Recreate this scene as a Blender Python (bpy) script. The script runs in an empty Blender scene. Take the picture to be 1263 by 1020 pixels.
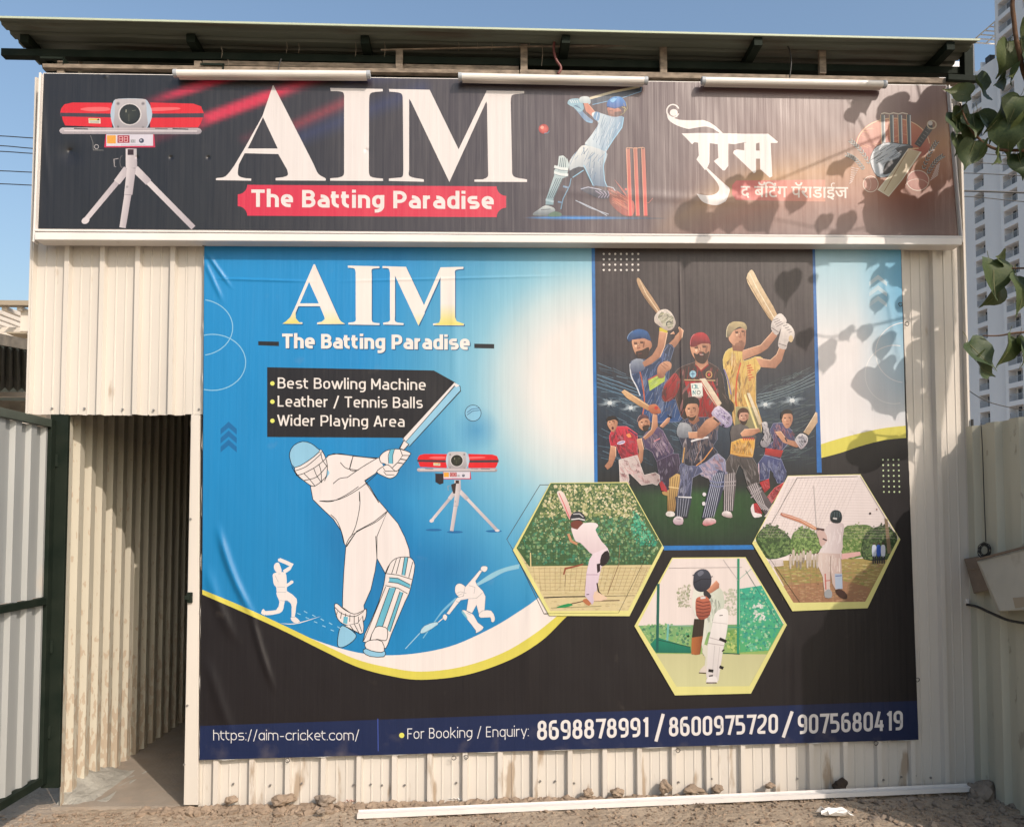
import bpy, bmesh, math, random
from mathutils import Vector, Matrix
from mathutils.geometry import tessellate_polygon

SC = bpy.context.scene
# ------------------------------------------------------------------ camera
F, W0, H0 = 1000.0, 1263.0, 1020.0
CAM = Vector((0.0, -4.8, 1.6))
PITCH, YAW, SHIFT = math.radians(2.7), math.radians(2.2), 83.0
cd = bpy.data.cameras.new("camera")
cam = bpy.data.objects.new("camera", cd)
SC.collection.objects.link(cam)
cam.location = CAM
cam.rotation_euler = (math.radians(90) + PITCH, 0, -YAW)
cd.sensor_width = 36.0
cd.lens = 36.0 * F / W0
cd.shift_y = SHIFT / W0
cd.clip_start, cd.clip_end = 0.05, 2000
SC.camera = cam
# ------------------------------------------------------------------ sun and sky
SUNV = Vector((0.465, -0.661, 0.588)).normalized()      # towards the sun
wd = bpy.data.worlds.new("World"); SC.world = wd; wd.use_nodes = True
nt = wd.node_tree
bg = nt.nodes['Background']
sky = nt.nodes.new('ShaderNodeTexSky'); sky.sky_type = 'NISHITA'; sky.sun_disc = False
sky.sun_elevation = math.asin(SUNV.z)
sky.sun_rotation = math.atan2(SUNV.x, SUNV.y)
sky.altitude = 400; sky.air_density = 1.55; sky.dust_density = 5.5; sky.ozone_density = 3.0
nt.links.new(sky.outputs[0], bg.inputs[0]); bg.inputs[1].default_value = 0.14
sd = bpy.data.lights.new("sun", 'SUN'); sd.energy = 2.65; sd.angle = math.radians(0.53); sd.color = (1.0, 0.87, 0.765)
so = bpy.data.objects.new("sun", sd); SC.collection.objects.link(so)
so.rotation_euler = (-SUNV).to_track_quat('-Z', 'Y').to_euler(); so.location = (6, -8, 9)
SC.view_settings.view_transform = 'Standard'; SC.view_settings.look = 'None'
SC.view_settings.gamma = 1; SC.view_settings.use_curve_mapping = False
SC.view_settings.exposure = 0.38
SC.cycles.max_bounces = 6

# ------------------------------------------------------------------ measuring helpers
_R = cam.rotation_euler.to_matrix()
def ray(px, py):
    v = Vector(((px - W0/2)/F, -(py - (H0/2 + SHIFT))/F, -1.0))
    return (_R @ v)
def U(px, py, y=0.0):
    d = ray(px, py); t = (y - CAM.y)/d.y
    return CAM + d*t
def UX(px, py, x):
    d = ray(px, py); t = (x - CAM.x)/d.x
    return CAM + d*t
def UZ(px, py, z=0.0):
    d = ray(px, py); t = (z - CAM.z)/d.z
    return CAM + d*t
def UD(px, py, dist):
    return CAM + ray(px, py)*dist
def proj(p):
    v = _R.transposed() @ (Vector(p) - CAM)
    return (W0/2 + F*v.x/-v.z, H0/2 + SHIFT - F*v.y/-v.z, -v.z)

# ------------------------------------------------------------------ objects
COL = SC.collection
def props(o, label=None, cat=None, group=None, kind=None):
    if label: o['label'] = label
    if cat: o['category'] = cat
    if group: o['group'] = group
    if kind: o['kind'] = kind
    return o
def empty(name, loc, label=None, cat=None, group=None, kind=None):
    o = bpy.data.objects.new(name, None); COL.objects.link(o); o.location = loc
    o.empty_display_size = 0.1
    return props(o, label, cat, group, kind)
class MB:
    def __init__(s): s.v = []; s.f = []; s.sm = False
    def quad(s, a, b, c, d):
        n = len(s.v); s.v += [tuple(a), tuple(b), tuple(c), tuple(d)]; s.f.append((n, n+1, n+2, n+3))
    def poly(s, pts):
        n = len(s.v); s.v += [tuple(p) for p in pts]; s.f.append(tuple(range(n, n+len(pts))))
    def hexa(s, p):      # 8 points: bottom ring 0-3, top ring 4-7
        n = len(s.v); s.v += [tuple(q) for q in p]
        for f in ((3,2,1,0),(4,5,6,7),(0,1,5,4),(1,2,6,5),(2,3,7,6),(3,0,4,7)): s.f.append(tuple(n+i for i in f))
    def box(s, x0, x1, y0, y1, z0, z1):
        s.hexa([(x0,y0,z0),(x1,y0,z0),(x1,y1,z0),(x0,y1,z0),(x0,y0,z1),(x1,y0,z1),(x1,y1,z1),(x0,y1,z1)]); return s
    def bar(s, a, b, w, h, up=(0,0,1)):
        a, b = Vector(a), Vector(b); d = (b-a).normalized(); up = Vector(up)
        sx = d.cross(up)
        if sx.length < 1e-4: sx = d.cross(Vector((0,1,0)))
        sx.normalize(); sz = sx.cross(d).normalized(); sx *= w/2; sz *= h/2
        s.hexa([a-sx-sz, a+sx-sz, b+sx-sz, b-sx-sz, a-sx+sz, a+sx+sz, b+sx+sz, b-sx+sz]); return s
    def tube(s, pts, r, n=8, caps=True):
        pts = [Vector(p) for p in pts]; rs = r if isinstance(r, (list, tuple)) else [r]*len(pts)
        base = len(s.v); ref = Vector((0.13, 0.31, 0.94))
        for i, p in enumerate(pts):
            d = (pts[min(i+1, len(pts)-1)] - pts[max(i-1, 0)]).normalized()
            a = d.cross(ref); a = a.normalized() if a.length > 1e-3 else d.cross(Vector((1,0,0))).normalized()
            b = d.cross(a)
            for k in range(n):
                t = 2*math.pi*k/n; s.v.append(tuple(p + (a*math.cos(t)+b*math.sin(t))*rs[i]))
        for i in range(len(pts)-1):
            for k in range(n):
                s.f.append((base+i*n+k, base+i*n+(k+1)%n, base+(i+1)*n+(k+1)%n, base+(i+1)*n+k))
        if caps:
            s.f.append(tuple(base+k for k in reversed(range(n)))); s.f.append(tuple(base+(len(pts)-1)*n+k for k in range(n)))
        return s
    def blob(s, c, rx, ry, rz, seed=0, rough=.25, sub=2):
        bm = bmesh.new(); bmesh.ops.create_icosphere(bm, subdivisions=sub, radius=1)
        R = random.Random(seed); ph = [R.uniform(0, 6.28) for _ in range(6)]
        n = len(s.v)
        for v in bm.verts:
            k = 1 + rough*(math.sin(v.co.x*3.1+ph[0])*math.sin(v.co.y*2.7+ph[1]) + .5*math.sin(v.co.z*5+ph[2])*math.sin(v.co.x*5.3+ph[3]))
            k += rough*.25*R.uniform(-1, 1)
            s.v.append((c[0]+v.co.x*k*rx, c[1]+v.co.y*k*ry, c[2]+v.co.z*k*rz))
        for f in bm.faces: s.f.append(tuple(n+v.index for v in f.verts))
        bm.free(); return s
    def build(s, name, m, parent=None, smooth=False, bevel=0, loc=None, **kw):
        me = bpy.data.meshes.new(name)
        o = Vector(loc) if loc is not None else Vector((0,0,0))
        me.from_pydata([tuple(Vector(v)-o) for v in s.v], [], s.f)
        if isinstance(m, (list, tuple)):
            for x in m: me.materials.append(x)
        else: me.materials.append(m)
        if smooth:
            me.polygons.foreach_set('use_smooth', [True]*len(me.polygons))
        me.update()
        ob = bpy.data.objects.new(name, me); COL.objects.link(ob)
        if parent is not None:
            ob.parent = parent
            ob.location = o - pworld(parent)
        else: ob.location = o
        if bevel:
            b = ob.modifiers.new('bevel', 'BEVEL'); b.width = bevel; b.segments = 2; b.limit_method = 'ANGLE'
        return props(ob, **kw)
def pworld(o):
    p = Vector((0,0,0))
    while o is not None: p = p + o.location; o = o.parent
    return p

# ------------------------------------------------------------------ materials
def srgb(c):
    if isinstance(c, str): c = tuple(int(c[i:i+2], 16) for i in (0, 2, 4))
    return tuple(((x/255)/12.92 if x/255 <= .04045 else ((x/255+.055)/1.055)**2.4) for x in c)
def mat(name, col, rough=.6, spec=.5, metal=0.0, var=0.0, vscale=6.0, var_col=None, bump=0.0, bscale=30.0, stretch=None,
        dirt=None, dirt_scale=3.0, dirt_lo=.5, dirt_hi=.65, dirt_z=None, trans=0.0):
    m = bpy.data.materials.new(name); m.use_nodes = True
    N, L = m.node_tree.nodes, m.node_tree.links; b = N['Principled BSDF']
    b.inputs['Roughness'].default_value = rough; b.inputs['Specular IOR Level'].default_value = spec
    b.inputs['Metallic'].default_value = metal
    g = N.new('ShaderNodeNewGeometry'); mp = N.new('ShaderNodeMapping')
    L.new(g.outputs['Position'], mp.inputs[0])
    if stretch: mp.inputs['Scale'].default_value = stretch
    src = None
    def noise(sc, det=5):
        n = N.new('ShaderNodeTexNoise'); n.inputs['Scale'].default_value = sc; n.inputs['Detail'].default_value = det
        L.new(mp.outputs[0], n.inputs['Vector']); return n.outputs['Fac']
    base = N.new('ShaderNodeRGB'); base.outputs[0].default_value = (*col, 1); src = base.outputs[0]
    if var:
        n = noise(vscale); r = N.new('ShaderNodeMapRange'); L.new(n, r.inputs[0])
        r.inputs[1].default_value = .3; r.inputs[2].default_value = .7
        mx = N.new('ShaderNodeMix'); mx.data_type = 'RGBA'; L.new(r.outputs[0], mx.inputs[0])
        c2 = var_col if var_col else tuple(x*(1-var) for x in col)
        L.new(src, mx.inputs[6]); mx.inputs[7].default_value = (*c2, 1); src = mx.outputs[2]
    if dirt:
        n = noise(dirt_scale, 9); r = N.new('ShaderNodeMapRange'); r.interpolation_type = 'SMOOTHSTEP'
        f = n
        if dirt_z:                                       # more towards the ground
            sx = N.new('ShaderNodeSeparateXYZ'); L.new(g.outputs['Position'], sx.inputs[0])
            zr = N.new('ShaderNodeMapRange'); L.new(sx.outputs[2], zr.inputs[0])
            zr.inputs[1].default_value = dirt_z[1]; zr.inputs[2].default_value = dirt_z[0]; zr.inputs[3].default_value = 0; zr.inputs[4].default_value = dirt_z[2]
            a = N.new('ShaderNodeMath'); a.operation = 'ADD'; L.new(n, a.inputs[0]); L.new(zr.outputs[0], a.inputs[1]); f = a.outputs[0]
        L.new(f, r.inputs[0]); r.inputs[1].default_value = dirt_lo; r.inputs[2].default_value = dirt_hi
        mx = N.new('ShaderNodeMix'); mx.data_type = 'RGBA'; L.new(r.outputs[0], mx.inputs[0])
        L.new(src, mx.inputs[6]); mx.inputs[7].default_value = (*dirt, 1); src = mx.outputs[2]
    L.new(src, b.inputs['Base Color'])
    if bump:
        bn = N.new('ShaderNodeBump'); bn.inputs['Strength'].default_value = 1; bn.inputs['Distance'].default_value = bump
        L.new(noise(bscale, 8), bn.inputs['Height']); L.new(bn.outputs[0], b.inputs['Normal'])
    return m
M = {}
M['clad'] = mat('painted_sheet', (.60,.56,.50), .42, .4, var=.12, vscale=3, bump=.0008, bscale=14, stretch=(1,1,.25),
                dirt=(.36,.29,.22), dirt_scale=9, dirt_lo=.645, dirt_hi=.74, dirt_z=(-.05, .30, .11))
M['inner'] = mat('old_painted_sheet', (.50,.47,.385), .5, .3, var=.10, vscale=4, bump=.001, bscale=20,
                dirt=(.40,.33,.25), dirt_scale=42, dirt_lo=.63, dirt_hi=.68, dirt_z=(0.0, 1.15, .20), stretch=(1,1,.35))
M['white'] = mat('white_metal', (.70,.67,.64), .4, .4, var=.08, vscale=5, dirt=(.4,.36,.3), dirt_scale=7, dirt_lo=.66, dirt_hi=.8)
M['tube'] = mat('lamp_batten_plastic', (.74,.71,.66), .35, .5, var=.1, vscale=4)
M['rust'] = mat('weathered_rusty_steel', (.13,.105,.08), .75, .3, var=.6, vscale=40, var_col=(.32,.26,.2), bump=.002, bscale=60, stretch=(.4,1,1))
M['dark'] = mat('dark_green_painted_steel', (.008,.014,.010), .7, .12, var=.4, vscale=9, var_col=(.016,.022,.016), bump=.0006, bscale=60)
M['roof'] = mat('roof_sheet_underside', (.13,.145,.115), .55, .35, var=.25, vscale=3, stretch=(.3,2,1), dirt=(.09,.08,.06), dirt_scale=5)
M['galv'] = mat('galvanised_sheet', (.36,.375,.37), .38, .5, metal=.15, var=.12, vscale=5, stretch=(1,1,.3), bump=.0006, bscale=16, dirt=(.4,.37,.33), dirt_scale=6, dirt_lo=.6, dirt_hi=.8)
M['fence'] = mat('cream_fence_sheet', (.47,.455,.365), .5, .3, var=.12, vscale=3, dirt=(.3,.28,.22), dirt_scale=12, dirt_lo=.64, dirt_hi=.70, stretch=(1,1,.5), bump=.001, bscale=14)
M['earth'] = mat('dry_earth', (.40,.325,.245), .95, .1, var=.4, vscale=2.2, var_col=(.29,.232,.172), bump=.02, bscale=28, dirt=(.40,.33,.26), dirt_scale=60, dirt_lo=.55, dirt_hi=.75)
M['earth2'] = mat('dark_clay_lump', (.32,.245,.18), .95, .15, var=.3, vscale=12, bump=.006, bscale=60)
M['stone'] = mat('grey_brown_stone', (.27,.22,.175), .9, .2, var=.3, vscale=9, bump=.005, bscale=50)
M['darkstone'] = mat('dark_brown_lump', (.06,.045,.035), .9, .2, var=.3, vscale=9, bump=.003, bscale=50)
M['concrete'] = mat('dusty_concrete', (.33,.285,.235), .9, .2, var=.25, vscale=4, bump=.004, bscale=50, dirt=(.3,.25,.2), dirt_scale=9)
M['cement'] = mat('grey_cement', (.36,.35,.31), .9, .2, var=.3, vscale=9, bump=.01, bscale=40)
M['wire'] = mat('black_cable', (.02,.02,.02), .5)
M['redwire'] = mat('red_brown_wire', (.16,.05,.045), .5)
M['screw'] = mat('zinc_screw', (.3,.29,.28), .35, .5, metal=.7)
M['box'] = mat('dusty_white_enclosure', (.47,.46,.41), .5, .4, var=.15, vscale=5, bump=.0006, bscale=12, dirt=(.33,.3,.25), dirt_scale=7, dirt_lo=.6, dirt_hi=.75)
M['brownbox'] = mat('brown_box', (.22,.17,.13), .6, .3, var=.3, vscale=14, bump=.001, bscale=20)
M['towerw'] = mat('tower_white_paint', (.80,.80,.80), .8, .2, var=.05, vscale=.15)
M['towers'] = mat('tower_grey_paint', (.50,.54,.60), .8, .2)
M['glass'] = mat('dark_window_glass', (.09,.105,.12), .15, .6, var=.6, vscale=.8)
M['rail'] = mat('balcony_rail', (.36,.39,.42), .5)
M['cream'] = mat('cream_render', (.72,.66,.58), .8, .2, var=.08, vscale=1)
M['tan'] = mat('tan_concrete', (.34,.29,.22), .85, .2, var=.15, vscale=1)
M['oldroof'] = mat('dark_corrugated_roof', (.045,.05,.04), .7, .3, var=.4, vscale=2)
M['slab'] = mat('weathered_slab_edge', (.30,.26,.21), .9, .2, var=.5, vscale=3, var_col=(.16,.14,.11), bump=.02, bscale=9)
M['bark'] = mat('brown_bark', (.13,.075,.045), .85, .2, var=.4, vscale=40, bump=.002, bscale=80)
M['plastic'] = mat('white_plastic_scrap', (.75,.73,.7), .4)
M['orange'] = mat('orange_wrapper', (.55,.13,.05), .4, var=.6, vscale=60, var_col=(.6,.55,.5))
M['blackin'] = mat('sheet_in_the_dark', (.12,.13,.10), .7)  # interior shade put into the colour, darker than the other sheets
# leaf: two-sided with translucency
def leafmat(name, c1, c2):
    m = bpy.data.materials.new(name); m.use_nodes = True
    N, L = m.node_tree.nodes, m.node_tree.links; b = N['Principled BSDF']; out = N['Material Output']
    oi = N.new('ShaderNodeObjectInfo'); tc = N.new('ShaderNodeTexCoord'); n = N.new('ShaderNodeTexNoise'); n.inputs['Scale'].default_value = 18
    n.inputs['Detail'].default_value = 6; L.new(tc.outputs['Object'], n.inputs['Vector'])
    ad = N.new('ShaderNodeMath'); ad.operation = 'MULTIPLY_ADD'; L.new(oi.outputs['Random'], ad.inputs[0]); ad.inputs[1].default_value = .7; L.new(n.outputs[0], ad.inputs[2])
    r = N.new('ShaderNodeMapRange'); L.new(ad.outputs[0], r.inputs[0]); r.inputs[1].default_value = .45; r.inputs[2].default_value = 1.15
    mx = N.new('ShaderNodeMix'); mx.data_type = 'RGBA'; L.new(r.outputs[0], mx.inputs[0]); mx.inputs[6].default_value = (*c1,1); mx.inputs[7].default_value = (*c2,1)
    L.new(mx.outputs[2], b.inputs['Base Color']); b.inputs['Roughness'].default_value = .6
    t = N.new('ShaderNodeBsdfTranslucent'); L.new(mx.outputs[2], t.inputs[0]); ms = N.new('ShaderNodeMixShader'); ms.inputs[0].default_value = .14
    L.new(b.outputs[0], ms.inputs[1]); L.new(t.outputs[0], ms.inputs[2]); L.new(ms.outputs[0], out.inputs[0])
    return m
M['leaf'] = leafmat('green_leaf', (.026,.052,.016), (.08,.105,.032))
M['vein'] = mat('leaf_vein', (.16,.16,.07), .6)
# printed vinyl: the ink colour sits on the mesh, the sheet's weave and ripple are a bump shared by everything on it
def inkmat(name, rough, ior, ribs, dust, coat=0.0, grain=0.0, ridges=(), dents=()):
    m = bpy.data.materials.new(name); m.use_nodes = True
    N, L = m.node_tree.nodes, m.node_tree.links; b = N['Principled BSDF']
    at = N.new('ShaderNodeAttribute'); at.attribute_name = 'ink'
    g = N.new('ShaderNodeNewGeometry')
    def tex(sc, strc, det=4):
        mp = N.new('ShaderNodeMapping'); mp.inputs['Scale'].default_value = strc; L.new(g.outputs['Position'], mp.inputs[0])
        n = N.new('ShaderNodeTexNoise'); n.inputs['Scale'].default_value = sc; n.inputs['Detail'].default_value = det
        L.new(mp.outputs[0], n.inputs['Vector']); return n.outputs['Fac']
    def math_(op, a, bb, c=None):
        x = N.new('ShaderNodeMath'); x.operation = op
        for i, q in enumerate((a, bb, c)):
            if q is None: continue
            if hasattr(q, 'links'): L.new(q, x.inputs[i])
            else: x.inputs[i].default_value = q
        return x.outputs[0]
    # print mottling
    n1 = tex(14, (1, 0, .12)); v = math_('MULTIPLY_ADD', n1, .16, .92)
    if grain: v = math_('MULTIPLY', v, math_('ADD', math_('MULTIPLY_ADD', tex(42, (1,0,1), 7), grain*2.2, 1-grain*1.1), math_('MULTIPLY_ADD', tex(13, (1,0,1), 3), grain*1.6, -grain*.8)))
    sc = N.new('ShaderNodeVectorMath'); sc.operation = 'SCALE'; L.new(at.outputs['Color'], sc.inputs[0]); L.new(v, sc.inputs[3])
    mx = N.new('ShaderNodeMix'); mx.data_type = 'RGBA'; L.new(sc.outputs[0], mx.inputs[6]); mx.inputs[7].default_value = (.30,.25,.20,1)
    sx = N.new('ShaderNodeSeparateXYZ'); L.new(g.outputs['Position'], sx.inputs[0])
    zr = N.new('ShaderNodeMapRange'); L.new(sx.outputs[2], zr.inputs[0]); zr.inputs[1].default_value = .45; zr.inputs[2].default_value = .2
    zr.inputs[3].default_value = 0; zr.inputs[4].default_value = .2
    d = math_('ADD', tex(7, (1, 0, 1), 9), zr.outputs[0]); dr = N.new('ShaderNodeMapRange'); L.new(d, dr.inputs[0])
    dr.inputs[1].default_value = .66; dr.inputs[2].default_value = .98; dr.inputs[3].default_value = 0; dr.inputs[4].default_value = dust
    L.new(dr.outputs[0], mx.inputs[0]); L.new(mx.outputs[2], b.inputs['Base Color'])
    b.inputs['IOR'].default_value = ior; b.inputs['Coat Weight'].default_value = coat; b.inputs['Coat Roughness'].default_value = .62; b.inputs['Coat IOR'].default_value = 1.5
    L.new(math_('MULTIPLY_ADD', tex(5, (1,0,1)), .12, rough-.06), b.inputs['Roughness'])
    w = N.new('ShaderNodeTexWave'); w.wave_type = 'BANDS'; w.bands_direction = 'X'; w.inputs['Scale'].default_value = ribs; w.inputs['Distortion'].default_value = .6
    w.inputs['Detail'].default_value = 1; L.new(g.outputs['Position'], w.inputs['Vector'])
    h = math_('MULTIPLY_ADD', w.outputs['Fac'], .12, math_('MULTIPLY', tex(90, (1, 0, .03), 2), .35))
    h = math_('ADD', h, math_('MULTIPLY', tex(1.6, (1.3, 0, .5), 3), 9.0))
    def smst(v, a, b_):
        r = N.new('ShaderNodeMapRange'); r.interpolation_type = 'SMOOTHSTEP'; L.new(v, r.inputs[0]); r.inputs[1].default_value = a; r.inputs[2].default_value = b_; return r.outputs[0]
    for (pa, pb, wd, hh, bow) in ridges:                     # creases: soft ridges between two points of the sheet
        A_, B_ = U(*pa), U(*pb); dx, dz = B_.x-A_.x, B_.z-A_.z; ln = math.hypot(dx, dz); dx /= ln; dz /= ln
        along = math_('ADD', math_('MULTIPLY', sx.outputs[0], dx), math_('MULTIPLY_ADD', sx.outputs[2], dz, -(A_.x*dx+A_.z*dz)))
        dist = math_('ADD', math_('MULTIPLY', sx.outputs[0], -dz), math_('MULTIPLY_ADD', sx.outputs[2], dx, (A_.x*dz-A_.z*dx)))
        tt = math_('MULTIPLY', along, 1/ln); bw = math_('MULTIPLY', math_('MULTIPLY', tt, math_('SUBTRACT', 1.0, tt)), bow)
        q = math_('MULTIPLY', math_('ADD', dist, bw), 1/wd); gs = math_('POWER', 2.718, math_('MULTIPLY', math_('MULTIPLY', q, q), -1.0))
        mk = math_('MULTIPLY', smst(tt, 0, .3), smst(tt, 1.0, .6)); h = math_('ADD', h, math_('MULTIPLY', math_('MULTIPLY', gs, mk), hh))
    for (pc, wd, hh) in dents:
        C_ = U(*pc); ax = math_('MULTIPLY_ADD', sx.outputs[0], 1/wd, -C_.x/wd); az = math_('MULTIPLY_ADD', sx.outputs[2], 1/wd, -C_.z/wd)
        gs = math_('POWER', 2.718, math_('MULTIPLY', math_('ADD', math_('MULTIPLY', ax, ax), math_('MULTIPLY', az, az)), -1.0)); h = math_('ADD', h, math_('MULTIPLY', gs, hh))
    bn = N.new('ShaderNodeBump'); bn.inputs['Distance'].default_value = .0022; bn.inputs['Strength'].default_value = .8
    L.new(h, bn.inputs['Height']); L.new(bn.outputs[0], b.inputs['Normal'])
    return m
M['signink'] = inkmat('sign_board_print', .375, 1.66, 8, .06, .0, ridges=[((60,110),(75,270),.02,1.5,.02),((620,240),(1000,262),.03,1.2,.0)],
    dents=[((97,196),.012,-3.0),((97,199),.05,-4.0),((178,204),.010,-2.5),((219,204),.010,-2.5),((264,204),.010,-2.5),((140,106),.012,2),((455,195),.012,-2)])
M['bannerink'] = inkmat('banner_print', .42, 1.47, 8.3, .22, 0.0, ridges=[((270,640),(325,775),.022,9.0,.14),((256,690),(300,800),.03,5.0,.1),((310,745),(345,860),.02,5.0,.05),((252,305),(292,362),.012,4.0,.02),((252,318),(280,380),.014,3.5,.0),
    ((258,346),(400,350),.008,2.2,.0),((400,350),(720,342),.008,1.4,.0),((836,306),(840,560),.006,1.2,.0),((970,760),(968,930),.03,3.0,.0),((255,800),(300,930),.03,3.5,.05),((1085,330),(1112,470),.02,3.0,.03),((560,330),(562,520),.03,2.0,.0),((660,620),(650,900),.04,3.0,.03)])
RID = [((970,760),(968,930),.03,3.0,.0),((836,306),(840,560),.006,1.2,.0)]
M['pictureink'] = inkmat('banner_picture_print', .42, 1.50, 8.3, .22, 0.0, grain=.30, ridges=RID)
# ================================================================== ground
def gz(x, y):
    return -.035 + .012*x + .012*math.sin(x*1.7+y*2.1)*max(0, min(1, -y*2)) + .006*math.sin(x*7.3+y*5)*max(0, min(1, -y*3))
RG = random.Random(5)
g = MB()
xs = [-400,-120,-40,-15,-8,-5] + [-4+.05*i for i in range(161)] + [5,8,15,40,120,400]
ys = [-300,-80,-20,-9,-6,-4.5,-3.5,-2.6] + [-2.2+.05*i for i in range(60)] + [1.2,1.8,3,6,12,40,120,400]
for j, y in enumerate(ys):
    for i, x in enumerate(xs):
        zz = gz(max(-5, min(5, x)), max(-5, min(1, y)))
        if -3.9 < x < 3.9 and -2.1 < y < .7:
            zz += RG.uniform(-.006, .006)
        g.v.append((x, y, zz))
nx = len(xs)
for j in range(len(ys)-1):
    for i in range(nx-1): g.f.append((j*nx+i, j*nx+i+1, (j+1)*nx+i+1, (j+1)*nx+i))
g.build('ground', M['earth'], smooth=True, kind='structure')

def pebbles(n, zone, smin, smax, seed):
    R = random.Random(seed); mb = MB()
    protos = []
    for k in range(8):
        t = MB().blob((0,0,0), 1, R.uniform(.6,1), R.uniform(.5,.8), seed=k+9, rough=.35, sub=1); protos.append((t.v, t.f))
    for _ in range(n):
        x, y = zone(R); s = smin*(smax/smin)**(R.random()**2.2); v, f = R.choice(protos); a = R.uniform(0, 6.28); ca, sa = math.cos(a), math.sin(a)
        b = len(mb.v); z = gz(x, y)+s*.25
        mb.v += [(x+(p[0]*ca-p[1]*sa)*s, y+(p[0]*sa+p[1]*ca)*s, z+p[2]*s) for p in v]; mb.f += [tuple(b+i for i in q) for q in f]
    return mb
pebbles(14000, lambda R: (R.uniform(-3.6,3.6), -.05-R.random()**1.3*1.5), .003, .016, 1).build('gravel', M['earth2'], kind='stuff', label='fine gravel and crumbs of earth strewn over the ground', cat='gravel')
def rub(R):
    x = R.choice([R.uniform(-1.85, 2.6), R.gauss(.1, .7), R.gauss(-1.3, .3)]); x = max(-1.9, min(2.65, x)); return x, -.03-abs(R.gauss(0, .04))
pebbles(2600, rub, .007, .034, 2).build('rubble', M['earth2'], kind='stuff', label='crumbled clods of earth banked along the foot of the wall', cat='rubble')
pebbles(350, lambda R: (R.uniform(2.1, 3.4), R.uniform(-.9, -.05)), .01, .035, 4).build('rubble', M['stone'], kind='stuff', label='loose broken stones in the shade by the fence corner', cat='rubble')

# clods and stones one can pick out: px, py (bottom centre), size px w,h, material
def rock(px, py, w, h, m, label, seed, name='rock', cat='rock'):
    w *= .88; h *= .85
    p = UZ(px, py, -.03)
    if p.y > -.06: p = U(px, py, -.06)
    k = (p.y-CAM.y)/F
    mb = MB().blob((p.x, p.y, p.z+h*k*.42), w*k*.5, w*k*.42, h*k*.55, seed=seed, rough=.30, sub=3)
    mb.build(name, m, smooth=False, loc=p, label=label, cat=cat)
rock(286, 990, 16, 10, M['earth2'], 'brown clod at the wall foot just right of the doorway jamb', 1)
rock(350, 990, 30, 12, M['earth2'], 'low heap like clod against the wall below the website address', 2)
rock(400, 991, 24, 13, M['stone'], 'rounded grey brown stone left of the orange wrapper', 3)
rock(396, 1003, 13, 8, M['stone'], 'small stone on open ground below the rounded grey brown stone', 4)
rock(725, 981, 16, 10, M['earth2'], 'first of the clods behind the white channel, lying flat', 5)
rock(762, 981, 22, 10, M['earth2'], 'widest reddish clod behind the white channel', 6)
rock(820, 976, 18, 16, M['earth2'], 'tall pointed clod behind the middle of the white channel', 7)
rock(855, 977, 26, 9, M['earth2'], 'long low clod right of the tall pointed clod', 8)
rock(886, 976, 17, 10, M['earth2'], 'small rough clod left of the wall shadow edge', 9)
rock(950, 971, 14, 7, M['earth2'], 'tiny clod at the edge of the wall shadow', 10)
rock(1036, 974, 20, 16, M['darkstone'], 'round dark brown lump behind the right end of the white channel', 11)
rock(1214, 988, 46, 28, M['stone'], 'big pale boulder in the shade where wall meets fence', 12)
rock(1204, 978, 22, 16, M['stone'], 'smaller stone tucked behind the big pale boulder', 13)
rock(945, 1022, 20, 14, M['earth2'], 'flat square chip of brown earth in front of the white channel', 14)
rock(1000, 1018, 16, 8, M['earth2'], 'thin clod left of the white plastic scrap', 15)
rock(1082, 1016, 24, 12, M['stone'], 'pale stone right of the white plastic scrap', 16)

# white metal channel along the wall foot
ch = empty('metal_channel', UZ(800, 988, -.02), 'long white painted metal channel lying along the wall foot', 'metal strip')
A, B = U(442, 996, -.20), U(1193, 968, -.07); A.z = gz(A.x, A.y)+.03; B.z = max(B.z, gz(B.x, B.y)+.03)
def chan(mb, dy0, dy1, dz0, dz1):
    mb.hexa([A+Vector((0,dy0,dz0)), B+Vector((0,dy0,dz0)), B+Vector((0,dy1,dz0)), A+Vector((0,dy1,dz0)),
             A+Vector((0,dy0,dz1)), B+Vector((0,dy0,dz1)), B+Vector((0,dy1,dz1)), A+Vector((0,dy1,dz1))])
mb = MB(); chan(mb, -.045, .0, -.004, .0); mb.build('web', M['white'], ch)
mb = MB(); chan(mb, -.0475, -.0455, -.022, .002); mb.build('flange', M['white'], ch)
mb = MB(); chan(mb, .0005, .0025, -.022, .010); mb.build('flange', M['white'], ch)

# litter
def scrap(px, py, sz, m, label, seed, cat, name):
    p = UZ(px, py, -.02); R = random.Random(seed); mb = MB(); n = 7; k = (p.y-CAM.y)/F*sz
    for j in range(n):
        for i in range(n):
            mb.v.append((p.x+(i/(n-1)-.5)*k*(1+.4*math.sin(j*1.3))+R.uniform(-.06,.06)*k, p.y+(j/(n-1)-.5)*k*.7, gz(p.x,p.y)+.012+abs(math.sin(i*1.7+seed)*math.cos(j*1.3))*k*.28+R.uniform(0,.05)*k))
    for j in range(n-1):
        for i in range(n-1):
            if (i+j*2+seed) % 9: mb.f.append((j*n+i, j*n+i+1, (j+1)*n+i+1, (j+1)*n+i))
    o = mb.build(name, m, loc=p, label=label, cat=cat); s = o.modifiers.new('thick', 'SOLIDIFY'); s.thickness = .0015
scrap(1030, 1010, 30, M['plastic'], 'crumpled white plastic scrap on the ground at lower right', 2, 'litter', 'plastic_scrap')
scrap(434, 985, 14, M['orange'], 'small crumpled orange and white wrapper at the wall foot', 3, 'litter', 'wrapper')
scrap(562, 984, 12, M['plastic'], 'small white plastic bit at the wall foot above the white channel', 4, 'litter', 'plastic_scrap')
scrap(865, 998, 10, M['brownbox'], 'small dry leaf scrap in front of the white channel', 5, 'litter', 'dry_leaf')

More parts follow.
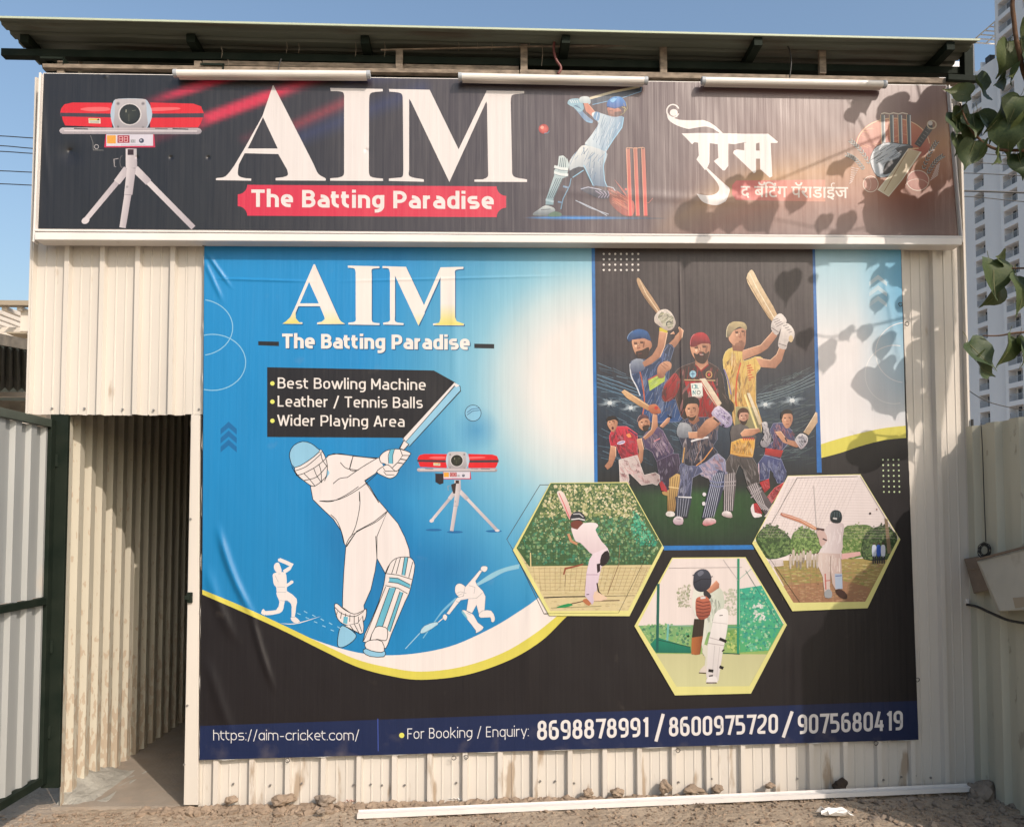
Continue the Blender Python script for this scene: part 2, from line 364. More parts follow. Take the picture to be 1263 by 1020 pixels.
# ================================================================== shed
shed = empty('shed', (0, 0, 0), 'cream corrugated metal shed with open doorway at left and flat sheet roof', 'shed')
PITCH_R = .2035
def prof(u):
    """height of the sheet profile at distance u along one pitch (0..1)"""
    u %= 1.0
    pts = [(0,0),(.04,.03),(.17,.03),(.21,0),(.42,0),(.435,.0035),(.465,.0035),(.48,0),(.70,0),(.715,.0035),(.745,.0035),(.76,0),(1,0)]
    for (a, ya), (b, yb) in zip(pts, pts[1:]):
        if a <= u <= b: return ya + (yb-ya)*(u-a)/(b-a)
    return 0
BR = [0,.04,.17,.21,.42,.435,.465,.48,.70,.715,.745,.76]
def breaks(a, b, ph, pitch=PITCH_R):
    out = [a]; k = math.floor((a-ph)/pitch)-1
    while k*pitch+ph < b:
        for q in BR:
            x = ph+(k+q)*pitch
            if a+1e-4 < x < b-1e-4: out.append(x)
        k += 1
    return sorted(out)+[b]
def sheet_x(x0, x1, z0, z1, y, ph, m, parent, name='cladding_sheet', seed=0, jag=.004, rows=7, sgn=-1, slopex=0.0):
    """corrugated sheet in a plane y = const, ribs upright; z0/z1 may be functions of x"""
    R = random.Random(seed); X = breaks(x0, x1, ph); mb = MB()
    zf0 = z0 if callable(z0) else (lambda x: z0); zf1 = z1 if callable(z1) else (lambda x: z1)
    J = [R.uniform(-jag, jag) for _ in X]; a1, a2 = R.uniform(0, 6), R.uniform(0, 6)
    for r in range(rows+1):
        t = r/rows
        for i, x in enumerate(X):
            z = zf0(x)*(1-t)+zf1(x)*t + (J[i] if r == 0 else 0)
            yy = y + sgn*prof((x-ph)/PITCH_R) + .0022*math.sin(z*2.3+a1+x*3)*math.sin(x*5+a2)
            mb.v.append((x + slopex*(z-1.6), yy, z))
    n = len(X)
    for r in range(rows):
        for i in range(n-1):
            mb.f.append((r*n+i, r*n+i+1, (r+1)*n+i+1, (r+1)*n+i))
    return mb.build(name, m, parent)
XL, XR = U(41, 400).x, U(1189, 500).x
JL, JR = U(75, 700).x, U(243, 700).x
ZH = U(150, 512).z; ZT = U(600, 300).z
ph0 = U(263, 960).x
base = lambda x: gz(x, 0)-.02
topz = 4.2
# over the doorway
xa = XL
phL = U(88, 400).x-.21*PITCH_R
cuts = [XL, phL+3*PITCH_R*1.0+.1, U(249,700).x+.002]
for i, (a, b) in enumerate(zip(cuts, cuts[1:])):
    sheet_x(a+(.001 if i else 0), b, ZH+.004*i, topz, -.003*i, phL, M['clad'], shed, seed=i+1, jag=.003)
# main wall, sheets of one metre
x = U(249, 700).x+.003; i = 0; edges = [x]
while x < XR-.6: x = min(XR, ph0 + math.ceil((x+.85-ph0)/PITCH_R)*PITCH_R+.035); edges.append(x)
edges[-1] = XR
for i, (a, b) in enumerate(zip(edges, edges[1:])):
    sheet_x(a, b+(.012 if b < XR else 0), base, topz, -.0026*(i % 2), ph0, M['clad'], shed, seed=10+i, jag=.008)
# jamb trim right of the doorway, in front of the wall
mb = MB()
pa, pb, pc, pd = U(229,990), U(249,990), U(251,512), U(238,512)
for (q, y0, y1) in ((None, -.036, -.003),):
    mb.hexa([(pa.x,-.034,pa.z),(pb.x-.01,-.034,pb.z),(pb.x-.01,.03,pb.z),(pa.x,.03,pa.z),(pd.x,-.034,ZH),(pc.x-.01,-.034,ZH),(pc.x-.01,.03,ZH),(pd.x,.03,ZH)])
mb.build('door_jamb', M['clad'], shed, bevel=.003)
mb = MB(); mb.box(XL-.012, XL-.001, -.034, .02, ZH-.02, topz); mb.build('corner_trim', M['clad'], shed)
mb = MB(); mb.box(XR+.001, XR+.014, -.036, .02, gz(XR,0), topz); mb.build('corner_trim', M['clad'], shed)
# latch on the jamb
mb = MB(); p = U(238, 736); mb.box(p.x-.02, p.x+.012, -.05, -.036, p.z-.03, p.z+.03); mb.box(p.x-.03, p.x-.0, -.06, -.0505, p.z-.012, p.z+.014); mb.build('latch', M['dark'], shed, bevel=.003)
# screws
sc = MB(); R = random.Random(3)
def screw(x, z, y=-.034):
    sc.tube([(x, y+.004, z), (x, y-.004, z)], .0065, 6)
for px, py in [(65,504),(105,504),(152,505),(190,506),(246,505),(240,573)]: p = U(px, py); screw(p.x, p.z, -.008)
for px in range(266, 1185, 21):
    if R.random() < .62: p = U(px+R.uniform(-5,5), 968-(px-240)*.012+R.uniform(-2,3)); screw(p.x, p.z, -.009)
for px, py in [(238,640),(236,736),(234,868),(230,940)]: p = U(px, py); screw(p.x, p.z, -.037)
sc.build('screws', M['screw'], shed, kind='stuff')
# side walls and back (interior)
def sheet_y(y0, y1, z0, z1, x, m, parent, sgn=1, name='cladding_sheet', seed=0, pitch=.148, h=.034, rows=3, ph=0):
    mb = MB(); R = random.Random(seed); Y = []; k = math.floor((y0-ph)/pitch)-1
    PR = [(0,0),(.12,1),(.5,1),(.62,0)]
    pts = []
    while k*pitch+ph < y1+pitch:
        for q, hh in PR: pts.append((ph+(k+q)*pitch, hh))
        k += 1
    def H(y):
        for (a, ha), (b, hb) in zip(pts, pts[1:]):
            if a <= y <= b: return ha+(hb-ha)*(y-a)/(b-a)
        return 0
    Y = sorted([y0]+[a for a, _ in pts if y0 < a < y1]+[y1]); n = len(Y)
    J = [R.uniform(-.004,.004) for _ in Y]
    for r in range(rows+1):
        t = r/rows
        for i, y in enumerate(Y):
            za = z0(y) if callable(z0) else z0; zb = z1(y) if callable(z1) else z1
            mb.v.append((x+sgn*h*H(y), y, za*(1-t)+zb*t+(J[i] if r == 0 else 0)))
    for r in range(rows):
        for i in range(n-1): mb.f.append((r*n+i, r*n+i+1, (r+1)*n+i+1, (r+1)*n+i))
    return mb.build(name, m, parent)
XI = UX(78, 700, -1).x and U(78, 700).x - .034
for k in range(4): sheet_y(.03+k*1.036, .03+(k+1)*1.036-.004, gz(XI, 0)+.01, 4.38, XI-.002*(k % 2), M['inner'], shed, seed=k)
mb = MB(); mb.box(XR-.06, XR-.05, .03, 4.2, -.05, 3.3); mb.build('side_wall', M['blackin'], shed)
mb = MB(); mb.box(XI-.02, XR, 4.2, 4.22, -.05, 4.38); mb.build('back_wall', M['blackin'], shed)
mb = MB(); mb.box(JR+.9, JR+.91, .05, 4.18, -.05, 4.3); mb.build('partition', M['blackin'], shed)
mb = MB(); mb.box(XI-.01, XR-.07, .02, 4.19, -.3, gz(-2.3,0)+.018); mb.build('floor_slab', M['concrete'], shed)
mb = MB()
Rc = random.Random(4)
for j in range(9):
    for i in range(13):
        mb.v.append((XI+.0+i*.024, +.03+j*.09, gz(XI,0)+.012+(.10*max(0,1-i/8)*max(0,1-abs(j-4)/5)+Rc.uniform(0,.012))*(1 if 0<j<8 and i<12 else -.4)))
for j in range(8):
    for i in range(12): mb.f.append((j*13+i, j*13+i+1, (j+1)*13+i+1, (j+1)*13+i))
mb.build('cement_footing', M['cement'], shed)
# roof
ZR = 4.45
def roofz(y): return ZR - .02*(y+.2)
def roof_sheet(x0, x1, y0, y1, dz, seed):
    R = random.Random(seed); mb = MB(); pitch = .088; P = [(0,0),(.18,0),(.26,1),(.52,1),(.60,0)]
    ys_ = []; k = math.floor(y0/pitch)-1
    while k*pitch < y1+pitch:
        for q, h in P: ys_.append(((k+q)*pitch, h))
        k += 1
    def H(y):
        for (a, ha), (b, hb) in zip(ys_, ys_[1:]):
            if a <= y <= b: return ha+(hb-ha)*(y-a)/max(1e-9, b-a)
        return 0
    Y = sorted([y0]+[a for a, _ in ys_ if y0 < a < y1]+[y1]); nX = 24
    for y in Y:
        for i in range(nX+1):
            x = x0+(x1-x0)*i/nX
            mb.v.append((x, y+(.006*math.sin(x*9+seed) if y == y0 and seed < 3 else 0), roofz(y)+.014*H(y)+dz+.003*math.sin(x*2.1+seed)+.002*math.sin(x*11)))
    n = nX+1
    for j in range(len(Y)-1):
        for i in range(nX): mb.f.append((j*n+i, j*n+i+1, (j+1)*n+i+1, (j+1)*n+i))
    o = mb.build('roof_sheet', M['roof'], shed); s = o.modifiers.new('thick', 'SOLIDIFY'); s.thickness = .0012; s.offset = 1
x0r, x1r = U(-8, 20, -.2).x, U(1207, 23, -.2).x
seed = 0
for yk in range(4):
    xm = x0r+(x1r-x0r)*(.5 if yk % 2 else .38)
    for a, b in ((x0r, xm), (xm-.03, x1r)):
        seed += 1
        y0 = -.2+yk*1.1; roof_sheet(a+(.02*(yk % 2)), b, y0-(.03 if yk else 0), y0+1.1, .002+.0025*(seed % 2)+.003*(yk % 2), seed)
mb = MB(); mb.box(x0r, x1r, -.209, -.2015, ZR-.004, ZR+.007); mb.build('roof_edge_strip', mat('pale_green_edge', (.42,.48,.36), .6), shed)
for i, (px, py, ye) in enumerate([(30,43,-.06),(235,41,-.10),(450,38,-.12),(698,32,-.17),(935,29,-.19),(1172,27,-.19)]):
    x = U(px, py, ye).x
    mb = MB(); mb.bar((x, ye, roofz(ye)-.028), (x, 4.1, roofz(4.1)-.028), .05, .05); mb.build('rafter', M['dark'], shed, bevel=.002)
pl, pr = U(4, 66), U(1196, 48)
mb = MB(); mb.bar((pl.x, .0, ZR-.095), (pr.x, .0, ZR-.080), .05, .045); mb.build('purlin', M['dark'], shed, bevel=.003)
for yk in (1.4, 2.8):
    mb = MB(); mb.bar((pl.x+.1, yk, ZR-.14), (pr.x, yk, ZR-.14), .06, .06); mb.build('purlin', M['dark'], shed, bevel=.003)

# ================================================================== sign board
SY = -.10
sign = empty('sign_board', (0, SY, 3.7), 'long dark printed sign board across the top of the shed front', 'sign board')
TL, TR, BL, BRr = U(53,90,SY), U(1168,105,SY), U(46,283,SY), U(1183,291,SY)
mb = MB(); mb.hexa([BL+Vector((0,.002,0)), BRr+Vector((0,.002,0)), BRr+Vector((0,.03,0)), BL+Vector((0,.03,0)), TL+Vector((0,.002,0)), TR+Vector((0,.002,0)), TR+Vector((0,.03,0)), TL+Vector((0,.03,0))])
mb.build('back_panel', M['white'], sign)
def strip(a, b, w, y0, y1, m, name, parent, bevel=.002):
    a, b = Vector(a), Vector(b); d = (b-a).normalized(); n = Vector((-d.z, 0, d.x))*w/2; mb = MB()
    q = [a-n, b-n, b+n, a+n]
    mb.hexa([Vector((p.x, y1, p.z)) for p in (q[0], q[1])]+[Vector((p.x, y1, p.z)) for p in (q[2], q[3])]+[Vector((p.x, y0, p.z)) for p in q])
    return mb.build(name, m, parent, bevel=bevel)
strip(U(51.5,92,SY), U(43.5,300,SY), .012, SY-.02, SY+.03, M['white'], 'frame_edge', sign)
strip(U(1169,107,SY), U(1185.5,300,SY), .008, SY-.018, SY+.03, M['white'], 'frame_edge', sign)
strip(U(44,285,SY-.01), U(1186,293,SY-.01), .010, SY-.022, SY+.03, M['white'], 'frame_edge', sign)
strip(U(43,291.5,SY-.03), U(1186,298,SY-.03), .044, SY-.034, SY+.07, M['white'], 'bottom_frame', sign, .004)
# carrying frame above the board
fr = sign
strip(U(55,84,-.05), U(640,92,-.05), .024, -.075, -.035, M['rust'], 'top_rail', fr)
strip(U(641,92.2,-.05), U(1199,103,-.05), .034, -.075, -.035, M['rust'], 'top_rail', fr)
strip(U(250,78,-.03), U(640,85,-.03), .028, -.033, -.031, M['rust'], 'plank', fr)
for px, y0_ in ((78,80),(246,72),(493,64),(646,58),(817,58),(1012,55)):
    a, b = U(px, y0_, -.03), U(px, 94, -.03)
    mb = MB(); mb.box(a.x-.021, a.x+.021, -.060, -.034, b.z, a.z if px > 300 else b.z+.075); mb.build('post', M['rust'], fr, bevel=.002)
strip(U(1191,52,-.03), U(1192,108,-.03), .055, -.06, -.005, M['dark'], 'end_post', fr)
strip(U(1010,60,-.02), U(1188,61,-.02), .026, -.078, -.062, M['rust'], 'upper_rail', fr)
strip(U(1160,104,-.02), U(1200,106,-.02), .035, -.105, -.076, M['dark'], 'end_rail', fr)
strip(U(640,60,-.04), U(1010,55,-.04), .008, -.062, -.05, M['rust'], 'batten', fr)
strip(U(470,64,-.04), U(639,60,-.04), .007, -.062, -.05, M['rust'], 'batten', fr)
def bracket(px, py):
    p = U(px, py, -.08); mb = MB(); mb.box(p.x-.07, p.x+.07, -.085, -.079, p.z-.006, p.z+.006); mb.box(p.x+.06, p.x+.066, -.085, -.03, p.z-.03, p.z+.004); mb.build('bracket', M['dark'], sign)
bracket(65, 72); bracket(262, 80)

# three lamp battens
for k, (a, b, lab) in enumerate([((215,91),(456,92.5),'leftmost white lamp tube above the big letter A'),((566,95),(798,100),'middle white lamp tube above the painted batsman'),((866,100),(1092,104.5),'rightmost white lamp tube above the Hindi lettering')]):
    P, Q = U(*a, -.15), U(*b, -.15)
    t = empty('lamp_tube', (P+Q)/2, lab, 'tube light', 'tube lights along the top of the sign')
    mb = MB(); mb.tube([P, Q], .0215, 16); mb.build('diffuser', M['tube'], t, smooth=False)
    d = (Q-P).normalized()
    for e, s in ((P, 1), (Q, -1)):
        mb = MB(); mb.tube([e-d*s*.004, e+d*s*.018], .0232, 16); mb.build('end_cap', M['rail'], t, bevel=.001)
    mb = MB(); mb.bar(P+Vector((.02,.024,-.004)), Q+Vector((-.02,.024,-.004)), .02, .03); mb.build('backing_strip', M['white'], t)
    for f in (.2, .8):
        c = P.lerp(Q, f); mb = MB(); mb.box(c.x-.01, c.x+.01, c.y+.02, -.076, c.z+.008, c.z+.022); mb.build('bracket', M['dark'], t)

# wires under the roof
def wirething(pts, r, m, label, name='hanging_wire', cat='wire', grp=None):
    pts = [Vector(p) for p in pts]; out = []
    for i in range(len(pts)-1):
        p0, p1, p2, p3 = pts[max(i-1,0)], pts[i], pts[i+1], pts[min(i+2, len(pts)-1)]
        for k in range(5):
            t = k/5; out.append(.5*((2*p1)+(-p0+p2)*t+(2*p0-5*p1+4*p2-p3)*t*t+(-p0+3*p1-3*p2+p3)*t**3))
    out.append(pts[-1]); mb = MB(); mb.tube(out, r, 6); return mb.build(name, m, smooth=True, loc=pts[0], label=label, cat=cat, group=grp)
wirething([U(684,50,-.09),U(683,62,-.09),U(686,74,-.1),U(692,84,-.1),U(688,92,-.1)], .008, M['redwire'], 'twisted red brown wire hanging above the middle lamp tube')
wirething([U(962,48,-.09),U(972,58,-.1),U(976,74,-.1),U(974,96,-.1)], .004, M['wire'], 'black wire looping down above the rightmost lamp tube')
wirething([U(745,50,-.07),U(800,55,-.08),U(870,52,-.08),U(962,47,-.08),U(1060,50,-.07)], .004, M['wire'], 'black cable sagging along the roof edge from the middle to the right')
wirething([U(343,95,-.1),U(344,82,-.09),U(347,73,-.09)], .004, M['wire'], 'short black wire rising behind the leftmost lamp tube')
for i, (px, a, b) in enumerate(((273,58,72),(281,74,82),(353,52,66),(368,54,66),(438,52,70),(474,52,70),(565,50,64),(588,50,62),(606,50,64),(652,50,60),(668,50,82),(718,48,60),(866,46,58))):
    wirething([U(px,a,-.06),U(px+1.2,(a+b)/2,-.065),U(px,b,-.06)], .0014, M['rust'], 'short thin tie wire hanging under the front edge of the roof', 'tie_wire', 'wire', 'tie wires under the roof edge')

# ================================================================== banner carrier
BY = -.040
banner = empty('banner', (0, BY, 1.9), 'large printed vinyl banner stretched over the shed wall', 'banner')

# ================================================================== gate
XG = U(64, 700).x
gate = empty('gate', (XG, -.02, 0), 'grey corrugated metal gate in a black frame, swung open at left', 'gate')
def gp(px, py): return UX(px, py, XG)
zt = lambda y: gp(70, 521).z
gtop, gmid, gbot = gp(60, 521).z, gp(60, 740).z, gp(60, 955).z
y1g, y0g = -.03, -1.15
mb = MB(); mb.box(XG-.02, XG+.02, y1g-.05, y1g, gbot-.03, gtop+.02); mb.build('stile', M['dark'], gate, bevel=.002)
mb = MB(); mb.box(U(57,700,-.03).x, U(79,700,-.03).x, y1g+.002, y1g+.028, gbot-.06, ZH-.001); mb.build('hinge_post', M['dark'], gate, bevel=.002)
mb = MB(); mb.box(XG-.02, XG+.02, y0g, y1g-.052, gtop-.028, gtop+.018); mb.build('top_rail', mat('faded_green_rail', (.06,.075,.06), .5, var=.3, vscale=8), gate, bevel=.002)
mb = MB(); mb.box(XG-.02, XG+.02, y0g, y1g-.052, gmid-.02, gmid+.02); mb.build('middle_rail', M['dark'], gate, bevel=.002)
mb = MB(); mb.box(XG-.02, XG+.02, y0g, y1g-.052, gbot-.03, gbot+.015); mb.build('bottom_rail', M['dark'], gate, bevel=.002)
mb = MB(); mb.box(XG-.02, XG+.02, y0g-.05, y0g-.002, gbot-.03, gtop+.02); mb.build('stile', M['dark'], gate, bevel=.002)
sheet_y(y0g+.005, y1g-.055, gbot+.017, gmid-.022, XG-.022, M['galv'], gate, sgn=1, name='gate_sheet', seed=2, pitch=.15, h=.022, ph=.03)
sheet_y(y0g+.005, y1g-.055, gmid+.022, gtop-.03, XG-.022, M['galv'], gate, sgn=1, name='gate_sheet', seed=3, pitch=.15, h=.022, ph=.03)
for z in (gbot+.22, gmid-.3, gtop-.25):
    mb = MB(); mb.tube([(XG+.024, y1g+.0, z), (XG+.024, y1g+.0, z+.07)], .011, 10); mb.build('hinge', M['dark'], gate)

# ================================================================== fence at right
XF = XR+.03
fence = empty('fence', (XF, -.7, 0), 'cream corrugated metal fence running forward from the right end of the shed', 'fence')
FZ = U(1190, 527).z
def ftop(k): return FZ + (.0, .012, .004, .010)[k]
yy = -.01
for k in range(2):
    ln = .76
    sheet_y(yy-ln, yy-.003, gz(XF,-.5)-.02, ftop(k), XF+.003*(k % 2), M['fence'], fence, sgn=-1, name='fence_sheet', seed=20+k, pitch=.21, h=.03, ph=-.1)
    yy -= ln
mb = MB(); mb.box(XF+.01, XF+.05, -1.50, -.02, FZ-.35, FZ-.31); mb.build('back_rail', M['dark'], fence)
mb = MB(); mb.box(XF+.01, XF+.05, -1.50, -.02, .4, .44); mb.build('back_rail', M['dark'], fence)
mb = MB(); mb.box(XF+.01, XF+.06, -1.54, -1.501, 0, FZ-.05); mb.build('post', M['dark'], fence)
mb = MB(); mb.tube([(XR+.02, -.045, gz(XR,0)), (XR+.018, -.045, 1.0), (XR+.02,-.045,2.2)], .008, 6); mb.build('corner_gap_seal', M['wire'], fence)

# electrical enclosure on the fence
def fx(px, py, dx): return UX(px, py, XF-dx)
eb = empty('cable_enclosure', fx(1230, 715, .1), 'tilted dusty white enclosure box hung on the fence', 'enclosure')
def prism(q0, q1, name, m, parent, bevel=.004):
    mb = MB(); n = len(q0); mb.v = [tuple(p) for p in q0]+[tuple(p) for p in q1]
    mb.f = [tuple(range(n)), tuple(reversed(range(n, 2*n)))]+[(i, i+n, (i+1)%n+n, (i+1)%n) for i in range(n)]
    o = mb.build(name, m, parent)
    bm = bmesh.new(); bm.from_mesh(o.data); bmesh.ops.recalc_face_normals(bm, faces=bm.faces); bm.to_mesh(o.data); bm.free()
    if bevel: b = o.modifiers.new('b','BEVEL'); b.width = bevel; b.segments = 2
    return o
fpts = [(1207,692),(1285,672),(1300,750),(1233,754)]
prism([fx(*p, .16) for p in fpts], [fx(*p, .05) for p in [(1204,692),(1280,672),(1295,750),(1230,754)]], 'case', M['box'], eb, .006)
prism([fx(*p, .164) for p in [(1249,737),(1263,736),(1264,748),(1252,750)]], [fx(*p, .162) for p in [(1249,737),(1263,736),(1264,748),(1252,750)]], 'cover_plate', M['tan'], eb, 0)
mb = MB(); mb.bar(fx(1206,690,.165), fx(1286,669,.165), .02, .01); mb.build('top_lip', M['brownbox'], eb)
jb = empty('junction_box', fx(1200, 710, .06), 'small brown box between the white enclosure and the shed wall', 'box')
prism([fx(*p, .075) for p in [(1189,689),(1207,686),(1222,727),(1201,732)]], [fx(*p, .032) for p in [(1189,689),(1207,686),(1222,727),(1201,732)]], 'case', M['brownbox'], jb, .004)
mb = MB(); mb.bar(fx(1193,702,.078), fx(1213,700,.078), .006, .006); mb.build('strap', M['rust'], jb)
wirething([fx(1190,745,.045), fx(1205,748,.05), fx(1225,757,.07), fx(1245,765,.09), fx(1275,770,.12)], .008, M['wire'], 'thick black cable drooping along the fence under the white enclosure', 'cable', 'cable')
wirething([fx(1210,522,.035), fx(1212,560,.037), fx(1214,620,.037), fx(1216,668,.04)], .0028, M['wire'], 'thin dark wire running down the fence to the coil', 'cable', 'cable')
cpts = []
for i in range(46):
    a = i*.9; cpts.append(fx(1214+6.5*math.cos(a)*(1-.3*math.sin(i*.37)), 676+8*math.sin(a)+i*.12, .05+.012*math.sin(i*1.1)))
wirething(cpts, .0025, M['wire'], 'tangled coil of thin wire above the brown box', 'wire_coil', 'wire')
mb = MB(); p = fx(1192,741,.045); mb.box(p.x-.008,p.x+.004,p.y-.02,p.y+.02,p.z-.012,p.z+.012); mb.build('cable_clip', M['plastic'], fence)

# ================================================================== far background
def tower(name, px_r, dist, cols, label, zb=-6, rows=22, top=None, fh=3.05, ddx=-.075, n=None, first=2.0, off=0):
    """apartment block whose long face recedes from us. cols: list of (kind, width)"""
    o = empty(name, (0,0,0), label, 'apartment block')
    P = UD(px_r, 600, dist); d = Vector((ddx, 1, 0)).normalized(); nrm = Vector((-d.y, d.x, 0))   # outward, to the left
    o.location = (P.x, P.y, 0)
    W = MB(); G = {}
    def pt(u, w, z): q = P + d*u + nrm*w; return Vector((q.x, q.y, z))
    def bx(mb, u0, u1, w0, w1, z0, z1):
        mb.hexa([pt(u0,w0,z0), pt(u1,w0,z0), pt(u1,w1,z0), pt(u0,w1,z0), pt(u0,w0,z1), pt(u1,w0,z1), pt(u1,w1,z1), pt(u0,w1,z1)])
    u = 0.0; ztop = zb+rows*fh+1.2
    shared = {}
    for kind, w in cols:
        if kind == 'wall': bx(W, u, u+w, -8, 0, zb, ztop)
        elif kind == 'round':
            n = 8
            for i in range(n):
                a0, a1 = math.pi*.5*i/n, math.pi*.5*(i+1)/n
                u0, u1 = u+w*math.sin(a0) if 0 else u+w*i/n, u+w*(i+1)/n
                h0 = 1.1*math.sqrt(max(0, 1-((i/n)-1)**2)); h1 = 1.1*math.sqrt(max(0, 1-(((i+1)/n)-1)**2))
                W.hexa([pt(u0,-8,zb), pt(u1,-8,zb), pt(u1,h1-1.1,zb), pt(u0,h0-1.1,zb), pt(u0,-8,ztop-1), pt(u1,-8,ztop-1), pt(u1,h1-1.1,ztop-1), pt(u0,h0-1.1,ztop-1)])
        elif kind == 'gap': pass
        elif kind == 'pipe': bx(W, u, u+w, -8, -.6, zb, ztop); mb = MB(); bx(mb, u+w*.3, u+w*.7, -.55, -.3, zb, ztop-1); mb.build('drain_pipe', M['rail'], o)
        else:
            dep = 1.4 if kind == 'balcony' else .35
            lo, hi = (.12, 2.35) if kind == 'balcony' else (.95, 2.35)
            bx(W, u, u+w, -8, -dep, zb, ztop)
            for r in range(rows):
                z = zb+r*fh
                bx(W, u, u+w, -dep+.001, .001, z+hi, z+fh+lo-.0)
                # opening r
                key = (kind, round(u, 2))
                if key not in shared:
                    mb = MB(); 
                    if kind == 'balcony':
                        bx(mb, u+w*.25, u+w*.85, -dep+.02, -dep+.08, z+lo+.05, z+hi-.15)
                    else:
                        bx(mb, u+.06, u+w-.06, -dep+.02, -dep+.08, z+lo+.05, z+hi-.05)
                    q = mb.build('window', M['glass'], o); fm = MB()
                    uu0, uu1 = (u+w*.25, u+w*.85) if kind == 'balcony' else (u+.06, u+w-.06)
                    for uu in (uu0, (uu0+uu1)/2, uu1): bx(fm, uu-.05, uu+.05, -dep+.081, -dep+.13, z+lo+.05, z+hi-.1)
                    f = fm.build('frame', M['towerw'], q); f.location = (0,0,0)
                    f.location = -pworld(q)
                    rl = None
                    if kind == 'balcony':
                        rm = MB(); bx(rm, u+.02, u+w-.02, -.12, -.08, z+lo+1.0, z+lo+1.08)
                        k = 0
                        while k < 14: bx(rm, u+.05+(w-.1)*k/13-.02, u+.05+(w-.1)*k/13+.02, -.12, -.08, z+lo, z+lo+1.0); k += 1
                        rl = rm.build('balcony_railing', M['rail'], o)
                    shared[key] = (q, f, rl, z)
                else:
                    q, f, rl, z00 = shared[key]
                    q2 = q.copy(); COL.objects.link(q2); q2.parent = o; q2.location = q.location + Vector((0,0,z-z00))
                    f2 = f.copy(); COL.objects.link(f2); f2.parent = q2
                    if rl: r2 = rl.copy(); COL.objects.link(r2); r2.parent = o; r2.location = rl.location + Vector((0,0,z-z00))
        u += w
    bx(W, 0, u, -8, -7.9, zb, ztop)
    wl = W.build('wall', M['towerw'], o)
    return o, pt, bx, u, ztop
SUBX = -.073
tB, ptB, bxB, uB, ztB = tower('apartment_block', 1246, 138, [('round',4.1),('wall',.3),('balcony',2.6),('wall',3.1),('window',.9),('wall',2.3)],
    'pale apartment block with a rounded corner, behind the right end of the shed', rows=27, zb=0, ddx=SUBX)
tC, ptC, bxC, uC, ztC = tower('apartment_block', 1298, 128, [('wall',2.0),('window',1.2),('wall',2.4),('balcony',3.3),('wall',.7),('pipe',.4)],
    'nearest tall apartment block with deep balconies at the right edge of the photo', rows=31, zb=0, ddx=SUBX)
# curved balcony stack of the block further back
tD = empty('apartment_block', UD(1180, 600, 156), 'farthest apartment block, a strip of curved balconies beside the shed corner', 'apartment block')
P0 = UD(1180, 600, 156)
mb = MB()
for s_ in range(10):
    pass
xa_, xb_ = UD(1120,600,156).x, UD(1207,600,156).x
mb.box(xa_, xb_, P0.y+1.5, P0.y+9, -2, UD(1150,56,156).z); mb.build('wall', M['towerw'], tD)
first = None
for r in range(26):
    z = -1+r*3.05
    if first is None:
        sl = MB(); n = 10; cx = UD(1181.5,600,156).x; wr = 1.5
        ring = [(cx+wr*math.cos(math.pi+math.pi*i/n), P0.y+1.499+1.6*math.sin(math.pi+math.pi*i/n)) for i in range(n+1)]
        b0 = len(sl.v)
        for zz in (z, z+.95):
            sl.v += [(p[0], p[1], zz) for p in ring]
        for i in range(n): sl.f.append((i, i+1, n+1+i+1, n+1+i))
        sl.f.append(tuple(range(n+1))); sl.f.append(tuple(reversed(range(n+1, 2*n+2))))
        first = sl.build('balcony', M['towers'], tD)
        w_ = MB(); w_.box(cx-.9, cx+.9, P0.y+1.40, P0.y+1.46, z+1.0, z+2.5); win = w_.build('window', M['glass'], tD)
    else:
        for src in (first, win):
            c_ = src.copy(); COL.objects.link(c_); c_.parent = tD; c_.location = src.location+Vector((0,0,r*3.37))
# terrace pergola on the farther roof between the two blocks
pg = MB()
q0 = ptB(2, -.5, ztB)
for k in range(6): bxB(pg, .5+k*1.2, .62+k*1.2, -6, 0, ztB+5.0, ztB+5.2)
for k in range(3): bxB(pg, .5, 7, -6+k*2.9, -5.85+k*2.9, ztB+5.2, ztB+5.4)
for uu in (.5, 6.4): bxB(pg, uu, uu+.3, -.4, -.1, ztB-.9, ztB+5.0)
pgo = pg.build('roof_pergola', M['cream'], tB); pgo.location = -pworld(tB)
tk = MB(); bxB(tk, 3, 4.2, -1.8, -.8, ztB-.9, ztB+.8); tko = tk.build('water_tank', M['wire'], tB); tko.location = -pworld(tB)

# power lines
def power(pts, label, grp, r=.012):
    wirething(pts, r, M['wire'], label, 'power_line', 'power line', grp)
for k, (ya, yb) in enumerate(((168,171),(180,184),(187,190),(211,213),(227,229))):
    LW = ['topmost','second from the top','middle','fourth from the top','lowest'][k]
    power([UD(-60, ya-1, 12), UD(0, ya, 12), UD(60, yb+.5, 12), UD(200, yb+4, 12)], LW+' of the five thin power lines left of the sign', 'power lines left of the sign', .007)
for k, (ya, yb, rr) in enumerate(((189,194,.006),(201,204,.006),(214,217,.006),(236,238,.012),(243,249,.006))):
    LW = ['topmost','second from the top','middle','thick fourth','lowest'][k]
    power([UD(1150, ya-1, 11), UD(1200, ya, 11), UD(1263, yb, 11), UD(1330, yb+2, 11)], LW+' of the five power lines in front of the apartment blocks', 'power lines at the right', rr)
power([UD(1180, 470, 9), UD(1215, 494, 9), UD(1263, 506, 9), UD(1300,512,9)], 'lowest thin wire sloping down over the fence top', None, .005)

